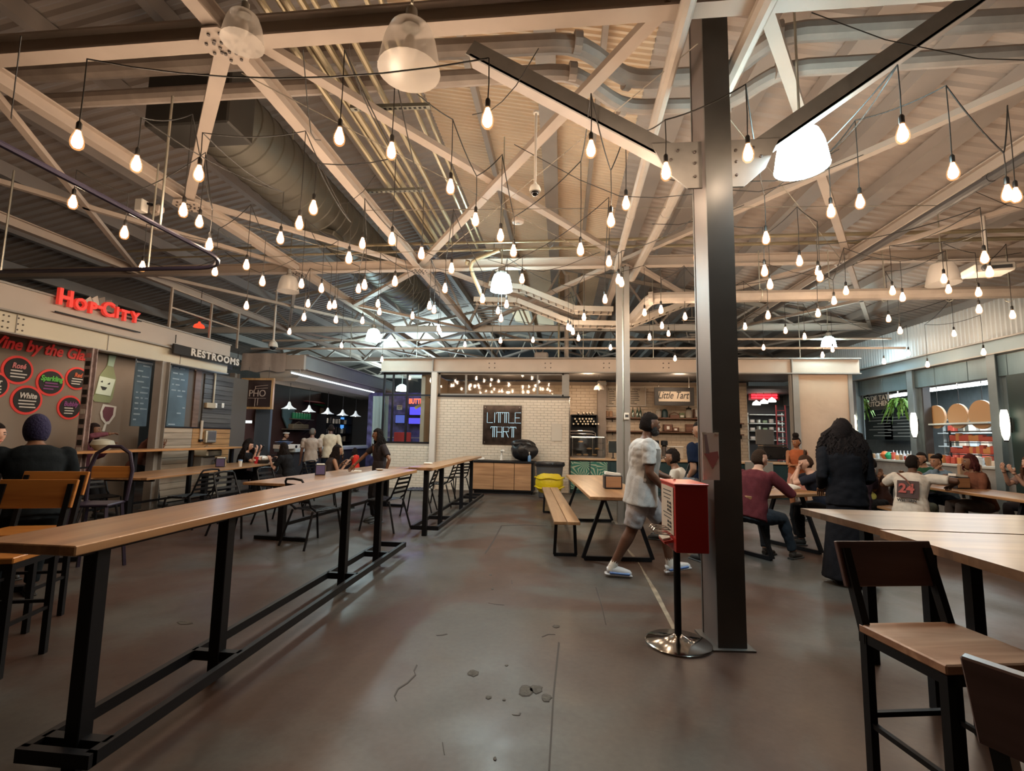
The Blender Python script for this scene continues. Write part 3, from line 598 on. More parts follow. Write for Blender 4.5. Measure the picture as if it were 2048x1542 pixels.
tt = thing('soap_dispenser', 'white gooseneck soap dispenser on the sink cabinet', 'dispenser', (sk(1004), 13.55, .9)); bust(tt)
tt = thing('crumpled_cloth', 'small crumpled white cloth at the left of the sink top', 'cloth', (sk(964), 13.5, .9)); MB().ell((0, 0, .03), (.12, .07, .035), 10).ell((.05, .02, .05), (.06, .05, .03), 8).build('cloth_folds', PAPER, tt)
tt = thing('spray_bottle', 'blue spray bottle standing in front of the black rubbish bag', 'bottle', (sk(1060), 13.4, .9)); MB().lathe([(.045, 0), (.048, .02), (.045, .15), (.018, .2), (.016, .22)], n=12).build('bottle', mat('blue_liquid', (.12, .24, .42), .25), tt); MB().bb((-.015, -.05, .22), (.015, .02, .26)).bar((0, -.04, .22), (0, -.03, .17), .012).build('trigger', PAPER, tt)
def blob(c, r, seed, amp=.08, n=20, sq=0):
    """crumpled bag-like volume"""
    rr = random.Random(seed); ph = [(rr.uniform(3, 9), rr.uniform(0, 6.3), rr.uniform(-3, 3)) for _ in range(7)]
    mb = MB(); m = 14; vs = []
    for i in range(m+1):
        th = PI*i/m
        for j in range(n):
            a = 2*PI*j/n; k = 1+sum(amp/3*math.sin(f*a+p+q*th) for f, p, q in ph)*math.sin(th)
            vs.append((c[0]+r[0]*k*math.sin(th)*math.cos(a), c[1]+r[1]*k*math.sin(th)*math.sin(a), c[2]-r[2]*math.cos(th)))
    return mb.raw(vs, [(i*n+j, i*n+(j+1) % n, (i+1)*n+(j+1) % n, (i+1)*n+j) for i in range(m) for j in range(n)])
BAGM = mat('black_bin_liner', (.012, .011, .012), .28, bump=.5, bs=14)
tt = thing('rubbish_bag', 'full black rubbish bag standing on the sink cabinet', 'bag', (sk(1048), 13.62, .9)); blob((0, 0, .28), (.37, .3, .28), 4, .16).build('bag_body', BAGM, tt); blob((-.03, 0, .47), (.29, .23, .14), 9, .3, 24).build('gathered_top', BAGM, tt)
tt = thing('waste_bin', 'black bin with a yellow pocketed apron beside the sink cabinet', 'bin', (PY(1099, 940, 12.9).x, 12.9, 0))
MB().lathe([(.24, 0), (.26, .02), (.33, .8), (.36, .82), (.36, .86), (.33, .86)], n=20, sx=1.08, sy=.8).build('bin_body', DGREY, tt); MB().lathe([(.37, .83), (.38, .87), (.36, .93), (.30, .93), (.28, .84)], n=20, sx=1.08, sy=.8).build('liner_rim', BAGM, tt)
YEL = mat('yellow_apron', (.62, .46, .005), .5, bump=.6, bs=18); blob((0, -.03, .4), (.37, .31, .36), 12, .05, 24).build('pocket_apron', YEL, tt)
for z in (.28, .52): MB().tube([(.385*math.cos(a), -.03-.325*math.sin(a), z+.02*math.sin(5*a)) for a in [PI*i/12 for i in range(13)]], .02, 6).build('pocket_hem', YEL, tt)
# ------------------------------------------------------------------ beyond the tart stall: kitchens seen through openings
KB = mat('far_kitchen_wall', (.075, .07, .07), .7); struct('wall_far_kitchen', MB().bb((5.3, 20.5, 0), (9.5, 20.6, 3.4)), KB)
struct('trim_11', MB().bb((5.3, 17.6, 3.4), (9.5, 20.6, 3.5)), MATS['stall_ceiling'])
NR = emit('red_neon', (1, .02, .03), 2.2)
p0 = PY(1503, 790, 19.5); p1 = PY(1554, 790, 19.5)
t = thing('red_light_bar', 'glowing red light bar behind the pastry stall opening', 'light', ((p0.x+p1.x)/2, 19.5, p0.z)); w = p1.x-p0.x
for i, z in enumerate((-.1, 0, .1)): MB().tube([(-w/2, 0, z), (w/2, 0, z)], .035, 8).build('red_tube', NR, t)
MB().bb((-w/2-.1, .04, -.2), (w/2+.1, .08, .2)).bar((-w/2, .06, .2), (-w/2, .06, 3.4-p0.z), .03).bar((w/2, .06, .2), (w/2, .06, 3.4-p0.z), .03).build('backing', mat('red_backing', (.12, .01, .012), .6), t)
for i, px in enumerate((1513, 1528, 1544)): dome('kitchen_pendant', 'small white glowing cone lamp below the red light bar', px, 810-i*3, 19, .9, emit('cool_shade', (1, .93, .8), 2.6), False, 'cone lamps below the red light bar')
t = thing('kitchen_shelving', 'steel kitchen shelving with white stacks behind the pastry stall opening', 'shelving', (PY(1530, 850, 20.2).x, 20.2, 0)); mb = MB()
for z in (1.6, 1.95, 2.25, 2.6): mb.bb((-.65, -.2, z), (.65, .2, z+.03))
for s in (-.65, .65): mb.bar((s, 0, 0), (s, 0, 2.7), .04)
mb.build('rack', GALV, t)
rr = random.Random(8)
for z in (1.63, 1.98, 2.28):
    for k in range(5):
        q = thing('dish_stack', 'stack of pale kitchen ware on the steel shelving', 'dishes', (t.location.x-.5+k*.24, 20.15, z), 0, 'dish stacks on the steel shelving'); MB().lathe([(.06, 0), (.09, .02), (.09, .1+.08*rr.random()), (0, .12)], n=10).build('ware', [WHITE, GALV, mat('pale_green_ware', (.3, .4, .25), .5)][k % 3], q)
t = thing('red_ladder_rack', 'tall open red steel rack behind the opening', 'rack', (PY(1562, 830, 18.6).x, 18.6, 0)); mb = MB(); RS = mat('red_steel', (.25, .02, .02), .5)
for s in (-.16, .16): mb.bar((s, 0, 0), (s, 0, 2.9), .035)
for i in range(12): mb.bar((-.16, 0, .5+i*.2), (.16, 0, .5+i*.2), .03)
mb.build('rack_frame', RS, t)
t = thing('espresso_machine', 'dark espresso machine behind the counter end', 'coffee machine', (PY(1545, 900, 15.2).x, 15.2, 1.0)); MB().cbox((0, 0, .22), (.75, .45, .36), .04).build('body', SATIN, t); MB().cbox((0, 0, .44), (.7, .42, .06), .02).build('cup_tray', CHROME, t)
for s in (-.2, .2): MB().lathe([(.04, 0), (.04, .06)], (s, -.26, .12), 10).bar((s, -.26, .15), (s, -.42, .14), .025).build('group_head', BLACK, t)
t = thing('monitor', 'grey monitor back above the espresso machine', 'screen', (PY(1529, 862, 15.9).x, 15.9, 1.35)); MB().cbox((0, 0, .35), (.55, .06, .48), .02).build('casing', mat('grey_plastic', (.13, .12, .11), .5), t); MB().bar((0, 0, -.35), (0, 0, .15), .05).build('stand', BLACK, t)
area('kitchen_light', (7, 18.6, 3.3), 1.2, 22, (1, .93, .85))
struct('wall_end_counter', MB().bb((PY(1490, 900, 13.9).x, 13.9, 0), (PY(1545, 900, 13.9).x, 13.95, 1.0)), mat('grey_low_wall', (.20, .19, .17), .6))
# ------------------------------------------------------------------ the bar seen through window 1
struct('wall_bar_back', MB().bb((-7.6, 18.2, 0), (-3.66, 18.3, 3.2)), mat('bar_purple_lit_wall', (.10, .09, .22), .6, var=.7, vs=4))  # purple bar lighting is put into the wall colour
for i, (px, py, w, h, c, s) in enumerate(((845, 822, 1.0, .30, (.10, .08, .9), .9), (838, 842, .8, .22, (.12, .1, .8), .7), (800, 838, .35, .3, (.1, .14, .5), .6), (868, 848, .5, .35, (.15, .1, .9), .8))):
    p = PY(px, py, 17.9-i*.02); t = thing('glowing_screen', ['wide blue glowing screen behind the bar windows', 'lower blue glowing panel behind the bar windows', 'small blue lit panel behind the first bar window', 'violet lit panel beside the window post'][i], 'screen', p); MB().cbox((0, 0, 0), (w, .05, h), .01).build('screen_face', emit('blue_%d' % i, c, s), t); MB().bb((-w/2-.03, .02, -h/2-.03), (w/2+.03, .08, h/2+.03)).build('bezel', BLACK, t)
p = PY(834, 803, 14.6); t = thing('neon_word', 'orange neon lettering glowing high behind the bar window', 'sign', p); text_mesh('lettering', 'BUTTER', .22, emit('orange_neon', (1, .12, .05), 1.5), p, RFRONT, t, .012, bold=.006, sx=.66); MB().bb((-.42, .02, .12), (.42, .04, .14)).build('mounting_bar', BLACK, t)
p = PY(836, 813, 14.5); t = thing('paper_tag', 'tilted yellow paper tag hanging inside the bar window', 'sign', p); MB().box((0, 0, 0), (.22, .01, .09), M=Matrix.Rotation(-.5, 3, 'Y')).build('tag_card', mat('yellow_card', (.6, .42, .12), .7), t); MB().tube([(.08, 0, .06), (.08, 0, .55)], .003, 4).build('string', CORD, t)
p = PY(799, 815, 14.5); t = thing('window_poster', 'small cream poster inside the first bar window', 'poster', p); MB().bb((-.085, -.005, -.07), (.085, .005, .07)).build('sheet', SIGNP, t); MB().bb((-.06, -.007, .01), (.06, -.005, .03)).bb((-.06, -.007, -.03), (.04, -.005, -.015)).build('print', INK, t)
for i, (px, m) in enumerate(((796, mat('red_plastic', (.5, .03, .03), .5)), (812, mat('red_plastic', (.5, .03, .03), .5)))):
    p = PY(px, 893, 15); t = thing('red_crate', ['red plastic seat behind the first window pane', 'red plastic seat beside the window mullion'][i], 'seat', (p.x, 15, .9)); MB().cbox((0, 0, .55), (.3, .05, .4), .03).build('back', m, t); MB().cbox((0, .2, .3), (.3, .35, .04), .02).build('seat', m, t); MB().bar((0, .2, -.9), (0, .2, .3), .06).build('leg', BLACK, t)
rr = random.Random(2)
t = thing('back_bar_shelf', 'back bar shelf lined with bottles behind the window', 'shelf', (-5.3, 17.2, 0)); MB().bb((-1.4, -.2, 0), (1.4, .2, 1.1)).build('cupboard', BLACK, t); MB().bb((-1.4, -.2, 1.45), (1.4, .1, 1.48)).build('shelf_board', GALV, t)
for k in range(14):
    q = thing('spirit_bottle', 'spirit bottle standing on the back bar behind the window', 'bottle', (-6.5+k*.18, 17.05, 1.1), 0, 'bottles on the back bar'); h = .24+.1*rr.random(); MB().lathe([(.035, 0), (.035, h*.6), (.013, h*.75), (.013, h)], n=8).build('bottle', [GREENG, mat('blue_lit_glass', (.1, .16, .4), .1), mat('clear_spirit', (.3, .3, .34), .1)][k % 3], q)
point('bar_light', (-5.2, 16.6, 2.9), 14, (.35, .3, 1), .2); point('bar_light_cool', (-4.6, 17.2, 3.0), 14, (.7, .9, 1), .1)
# bright hall beyond: one cool dome and lit trusses
p = PY(804, 778, 24); t = thing('bay_lamp', 'cool glowing dome lamp seen through the upper bar window', 'ceiling lamp', p); MB().lathe([(.3, -.1), (.27, .1), (.12, .22), (0, .25)], n=16).build('glass_dome', BAYM if 'cool_lamp_glow' in MATS else emit('cool_lamp_glow', (.62, .95, 1.0), BAY_E), t); MB().bar((0, 0, .2), (0, 0, 1.8), .03).build('hanger_rod', GALV, t)
area('far_roof_fill', (-7, 24, 3.4), 3, 480, (.7, .95, 1), rot=(PI, 0, 0))  # unseen uplight added to brighten the far roof
# ================================================================== LEFT: taproom (plane X = -8.3), noodle stall (X = -7.3, front Y = 12.9)
LX = -8.3
f1 = struct('trim_3', MB().bb((LX-.1, -3, 3.34), (LX, 11.1, 3.72)), mat('taproom_fascia', (.42, .36, .31), .55, var=.06, vs=1))
MB().bb((LX-.14, -3, 3.72), (LX+.03, 11.1, 3.75)).build('top_flange', GREYST, f1); MB().bb((LX-.14, -3, 3.32), (LX+.05, 11.1, 3.345)).build('bottom_flange', GREYST, f1)
f2 = struct('trim_4', MB().bb((LX-.16, -3, 3.02), (LX-.04, 11.1, 3.32)), mat('taproom_beam', (.52, .47, .36), .5, var=.06, vs=1))
MB().bb((LX-.2, -3, 3.0), (LX, 11.1, 3.02)).build('bottom_flange', GREYST, f2)
for y in (6.4, 7.9, 9.6): MB().bb((LX-.045, y-.006, 3.03), (LX-.03, y+.006, 3.31)).build('joint', GREYST, f2)
bb = MB()
for y in (6.22, 6.42):
    for i in range(3):
        for j in range(2): bb.lathe([(.013, 0), (.013, .01), (.008, .014)], (LX-.04, y+j*.07, 3.08+i*.09), 6, M=Matrix.Rotation(PI/2, 3, 'Y'))
bb.build('bolt_group', BOLT, f2, kind='stuff')
# sign letters standing on the fascia
REDL = mat('red_sign_letter', (.55, .03, .02), .45, emis=(.9, .05, .03), es=.25)
hs = thing('letter_sign', 'raised red letters reading Hop City on the taproom fascia', 'sign', (LX+.06, 7.6, 3.6)); yy = 0
DARKE = mat('letter_return', (.10, .01, .01), .5)
pos = [(130, 597, 'H', .37), (160, 610, 'O', .27), (184, 617, 'P', .27), (199, 612, '-', .3), (215, 620, 'C', .36), (233, 626, 'I', .27), (248, 632, 'T', .27), (269, 636, 'Y', .27)]
for px, py, ch, sz in pos:
    p = PX(px, py, LX+.09); text_mesh('letter', ch, sz, REDL, p, RLEFTW, hs, .03, bold=.012, sx=.95)
MB().bar((0, -.75, -.12), (0, .85, -.12), .02).bar((0, -.75, .1), (0, .85, .1), .02).build('letter_rail', BLACK, hs)
# wall with the wine list, set back
WX = -9.3
ww_ = struct('wall_taproom', MB().bb((WX-.15, -3, 0), (WX, 9.75, 3.4)), mat('taupe_mural_wall', (.22, .17, .13), .75, var=.08, vs=1))
struct('trim_5', MB().bb((WX, -3, 3.16), (LX-.2, 11.5, 3.3)), mat('dark_soffit', (.03, .028, .035), .8))
MR = mat('mural_red_glow', (.55, .04, .03), .7, emis=(.8, .04, .03), es=.08); CH = mat('chalk_black', (.02, .018, .017), .8)  # red wall paint given a faint glow of its own
def flat(name, outline_px, m, x=WX, d=.01, parent=None, t0=0):
    pts = [PX(a, b, x) for a, b in outline_px]; L = parent.location if parent else V((0, 0, 0))
    mb = MB(); n = len(pts); vs = [V((x+t0, p.y, p.z))-L for p in pts]+[V((x+t0+d, p.y, p.z))-L for p in pts]
    mb.raw(vs, [tuple(range(n)), tuple(range(2*n-1, n-1, -1))]+[(i, i+n, (i+1) % n+n, (i+1) % n) for i in range(n)]); return mb.build(name, m, parent)
ws = thing('mural_lettering', 'red script reading Wine by the Glass painted across the taproom wall', 'lettering', (WX, 8, 3.0))
pa, pb = PX(-4, 678, WX), PX(165, 716, WX)
text_mesh('script', 'Wine by the Glass', .29, MR, V((WX+.012, (pa.y+pb.y)/2, (pa.z+pb.z)/2)), RLEFTW, ws, .006, shear=.3, bold=.006, sx=.84)
def disc(px, py, r, word, wc, lines, lab):
    r *= .78; p = PX(px, py, WX); t = thing('wine_roundel', lab, 'menu roundel', (WX, p.y, p.z)); MX = Matrix.Rotation(PI/2, 3, 'Y')
    MB().lathe([(r*1.17, 0), (r*1.17, .014), (0, .016)], n=28, M=MX).build('red_rim', MR, t); MB().lathe([(r*.98, .012), (r*.98, .024), (0, .025)], n=28, M=MX).build('black_disc', CH, t)
    text_mesh('word', word, r*.62, wc, p+V((.03, 0, r*.32)), RLEFTW, t, .004, shear=.2, bold=.004, sx=.8)
    mb = MB(); rr = random.Random(int(px)+3)
    for i in range(3):
        z = -r*.12-i*r*.25; a = -r*.65+rr.random()*.03; mb.bb((.024, a, z), (.032, a+r*(.8+.5*rr.random()), z+r*.1))
    mb.build('chalk_lines', lines, t); return t
CW = mat('chalk_white', (.6, .56, .52), .8); CP = mat('chalk_pink', (.6, .2, .2), .8); CG = mat('chalk_green', (.12, .5, .08), .8); CV = mat('chalk_violet', (.22, .06, .2), .8)
disc(34, 740, .27, 'Rosé', CP, CW, 'red rimmed black roundel with pink chalk word Rosé'); disc(100, 765, .27, 'Sparkling', CG, CV, 'red rimmed black roundel with green chalk heading'); disc(52, 800, .28, 'White', CW, CW, 'red rimmed black roundel headed White above the blue knit cap')
disc(153, 757, .24, 'Red', mat('chalk_orange', (.5, .1, .04), .8), CW, 'red rimmed black roundel partly behind the stickered pole'); disc(138, 815, .25, 'Bubbly', CV, CW, 'red rimmed black roundel with a violet word behind the stickered pole'); disc(-14, 770, .25, 'Beer', CW, CW, 'red rimmed black roundel cut by the picture edge')
mu = thing('painted_bottle', 'painted green wine bottle with a smiling pale label on the taproom wall', 'mural', (WX, 9.2, 2.2))
flat('bottle_outline', [(216, 709), (232, 711), (230, 719), (226, 734), (228, 745), (231, 758), (228, 775), (224, 797), (218, 806), (188, 803), (184, 798), (192, 775), (199, 750), (212, 733), (215, 722)], mat('mural_bottle', (.22, .25, .13), .7), parent=mu, t0=.004)
flat('bottle_neck', [(217, 710), (231, 712), (225, 734), (214, 731)], mat('mural_pale_green', (.36, .48, .36), .7), parent=mu, t0=.01)
flat('bottle_label', [(198, 752), (229, 759), (219, 792), (189, 787)], mat('mural_cream', (.55, .62, .5), .7), parent=mu, t0=.012)
flat('smile', [(199, 772), (212, 775), (208, 780), (203, 780)], CH, parent=mu, t0=.02); flat('eye', [(199, 763), (203, 761), (203, 765)], CH, parent=mu, t0=.02); flat('eye', [(213, 768), (218, 765), (217, 769)], CH, parent=mu, t0=.02)
mu = thing('painted_wine_glass', 'painted glass of red wine with a pale outline on the taproom wall', 'mural', (WX, 9.3, 1.9))
flat('glass_outline', [(205, 808), (232, 813), (229, 832), (217, 848), (210, 849), (201, 838), (199, 825)], mat('mural_white', (.6, .57, .52), .7), parent=mu, t0=.004)
flat('wine', [(209, 813), (226, 815), (224, 830), (216, 842), (211, 843), (205, 834), (204, 822)], mat('mural_wine', (.13, .035, .05), .7), parent=mu, t0=.012); flat('stem', [(208, 848), (212, 849), (208, 863), (203, 862)], MATS['mural_white'], parent=mu, t0=.004)
# chalkboard bays, plank wall
BX = -8.62
bw = struct('wall_board', MB().bb((BX-.12, 9.75, 0), (BX, 12.35, 3.0)), mat('board_backing', (.10, .085, .075), .7))
BLK = mat('blue_lit_chalkboard', (.07, .115, .15), .55, var=.25, vs=2)  # bluish slate colour, mottled by noise
def lx(px, py, x=BX): return PX(px, py, x)
def chalk(p0, q0, p1, q1, lab, seed, dens=14):
    a = lx(p0, q1); b = lx(p1, q0); t = thing('chalkboard', lab, 'chalkboard', (BX, (a.y+b.y)/2, (a.z+b.z)/2)); w, h = b.y-a.y, abs(b.z-a.z)
    MB().bb((0, -w/2, -h/2), (.03, w/2, h/2)).build('slate', BLK, t); rr = random.Random(seed); mb = MB(); z = h/2-.32
    while z > -h/2+.05:
        y = -w/2+.04
        while y < w/2-.1:
            l = min(rr.uniform(.05, .2), w/2-.03-y)
            if rr.random() < .7: mb.bb((.03, y, z), (.035, y+l, z+.028))
            y += l+.04
        z -= h/dens
    mb.build('chalk_writing', mat('chalk_blue_white', (.28, .36, .42), .8), t)
    MB().bb((.02, -w/2, h/2-.26), (.05, w/2, h/2-.22)).build('batten', mat('batten', (.25, .3, .33), .5), t); return t
chalk(258, 706, 304, 852, 'tall blue chalkboard left of the grey taproom post', 1); chalk(330, 703, 379, 855, 'tall blue chalkboard right of the grey taproom post', 2)
a, b = lx(380, 855), lx(402, 735); MB().bb((BX, a.y, a.z), (BX+.04, b.y, b.z)).build('brown_panel', mat('brown_panel', (.14, .085, .06), .6, var=.2, vs=4, stretch=(1, 1, 5)), bw)
PLK = [wood('charred_plank_%d' % i, (.035+.012*i, .033+.011*i, .032+.01*i), (.085+.015*i, .08+.014*i, .075+.012*i), 'Y', .6, coat=0) for i in range(3)]
WPK = [wood('limed_plank_%d' % i, (.25+.04*i, .2+.03*i, .15+.02*i), (.38+.04*i, .31+.03*i, .24+.02*i), 'Y', .6, coat=0) for i in range(3)]; OPK = wood('orange_plank', (.30, .15, .06), (.45, .25, .1), 'Y', .6, coat=0)
ya, yb = lx(404, 800).y, lx(462, 800).y; z0 = lx(430, 856).z; z = z0; k = 0
while z < 2.95:
    MB().cbox((BX+.02, (ya+yb)/2, z+.058), (.04, yb-ya, .112), .004).build('plank', PLK[k % 3], bw); z += .118; k += 1
z = .02; k = 0; yl = lx(312, 870).y
while z < z0-.02:
    for (u, v) in ((yl, yl+.95), (yl+.955, yb)): MB().cbox((BX+.025, (u+v)/2, z+.068), (.05, v-u-.004, .13), .004).build('plank', OPK if (u > yl and k > 4) else WPK[(k+(u > yl)) % 3], bw)
    z += .137; k += 1
MB().bb((BX, yl, z0-.02), (BX+.07, yb, z0+.01)).build('ledge', BLACK, bw)
# services on the plank wall
p = lx(414, 811); t = thing('junction_box', 'beige junction box with its conduit on the dark planks', 'electrical box', (BX+.08, p.y, p.z)); MB().cbox((0, 0, 0), (.08, .3, .13), .01).build('box', mat('beige_box', (.38, .3, .2), .5), t); MB().tube([(0, .1, .06), (0, .1, 1.25)], .022, 8).build('conduit', MATS['beige_box'], t)
for i, px in enumerate((428, 442)):
    p = lx(px, 811); t = thing('wall_switch', ['white switch plate beside the junction box', 'white switch plate farther from the junction box'][i], 'switch', (BX+.05, p.y, p.z)); MB().cbox((0, 0, 0), (.02, .08, .12), .005).build('plate', PAPER, t); MB().cbox((.012, 0, 0), (.012, .02, .04), .003).build('toggle', WHITE, t)
p = lx(413, 873); t = thing('dispenser', 'grey steel towel dispenser set in the pale planks', 'dispenser', (BX+.05, p.y, p.z)); MB().cbox((.04, 0, 0), (.1, .34, .3), .02).build('case', GALV, t); MB().cbox((.095, 0, .02), (.01, .26, .2), .004).build('door', mat('steel_dull', (.2, .19, .18), .4, .7), t)
p = lx(397, 862); t = thing('wall_bracket', 'pale upright wooden strip on the plank wall beside the towel dispenser', 'bracket', (BX+.07, p.y, p.z)); MB().cbox((0, 0, 0), (.03, .07, .5), .004).build('strip', SIGNP, t); MB().bb((-.015, -.05, -.25), (.03, .05, -.2)).build('foot', BLACK, t)
p = lx(397, 905); t = thing('drinking_fountain', 'wall mounted steel drinking fountain below the towel dispenser', 'fountain', (BX+.05, p.y, p.z)); MB().cbox((.2, 0, 0), (.36, .5, .16), .03).build('basin', GALV, t); MB().cbox((.12, 0, -.22), (.24, .44, .3), .03).build('housing', mat('fountain_grey', (.22, .2, .18), .5), t); MB().tube([(.1, 0, .08), (.1, 0, .15), (.16, 0, .17)], .012, 6).build('spout', CHROME, t)
# restroom sign under the fascia end
p = PX(418, 713, LX+.09); t = thing('restroom_sign', 'black board with white letters reading Restrooms under the beam end', 'sign', (LX+.09, p.y, p.z)); MB().cbox((0, 0, 0), (.05, 2.1, .21), .008).build('board', CH, t)
text_mesh('lettering', 'RESTROOMS', .215, CW, V((LX+.125, p.y+1.0, p.z)), RLEFTW, t, .006, align='RIGHT', bold=.01, spacing=1.2, sx=1.15)
MB().tube([(0, -1, .12), (0, -1, .3)], .01, 5).tube([(0, 1, .12), (0, 1, .3)], .01, 5).build('hanger', BLACK, t)
# posts
STK = mat('stickered_paint', (.34, .26, .25), .55, var=.25, vs=14)
p = PX(176, 760, LX); tp = hpost(LX+.02, p.y, .13, 3.0, 'tall pole covered in stickers in front of the wine wall', STK, .1)
rr = random.Random(4); zz = 1.0
while zz < 2.95:
    h = rr.uniform(.07, .13); c = rr.choice(['chalk_white', 'chalk_black', 'chalk_black', 'mural_wine', 'chalk_pink', 'chalk_black'])
    MB().bb((-.045, -.054, zz), (.045, -.05, zz+h)).build('sticker', MATS[c], tp); zz += h+rr.uniform(.03, .1)
p = PX(320, 790, LX+.05); hpost(LX+.05, p.y, .17, 3.0, 'grey steel post between the two blue chalkboards', GREYST, .2)
hpost(PY(466, 800, 12.5).x, 12.5, .16, 3.2, 'grey steel post at the corner of the noodle stall', GREYST, .2)
hpost(LX+.02, 4.1, .17, 3.0, 'grey steel post of the taproom beyond the picture edge', GREYST, .2)
# drinks ledge
LED = wood('ledge_oak', (.34, .16, .06), (.52, .27, .11), 'Y', .35, plank=.08)
t = thing('drinks_ledge', 'long narrow wooden drinks ledge along the taproom', 'bar table', (-8.05, 9.0, 0)); MB().cbox((0, 0, 1.19), (.38, 4.7, .045), .006).build('tabletop', LED, t)
for y in (-2.0, -.6, .8, 2.1): MB().bar((0, y, 0), (0, y, 1.17), .07).build('leg', BLACK, t)
MB().bar((0, -2.0, .2), (0, 2.1, .2), .04).build('foot_rail', BLACK, t)
# ---------------------------------------------------------------- noodle stall
PXN = -7.3; PYN = 12.9
CANV = mat('grey_canvas', (.36, .30, .26), .85, bump=.5, bs=4); NF = mat('noodle_fascia', (.2, .2, .2), .45, var=.06, vs=1)
nf = struct('trim_6', MB().bb((PXN-.12, PYN, 3.38), (PXN, 20, 3.78)), NF); MB().bb((PXN-.2, PYN, 3.78), (PXN+.08, 20, 3.81)).build('top_flange', GREYST, nf); MB().bb((PXN-.2, PYN, 3.36), (PXN+.08, 20, 3.385)).build('bottom_flange', GREYST, nf)
struct('trim_7', MB().bb((-8.7, PYN-.1, 3.36), (PXN, PYN, 3.78)), mat('noodle_front_beam', (.35, .3, .26), .6))
cv = MB(); n = 16; a0, b0 = PY(484, 720, PYN-.14).x, PY(572, 720, PYN-.14).x; vs = []
for i in range(n+1):
    x = a0+(b0-a0)*i/n; vs += [(x, PYN-.14-.015*math.sin(i*1.7), 3.82), (x, PYN-.15-.03*math.sin(i*.9+1), 3.3+.03*math.sin(i*.8))]
cv.raw(vs, [(2*i, 2*i+1, 2*i+3, 2*i+2) for i in range(n)]); cv.raw([V(v)+V((0, .01, 0)) for v in vs], [(2*i, 2*i+2, 2*i+3, 2*i+1) for i in range(n)])
tag(cv.build('canvas_valance', CANV), 'grey canvas valance tied over the noodle stall front', 'canvas')
so = struct('trim_8', MB().raw([(-8.7, PYN, 3.36), (PXN-.02, PYN, 3.36), (PXN-.02, 20, 3.36), (-8.7, 20, 3.36), (-8.7, PYN+.1, 3.05), (PXN-.35, PYN+.1, 3.05), (PXN-.35, 20, 3.05), (-8.7, 20, 3.05)], [(0, 1, 2, 3), (4, 5, 6, 7), (0, 1, 5, 4), (1, 2, 6, 5), (2, 3, 7, 6)]), mat('cream_soffit', (.42, .38, .33), .7))
t = thing('strip_lamp', 'long thin tube lamp along the noodle stall soffit', 'lamp', (PXN-.05, 15.2, 3.2)); MB().tube([(0, -2.9, 0), (0, 2.9, 0)], .022, 8).build('tube', emit('cool_tube', (.75, .9, 1), 1.6), t); MB().bb((-.03, -3, .02), (.03, 3, .05)).build('batten', GREYST, t)
for s in (-2.5, 0, 2.5): MB().bar((0, s, .05), (0, s, .16), .02).build('clip', GREYST, t)
# sign
p0, p1 = PY(486, 757, 12.6), PY(545, 818, 12.6); cxp, czp = (p0.x+p1.x)/2, (p0.z+p1.z)/2; sw, sh = p1.x-p0.x-.1, p0.z-p1.z-.1
t = thing('noodle_sign', 'framed dark square sign reading Pho hung at the noodle stall corner', 'sign', (cxp, 12.6, czp)); MB().bb((-sw/2, -.01, -sh/2), (sw/2, .03, sh/2)).build('panel', mat('dark_brown_panel', (.035, .02, .018), .5), t); frame(t, sw, sh, .06, wood('gilt_frame', (.36, .2, .08), (.55, .35, .16), 'Z', .4), .05)
GOLD = mat('pale_line', (.5, .4, .34), .6); L = V(t.location)
text_mesh('lettering', 'PHO', .27, GOLD, L+V((0, -.016, .0)), RFRONT, t, .004, sx=.95, spacing=.95); mb = MB()
mb.bar((-.26, -.016, -.13), (.26, -.016, -.13), .01).bar((-.08, -.016, .1), (-.06, -.016, .2), .01).bar((-.08, -.016, .2), (.3, -.016, .24), .012).bar((-.06, -.016, .14), (.3, -.016, .16), .012).bar((-.05, -.016, -.13), (-.06, -.016, -.36), .01).bar((.03, -.016, -.13), (.02, -.016, -.33), .01); mb.build('chopstick_lines', GOLD, t)
for s in (-.3, .3): MB().tube([(s, 0, sh/2), (s, .0, 3.4-czp)], .006, 4).build('hanging_wire', CORD, t)
# interior walls
struct('wall_noodle_back', MB().bb((-11.1, PYN+.2, 0), (-11, 21, 3.4)), mat('dark_maroon_wall', (.055, .022, .016), .65, var=.2, vs=1)); struct('wall_noodle_end', MB().bb((-11, 20.9, 0), (-7.35, 21, 3.4)), mat('dark_end_wall', (.03, .028, .028), .6))
bwp = struct('wall_blue_panel', MB().bb((-8.75, PYN+.05, 0), (-8.3, PYN+.15, 3.05)), mat('slate_blue_panel', (.075, .09, .11), .5)); a, b = PY(479, 846, PYN), PY(502, 841, PYN); MB().bb((a.x, PYN-.0, a.z), (b.x, PYN+.05, b.z)).build('light_strip', emit('pale_strip', (.8, .9, .85), .7), bwp)
# pendants in a row
sh0 = None
for i, (px, py) in enumerate(((578, 818), (618, 824), (655, 828), (685, 831), (711, 833))):
    p = PX(px, py, -8.1)
    if sh0 is None:
        sh0 = thing('cone_pendant', 'white flared cone pendant over the noodle counter', 'ceiling lamp', p, 0, 'cone pendants over the noodle counter')
        MB().lathe([(.21, 0), (.2, .012), (.12, .05), (.06, .11), (.035, .19), (.02, .22)], n=20).build('shade', mat('white_enamel', (.75, .76, .74), .35, emis=(.8, .9, .9), es=.12), sh0); MB().ell((0, 0, .03), (.04, .04, .04), 8).build('bulb', emit('pendant_bulb_glow', (1, .85, .65), 6), sh0); MB().tube([(0, 0, .2), (0, 0, 3.05-p.z)], .006, 5).build('cord', CORD, sh0)
    else: copy_tree(sh0, loc=p)
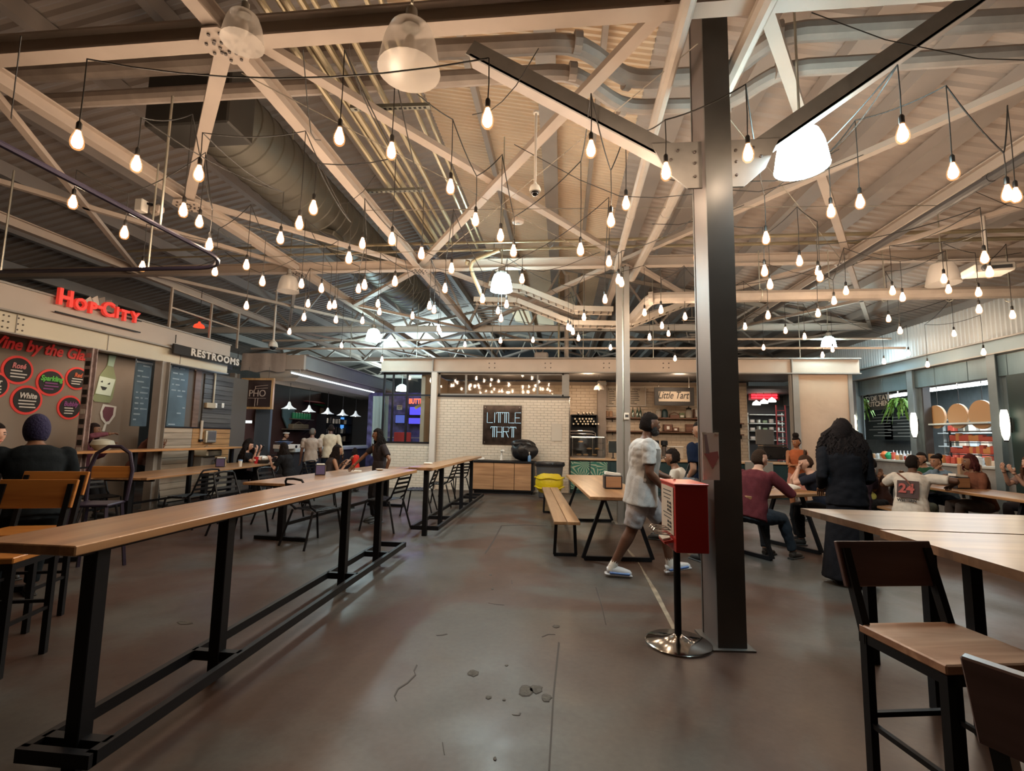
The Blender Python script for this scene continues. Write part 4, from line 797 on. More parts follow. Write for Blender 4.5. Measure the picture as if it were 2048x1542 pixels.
# counter and goods
t = thing('noodle_counter', 'dark noodle counter with a bright steel top', 'counter', (-7.85, 16.5, 0)); MB().bb((-.25, -3.4, 0), (.25, 3.4, 1.02)).build('body', mat('counter_dark', (.03, .028, .028), .5), t); MB().cbox((0, 0, 1.07), (.66, 6.9, .1), .01).build('countertop', mat('counter_steel', (.62, .66, .66), .3, .3), t)
p = PX(575, 888, -7.75); t = thing('menu_stand', 'white fronted till block at the near end of the noodle counter', 'till', (-7.75, p.y, 1.12)); MB().cbox((0, 0, .06), (.4, .75, .12), .01).build('block', WHITE, t); MB().lathe([(.04, 0), (.04, .02)], (.2, .1, .06), 10, M=Matrix.Rotation(PI/2, 3, 'Y')).build('knob', BLACK, t)
p = PX(568, 880, -7.75); t = thing('blue_tray', 'blue rimmed tray resting on the till block', 'tray', (-7.75, p.y, 1.24)); MB().lathe([(.12, 0), (.2, .07), (.21, .08), (.19, .08), (.11, .01)], n=18, sy=1.5).build('tray', mat('blue_tray', (.03, .08, .25), .4), t); MB().lathe([(.0, .02), (.15, .05)], n=18, sy=1.5).build('lining', PAPER, t)
NBX = -10.9
def nb_item(name, lab, cat, px, py, fn, group=None): p = PX(px, py, NBX); t = thing(name, lab, cat, p, 0, group); fn(t); return t
nb_item('painted_canoe', 'red pointed board mounted high on the maroon wall', 'decoration', 637, 806, lambda t: MB().lathe([(0, -1.3), (.1, -.9), (.16, 0), (.1, .9), (0, 1.3)], n=12, M=Matrix.Rotation(PI/2, 3, 'X'), sx=1, sy=.4).build('hull', mat('board_red', (.30, .03, .02), .5), t))
nb_item('painted_fish', 'long green pennant board below the red board', 'decoration', 655, 812, lambda t: MB().lathe([(0, -1.4), (.08, -.6), (.12, .1), (.05, 1.1), (0, 1.4)], n=12, M=Matrix.Rotation(PI/2, 3, 'X'), sy=.4).build('hull', mat('board_green', (.02, .3, .08), .5), t))
nb_item('heart_shield', 'blue green heart shaped shield on the maroon wall', 'decoration', 575, 832, lambda t: MB().prism([(-.42, .25), (-.2, .4), (0, .3), (.2, .4), (.42, .25), (.38, -.05), (0, -.5), (-.38, -.05)], 0, .05, lambda a, b, d: V((d, a, b))).build('shield', mat('teal_shield', (.10, .17, .18), .5), t))
nb_item('oval_plaque', 'brown oval plaque low on the maroon wall', 'decoration', 522, 835, lambda t: MB().lathe([(.36, 0), (.36, .04), (0, .06)], n=24, M=Matrix.Rotation(PI/2, 3, 'Y')@Matrix.Diagonal(V((1.5, 1, 1)))).build('plaque', mat('plaque_brown', (.14, .06, .025), .5), t))
def wsh(w): return lambda t: (MB().bb((0, -w/2, -.03), (.3, w/2, 0)).build('board', wood('shelf_pale', (.16, .12, .08), (.25, .19, .13), 'Y', .5), t), MB().bar((.02, -w/3, -.2), (.25, -w/3, -.03), .02).bar((.02, w/3, -.2), (.25, w/3, -.03), .02).build('brackets', BLACK, t))
s1 = nb_item('wall_shelf', 'small shelf of green cans on the maroon wall', 'shelf', 596, 838, wsh(1.5)); s2 = nb_item('wall_shelf', 'small shelf with a tan basket on the maroon wall', 'shelf', 590, 858, wsh(1.9))
c0 = None
for k in range(7):
    l = (NBX+.15, s1.location.y-.6+k*.2, s1.location.z)
    if c0 is None: c0 = thing('green_can', 'small green can on the upper wall shelf', 'can', l, 0, 'green cans on the wall shelf'); MB().lathe([(.065, 0), (.07, .01), (.07, .22), (.06, .24), (0, .24)], n=12).build('can', mat('can_green', (.03, .3, .12), .4), c0); MB().lathe([(.062, .24), (.062, .25), (0, .25)], n=12).build('lid', GALV, c0)
    else: copy_tree(c0, loc=l)
t = thing('tan_basket', 'long low tan basket on the lower wall shelf', 'basket', (NBX+.15, s2.location.y, s2.location.z)); MB().cbox((0, 0, .1), (.24, 1.2, .2), .03).build('basket', mat('tan_wicker', (.2, .15, .09), .7, bump=.5, bs=50), t); MB().tube([(0, -.3, .2), (0, 0, .3), (0, .3, .2)], .02, 6).build('handle', MATS['tan_wicker'], t)
nb_item('wooden_statue', 'carved tan figure panel standing behind the counter', 'carving', 647, 850, lambda t: (MB().cbox((.05, 0, -.2), (.1, .9, 1.9), .02).build('panel', mat('tan_carving', (.22, .14, .075), .6, var=.3, vs=4), t), blob((.12, 0, .2), (.12, .22, .3), 3, .3).build('carved_head', MATS['tan_carving'], t), blob((.14, 0, -.5), (.14, .33, .5), 5, .3).build('carved_body', MATS['tan_carving'], t)))
p = PX(688, 849, -9.8); t = thing('menu_board', 'upright blue and white panel beside the black shelves', 'panel', p); MB().cbox((0, -.1, 0), (.06, .42, .62), .01).build('blue_glow_face', emit('blue_glow_face', (.06, .22, .55), .8), t); MB().cbox((0, .24, 0), (.06, .22, .64), .01).build('white_glow_face', emit('white_glow_face', (.6, .8, .7), .9), t); MB().bar((0, 0, -.3), (0, 0, -p.z), .04).build('stand', BLACK, t)  # poster faces given a glow of their own
t = thing('kitchen_shelves', 'black open shelves of kitchen gear at the end of the noodle stall', 'shelving', (-9.6, 19.6, 0)); mb = MB()
for z in (1.2, 1.55, 1.95, 2.3): mb.bb((-.2, -1.2, z), (.2, 1.2, z+.03))
for s in (-1.2, 1.2): mb.bb((-.2, s-.02, 0), (.2, s+.02, 2.35))
mb.build('frame', BLACK, t); rr = random.Random(6)
for z in (1.23, 1.58, 1.98):
    for k in range(8):
        q = thing('storage_tub', 'small tub or jar on the black kitchen shelves', 'container', (-9.6, 18.6+k*.27, z), 0, 'tubs on the black kitchen shelves'); h = .12+.12*rr.random(); MB().lathe([(.07, 0), (.08, h), (.085, h), (.085, h+.015), (0, h+.02)], n=10).build('tub', [WHITE, GALV, SATIN, mat('tub_tan', (.3, .24, .18), .6)][rr.randrange(4)], q)
# curtain at the stall end
cu = MB(); n = 40; vs = []; a0, b0 = PY(744, 840, 14.35).x, PY(776, 840, 14.35).x
for i in range(n+1):
    x = a0+(b0-a0)*i/n; yy = 14.35+.04*math.sin(i*1.4); vs += [(x, yy, 2.75), (x+.02, yy+.015*math.sin(i), .9)]
cu.raw(vs, [(2*i, 2*i+1, 2*i+3, 2*i+2) for i in range(n)]); tag(cu.build('curtain', mat('pale_curtain', (.34, .4, .4), .8)), 'pale blue grey curtain hanging between the noodle stall and the bar windows', 'curtain')
area('noodle_light', (-8.6, 15.6, 3.0), .5, 22, (.85, .93, 1), sy=5); point('noodle_warm', (-9.4, 14.6, 2.4), 9, (1, .75, .55), .2)
area('taproom_light', (-8.85, 9.9, 3.1), .25, 10, (1, .82, .65), sy=4); point('taproom_blue', (-8.1, 10.9, 2.7), 3, (.5, .75, 1), .1)
# ================================================================== RIGHT SIDE STALLS (plane X = 8.9)
SXR = 8.9
def rb(px0, py0, px1, py1, x=SXR): a = PX(px0, py1, x); b = PX(px1, py0, x); return a, b
cb = MB(); y = 2.0; vs = []; k = 0
CORR = mat('corrugated_panel', (.42, .46, .48), .45, var=.06, vs=.8)
while y < 24: vs += [(SXR+(.0 if k % 4 < 2 else .03), y, 3.74), (SXR+(.0 if k % 4 < 2 else .03), y, 4.58)]; y += .035 if k % 2 else .02; k += 1
cb.raw(vs, [(2*i, 2*i+1, 2*i+3, 2*i+2) for i in range(len(vs)//2-1)]); wr = struct('wall_right_band', cb, CORR); wr['kind'] = 'structure'
rbm = struct('trim_9', MB().bb((SXR-.08, 1, 3.45), (SXR+.06, 24, 3.74)), mat('right_beam', (.19, .25, .28), .5, var=.06, vs=1)); MB().bb((SXR-.16, 1, 3.72), (SXR+.06, 24, 3.75)).build('top_flange', GREYST, rbm); MB().bb((SXR-.16, 1, 3.43), (SXR+.06, 24, 3.455)).build('bottom_flange', GREYST, rbm)
struct('wall_right_upper', MB().bb((SXR+.08, 1, 3.4), (SXR+.18, 24, 4.55)), GREYST)
PAN = mat('zinc_panel', (.13, .20, .235), .5, var=.12, vs=6, stretch=(1, 1, .2))
YS = [PX(p, 780, SXR).y for p in (1716, 1830, 1998)]          # post lines
YS2 = sorted(YS+[8.0, 5.2])
pan = struct('wall_zinc', MB().bb((SXR+.03, 1, 2.98), (SXR+.08, 24, 3.43)), GREYST)
y = 2.0
while y < 20:
    MB().cbox((SXR+.015, y+.47, 3.2), (.03, .93, .43), .004).build('panel', PAN, pan); y += .95
PC = mat('right_post_paint', (.15, .19, .21), .5, var=.06)
for i, (y, lb) in enumerate(zip(YS, ('grey post of the right stalls behind the woman in black', 'grey post with a glowing sconce left of the woven trays', 'grey post with a glowing sconce beside the dark green wall'))):
    t = thing('stall_post', lb, 'post', (SXR-.02, y, 0)); mb = MB(); mb.bb((-.1, -.1, 0), (-.085, .1, 3.43)); mb.bb((.085, -.1, 0), (.1, .1, 3.43)); mb.bb((-.085, -.01, 0), (.085, .01, 3.43)); mb.build('flanged_shaft', PC, t); MB().bb((-.13, -.13, 0), (.13, .13, .015)).build('base_plate', PC, t)
SCON = emit('sconce_glow', (1, .86, .62), 3.2)
for i, (px, lb) in enumerate(((1708, 'tall glowing wall sconce half behind the woman in black'), (1828, 'tall glowing wall sconce between the kitchen sign and the woven trays'), (2010, 'tall glowing wall sconce beside the dark green wall'))):
    p = PX(px, 850, SXR-.2); t = thing('wall_sconce', lb, 'wall lamp', (SXR-.2, p.y, p.z)); MB().lathe([(.03, -.3), (.06, -.2), (.075, 0), (.065, .2), (.045, .3)], n=14).build('paper_shade', SCON, t); MB().lathe([(.035, -.33), (.035, -.3), (0, -.3)], n=12).build('lower_cap', BLACK, t); MB().cbox((.08, 0, 0), (.03, .08, .3), .005).build('back_plate', BLACK, t)
# dark green return wall at the picture edge
yg = PX(2022, 850, SXR).y
struct('wall_green', MB().bb((SXR-.05, 2.0, 0), (SXR+.05, yg-.05, 2.98)), mat('dark_green_paint', (.005, .022, .022), .5, var=.15, vs=1.5))
struct('wall_right_back', MB().bb((12.4, yg, 0), (12.5, 22, 3.5)), mat('kitchen_back', (.16, .19, .2), .6, var=.1)); struct('trim_10', MB().bb((SXR+.1, yg-.2, 3.45), (12.4, 22, 3.52)), mat('kitchen_ceiling', (.2, .2, .2), .7)); struct('wall_right_end', MB().bb((SXR+.05, yg-.1, 0), (12.5, yg, 3.1)), MATS['kitchen_back'])
t = thing('service_counter', 'long pale counter of the right hand kitchens', 'counter', (9.2, 13.0, 0)); MB().bb((-.28, yg-13, 0), (.3, 3.5, 1.08)).build('body', mat('counter_grey', (.30, .29, .28), .5, var=.1), t); MB().cbox((0, (yg-13+3.5)/2, 1.11), (.7, 3.5-(yg-13)+.04, .06), .01).build('countertop', mat('counter_white', (.5, .52, .5), .3), t)
# dark jamb
y1, y0 = PX(1838, 850, SXR+.1).y, PX(1852, 850, SXR+.1).y
MB().bb((SXR+.08, y0, 0), (SXR+.25, y1, 3.0)).build('jamb', DGREY, bpy.data.objects['wall_right_end'])
# kitchen name board
p0, p1 = PX(1738, 788, SXR+.35), PX(1778, 818, SXR+.35); cy, cz = (p0.y+p1.y)/2, (p0.z+p1.z)/2; wy, hz = abs(p0.y-p1.y), abs(p0.z-p1.z)
t = thing('kitchen_sign', 'dark board reading Tyde Tate Kitchen hung between two ferns', 'sign', (SXR+.35, cy, cz)); MB().cbox((0, 0, 0), (.04, wy, hz), .006).build('board', mat('sign_slate', (.045, .05, .052), .5), t); MB().tube([(0, -wy*.4, hz/2), (0, -wy*.4, 3.45-cz)], .008, 4).tube([(0, wy*.4, hz/2), (0, wy*.4, 3.45-cz)], .008, 4).build('hanger', BLACK, t)
for s, (tx, z, sz) in enumerate((('TYDE TATE', .09, .2), ('KITCHEN', -.08, .2))): text_mesh('lettering', tx, sz, PAPER, V((SXR+.325, cy, cz+z)), RRIGHTW, t, .004, bold=.004, sx=1.15)
# ferns
FERN = mat('fern_green', (.13, .28, .04), .5, var=.3, vs=8)
def fern(px, py, lab, seed, s=1):
    p = PX(px, py, SXR+.25); t = thing('hanging_fern', lab, 'plant', p); rr = random.Random(seed); mb = MB()
    for k in range(46):
        a = rr.uniform(0, 2*PI); L = rr.uniform(.2, .5)*s; dr = rr.uniform(.05, .6)*s; pts = [V((math.cos(a)*L*u*.8, math.sin(a)*L*u, .12*math.sin(u*PI)-dr*u*u)) for u in [i/6 for i in range(7)]]
        side = V((-math.sin(a), math.cos(a), 0))
        for i in range(6):
            w = .035*(1-i/7); q0, q1 = pts[i], pts[i+1]; mb.raw([q0-side*w, q0+side*w, q1+side*w*.8, q1-side*w*.8], [(0, 1, 2, 3)])
            for sg in (-1, 1): mb.raw([q0, q0+side*sg*.09*(1-i/8)+V((0, 0, -.02)), q1], [(0, 1, 2)])
    o = mb.build('fronds', FERN, t, smooth=0); o['kind'] = 'stuff'; MB().lathe([(.06, -.1), (.1, 0), (.1, .02)], n=10).build('pot', DGREY, t); MB().tube([(0, 0, .02), (0, 0, max(.1, 3.45-p.z))], .005, 4).build('hanger', CORD, t)
fern(1720, 803, 'bushy hanging fern left of the kitchen sign', 1); fern(1799, 803, 'bushy hanging fern right of the kitchen sign', 2, 1.05)
# woven trays
WICK = mat('woven_bamboo', (.33, .16, .06), .6, var=.2, vs=9, bump=.6, bs=60)
for px, py, r, lb in ((1874, 834, .285, 'round woven tray, smallest of the three above the kitchen counter'), (1917, 832, .29, 'round woven tray in the middle of the three above the counter'), (1964, 829, .32, 'round woven tray, largest of the three, nearest the sconce')):
    p = PX(px, py, SXR+.3); t = thing('woven_tray', lb, 'tray', p); MX = Matrix.Rotation(PI/2, 3, 'Y')
    MB().lathe([(r*.93, -.01), (0, 0)], n=26, M=MX).build('woven_face', WICK, t); MB().lathe([(r*.92, -.03), (r, -.03), (r, .02), (r*.92, .02)], n=26, M=MX).build('rim', mat('bamboo_rim', (.4, .22, .1), .5), t); mb = MB()
    for i in range(-4, 5): hz_ = math.sqrt(max(.001, 1-(i/5)**2))*r*.9; mb.bb((-.022, -hz_, i*r/5-.008), (-.012, hz_, i*r/5+.008))
    mb.build('weave_bands', MATS['bamboo_rim'], t); MB().bar((.03, 0, r), (.03, 0, 3.45-p.z), .01).build('hanger', CORD, t)
t = thing('tray_shelf', 'pale overhead shelf under the woven trays', 'shelf', (SXR+.35, PX(1920, 850, SXR+.35).y, PX(1920, 846, SXR+.35).z)); ly = PX(1850, 850, SXR+.3).y-PX(1990, 850, SXR+.3).y
MB().cbox((0, 0, -.02), (.4, ly, .04), .005).build('board', mat('shelf_white', (.5, .55, .55), .4), t); MB().bar((0, -ly/2+.03, 0), (0, -ly/2+.03, 3.45-t.location.z), .02).bar((0, ly/2-.03, 0), (0, ly/2-.03, 3.45-t.location.z), .02).build('hanger', BLACK, t)
# goods on the counters: jars, boxes, packets
rr = random.Random(12); cols = [(.5, .08, .05), (.62, .5, .4), (.5, .55, .58), (.35, .2, .1), (.6, .25, .08), (.1, .35, .2), (.6, .58, .5)]
GM = [mat('packet_%d' % i, c, .5) for i, c in enumerate(cols)]
rows_ = [(1740, 1820, 893, 1.14, 'bowls and tubs on the left kitchen counter', 9.05), (1862, 1990, 905, 1.14, 'packets on the kitchen counter', 9.05), (1905, 1990, 885, 1.38, 'packets on the lower steel rack', 9.5), (1905, 1990, 865, 1.66, 'packets on the upper steel rack', 9.5)]
rk = thing('packet_rack', 'steel rack of red packets below the woven trays', 'rack', (9.5, PX(1945, 880, 9.5).y, 1.14)); rl = PX(1900, 880, 9.5).y-PX(1995, 880, 9.5).y; mb = MB()
for z in (.22, .50, .76): mb.bb((-.14, -rl/2, z-.02), (.14, rl/2, z))
for s in (-rl/2, rl/2): mb.bar((0, s, 0), (0, s, .78), .03)
mb.build('rack_frame', SATIN, rk)
for p0_, p1_, py_, z_, grp, xx in rows_:
    ya, yb = PX(p0_, py_, xx).y, PX(p1_, py_, xx).y; nn = 13 if 'rack' in grp else 11
    if xx > 9.3: ya, yb = rk.location.y+rl/2-.1, rk.location.y-rl/2+.1
    for k in range(nn):
        q = thing('food_packet' if 'packet' in grp else 'food_tub', 'small item among the '+grp, 'food' if 'packet' in grp else 'container', (xx, ya+(yb-ya)*k/(nn-1), z_-(.0 if xx < 9.3 else .0)), 0, grp); h = rr.uniform(.1, .2)
        m = GM[rr.randrange(7)] if xx < 9.3 else GM[0 if rr.random() < .6 else 4]
        if rr.random() < .5 or xx > 9.3: MB().cbox((0, 0, h/2), (.1, .11, h), .01).build('carton', m, q)
        else: MB().lathe([(.045, 0), (.06, h*.7), (.05, h*.8), (.055, h), (0, h+.01)], n=10).build('tub', m, q)
for px, py, r, c, lb in ((1768, 876, .11, (.7, .18, .05), 'round orange lantern above the left kitchen counter'), (1777, 888, .1, (.02, .35, .15), 'green rounded tub on the left kitchen counter')):
    p = PX(px, py, 9.0); t = thing('round_pot', lb, 'pot', (9.0, p.y, 1.14)); MB().lathe([(r*.5, 0), (r, r*.8), (r, r*1.2), (r*.5, r*1.9), (0, r*2)], n=14).build('pot', mat(lb, c, .5), t); MB().ell((0, 0, r*2.05), (.02, .02, .02), 6).build('knob', BLACK, t)
for k in range(6):
    q = thing('glass_bottle', 'clear glass bottle in the row by the sconce post', 'bottle', (9.05, PX(1786+k*7, 890, 9.05).y, 1.14), 0, 'clear bottles by the sconce post'); MB().lathe([(.035, 0), (.035, .15), (.014, .2), (.014, .25)], n=10).build('bottle', mat('clear_bottle', (.55, .62, .66), .15), q)
# kitchen strip lights, real fixtures
for i, (p0_, q0_, p1_, q1_, lb) in enumerate(((1850, 780, 1992, 768, 'long tube light over the kitchen behind the woven trays'), (1780, 793, 1812, 790, 'short tube light above the right fern'))):
    a, b = PX(p0_, q0_, 10.2), PX(p1_, q1_, 10.2); t = thing('tube_light', lb, 'lamp', ((a+b)/2)); d = (b-a)/2; z_ = (a.z+b.z)/2
    MB().tube([(0, d.y, 0), (0, -d.y, 0)], .03, 8).build('tube', emit('kitchen_tube', (.85, .95, 1), 7), t); MB().bb((-.06, -abs(d.y), .03), (.06, abs(d.y), .07)).build('batten', WHITE, t); MB().bar((0, 0, .07), (0, 0, max(.1, 3.45-z_)), .02).build('stem', GREYST, t)
area('kitchen_fill', (10.4, 12.8, 3.3), 1.2, 190, (.85, .95, 1), sy=6)
area('right_bay', (8.3, 13.5, 4.3), .4, 14, (.75, .95, 1))
# wall menus and back shelving of the kitchens
for i, (px, lb) in enumerate(((1757, 'grey lined menu board low behind the kitchen sign'), (1797, 'grey lined menu board under the right fern'))):
    p = PX(px, 852, 11.6); t = thing('menu_board', lb, 'menu', p); MB().bb((0, -.75, -.5), (.05, .75, .5)).build('board', mat('menu_slate', (.045, .06, .06), .6), t); mb = MB()
    for k in range(8): mb.bb((-.012, -.66, .4-k*.11), (0, -.66+.7+.5*((k*7) % 3)/2, .4-k*.11+.03))
    mb.build('menu_lines', mat('menu_pale', (.4, .45, .44), .7), t); MB().bar((.03, -.6, .5), (.03, -.6, 3.45-p.z), .02).bar((.03, .6, .5), (.03, .6, 3.45-p.z), .02).build('hanger', BLACK, t)
rr = random.Random(31); bs = thing('back_shelving', 'white back shelving stacked with packets behind the kitchen counter', 'shelving', (11.9, 13.2, 0)); mb = MB()
for z in (1.1, 1.5, 1.9, 2.3): mb.bb((-.2, -3.2, z), (.2, 3.2, z+.03))
for y in (-3.2, -1.1, 1.1, 3.2): mb.bar((0, y, 0), (0, y, 2.4), .05)
mb.build('rack', mat('shelf_white', (.5, .55, .55), .4), bs)
for z in (1.13, 1.53, 1.93):
    for k in range(16):
        q = thing('food_packet', 'packet or tub on the white back shelving', 'food', (11.85, 10.3+k*.38, z), 0, 'packets on the white back shelving'); MB().cbox((0, 0, .12), (.14, .24, .2+.08*rr.random()), .02).build('carton', [WHITE, GM[0], GM[1], GM[2], GM[6], GALV][rr.randrange(6)], q)
# ================================================================== THE NEAR COLUMN, BRACKETS, RED STAND
COLX, COLY = 1.29, 4.16
ct = thing('steel_column', 'wide dark steel column standing in front of the red card stand', 'column', (COLX, COLY, 0), .09)
MB().bb((-.11, -.16, 0), (.11, -.14, 6.9)).build('front_flange', DARKCOL, ct); MB().bb((-.11, .14, 0), (.11, .16, 6.9)).build('back_flange', DARKCOL, ct); MB().bb((-.105, -.14, 0), (-.085, .14, 6.9)).build('side_plate', mat('column_lit_side', (.13, .105, .1), .45, var=.12, vs=2), ct); MB().bb((.085, -.14, 0), (.105, .14, 6.9)).build('side_plate', DARKCOL, ct)  # left plate painted lighter for the light falling on that side
MB().bb((-.16, -.2, 0), (.16, .2, .012)).build('base_plate', DARKCOL, ct)
BRK = mat('bracket_steel', (.20, .19, .18), .5, var=.1)
for s in (-1, 1):
    x0 = COLX+s*.11; y = COLY-.02; e = (x0+s*2.06, y, 5.2) if s < 0 else (x0+s*2.15, y, 5.42)
    t = thing('knee_brace', 'dark angle brace from the near column %s' % ('toward the clear bell lamp' if s < 0 else 'past the bright dome lamp'), 'brace', (x0, y, 3.95)); L = V(t.location); d = V(e)-V((x0+s*.15, y, 4.0))
    a = V((s*.12, 0, .04)); b = V(e)-L
    MB().bar(a+V((0, -.07, 0)), b+V((0, -.07, 0)), .02, .15).build('web_angle', BRK, t); MB().bar(a+V((0, 0, -.075)), b+V((0, 0, -.075)), .16, .02).build('bottom_flange', mat('bracket_lit_flange', (.42, .36, .33), .5), t)  # bottom flange carries the light from below in its paler colour
    MB().prism([(0, -.22), (0, .2), (s*.42, .2), (s*.3, -.06), (s*.12, -.22)], -.01, .01, lambda p, q, dd: V((p, dd-.085, q))).build('gusset_plate', BRK, t)
    bb = MB()
    for u, v in ((.06, .1), (.06, 0), (.06, -.12), (.2, .12), (.26, .04)): bb.lathe([(.013, 0), (.013, .012), (.008, .016)], (s*u, -.096, v), 6, M=Matrix.Rotation(PI/2, 3, 'X'))
    bb.build('bolt_group', BOLT, t, kind='stuff')
# flyer on the column
t = thing('flyer', 'white flyer with a faded red star print taped to the column', 'poster', (COLX-.13, COLY-.19, 1.46), .09); MB().box((.01, 0, 0), (.13, .004, .37)).build('sheet', mat('flyer_paper', (.85, .78, .76), .7), t)
MB().prism([(-.055, .02), (.055, .04), (.062, -.01), (.012, -.1), (-.03, -.02)], -.004, -.0025, lambda a, b, d: V((a+.01, d, b))).build('red_print', mat('faded_red', (.5, .2, .22), .7), t); MB().prism([(-.05, .17), (-.03, .17), (-.01, .02), (-.04, .02)], -.004, -.0025, lambda a, b, d: V((a+.01, d, b))).build('grey_print', mat('faded_mauve', (.38, .3, .34), .7), t)
for s in (-.045, .06): MB().box((s, -.003, .182), (.03, .003, .012)).build('tape', PAPER, t)
# slim far column (pair of channels)
t = thing('steel_column', 'slim pale steel column where the cross braces meet over the tables', 'column', (1.16, 9.35, 0)); SC2 = mat('slim_column_paint', (.28, .26, .24), .4, .2)
MB().bb((-.12, -.09, 0), (-.02, .09, 5.0)).build('left_channel', SC2, t); MB().bb((.015, -.09, 0), (.12, .09, 5.0)).build('right_channel', SC2, t); MB().bb((-.02, -.05, 0), (.015, .05, 5.0)).build('web', GALV, t); MB().bb((-.17, -.14, 0), (.17, .14, .015)).build('base_plate', SC2, t)
t2 = thing('small_box', 'small white control box fixed to the slim column', 'control box', (1.21, 9.24, 2.0)); MB().cbox((0, 0, 0), (.09, .05, .13), .01).build('case', PAPER, t2); MB().bb((-.03, -.028, -.02), (.03, -.025, .03)).build('display', DGREY, t2)
# red stand
t = thing('card_stand', 'red metal suggestion box on a black pole with a chrome disc base', 'stand', (.915, 4.06, 0), 0)
MB().lathe([(.25, 0), (.252, .012), (.235, .022), (.12, .035), (.055, .06), (.03, .075)], n=40).build('disc_base', mat('base_chrome', (.3, .29, .28), .12, 1, var=.3, vs=3), t)
MB().lathe([(.027, .06), (.027, .86)], n=16).build('pole', BLACK, t)
M = Matrix.Rotation(.05, 3, 'Z'); cb_ = MB(); cb_.cbox((.06, .0, .985), (.245, .42, .5), .004, M=M); cb_.build('box_body', RED, t)
lid = MB(); lid.cbox((.06, .0, 1.243), (.26, .435, .016), .004, M=M); lid.build('box_lid', mat('red_lid', (.62, .05, .035), .35), t)
MB().lathe([(.012, 0), (.014, .01), (0, .016)], (.0, .04, 1.255), 12).build('lock', CHROME, t)
MB().box((-.066, -.0, 1.035), (.004, .35, .36), M=M).build('notice_sheet', mat('notice_cream', (.58, .5, .42), .7), t)
nt_ = MB(); rr = random.Random(3)
for i in range(11):
    z = 1.18-i*.03
    if i in (3, 4, 5, 8, 9):
        for k in range(4): nt_.box((-.069, .11-k*.07, z), (.002, .032, .018), M=M)
    else: nt_.box((-.069, .0+rr.uniform(-.01, .01), z), (.002, .18+rr.random()*.08, .006), M=M)
nt_.build('notice_print', INK, t)
mb = MB()
for i, y in enumerate((.04, -.04, -.12)): mb.tube([(-.055, y, .885), (-.19, y, .895), (-.2, y, .88), (-.19, y, .855), (-.055, y, .845)], .005, 6)
mb.tube([(-.19, .05, .89), (-.19, -.13, .89)], .005, 6); mb.build('wire_shelf', CHROME, t)
MB().box((-.09, -.04, .8), (.07, .22, .02), M=Matrix.Rotation(-.25, 3, 'Y')).build('card_tray', mat('red_tray', (.45, .06, .05), .4), t); MB().box((-.1, -.04, .818), (.06, .16, .012), M=Matrix.Rotation(-.25, 3, 'Y')).build('cards', PAPER, t)
# ================================================================== TABLES
def bar_table(lab, xa, xb, y0, y1, legs, xl, xr, zr=.12):
    """narrow standing bar: plank top, square posts, ladder foot frame"""
    cx, cy = (xa+xb)/2, (y0+y1)/2; t = thing('bar_table', lab, 'table', (cx, cy, 0))
    MB().cbox((0, 0, 1.047), (xb-xa, y1-y0, .046), .005).build('tabletop', TOP, t); xm = (xl+xr)/2-cx
    for y in legs: MB().cbox((xm, y-cy, .512), (.075, .075, 1.024), .004).build('leg', BLACK, t); MB().bar((xl-cx, y-cy, zr), (xr-cx, y-cy, zr), .05, .06).build('cross_bar', BLACK, t)
    for x in (xl, xr): MB().bar((x-cx, y0+.02-cy+.1, zr), (x-cx, min(legs[-1]+.55, y1-.1)-cy, zr), .04, .06).build('foot_rail', BLACK, t)
    for y in (y0+.12, min(legs[-1]+.55, y1-.1)): MB().bar((xl-cx-.02, y-cy, zr), (xr-cx+.02, y-cy, zr), .04, .06).build('end_rail', BLACK, t)
    MB().bar((xm, y0+.12-cy, 1.01), (xm, y1-.12-cy, 1.01), .06, .03).build('top_rail', BLACK, t); return t
bar_table('long narrow wooden bar table nearest the viewer along the aisle', -2.66, -2.14, 1.98, 7.05, (2.2, 3.12, 4.95, 5.88), -2.42, -2.09)
bar_table('second narrow wooden bar table farther up the aisle by the slatted chairs', -2.42, -2.02, 7.5, 12.15, (7.62, 8.6, 10.4, 11.5), -2.36, -1.95)
def std_table(lab, c, L, W, h, rz=0, legs=2, mt=None, thick=.04, foot=True):
    t = thing('dining_table', lab, 'table', (*c, 0), rz); MB().cbox((0, 0, h-thick/2), (W, L, thick), .005).build('tabletop', mt or TOP, t)
    for s in ([-.5, .5] if legs == 2 else [-.5, 0, .5]):
        y = s*(L-.5); MB().cbox((0, y, (h-thick)/2), (.09, .09, h-thick), .004).build('leg', BLACK, t); MB().bar((-W*.42, y, h-thick-.02), (W*.42, y, h-thick-.02), .05, .04).build('top_bearer', BLACK, t)
        if foot: MB().bar((-W*.42, y, .03), (W*.42, y, .03), .07, .05).build('foot', BLACK, t)
    MB().bar((0, -(L-.5)/2, .22), (0, (L-.5)/2, .22), .05).build('stretcher', BLACK, t); return t
MIDT = std_table('middle wooden dining table the standing woman is wiping', (-4.0, 8.7), 4.1, 1.0, .85, -.07)
LONGT = std_table('long wooden dining table beside the three seated dark haired women', (-7.05, 9.0), 4.4, .9, .85, .12, 3)
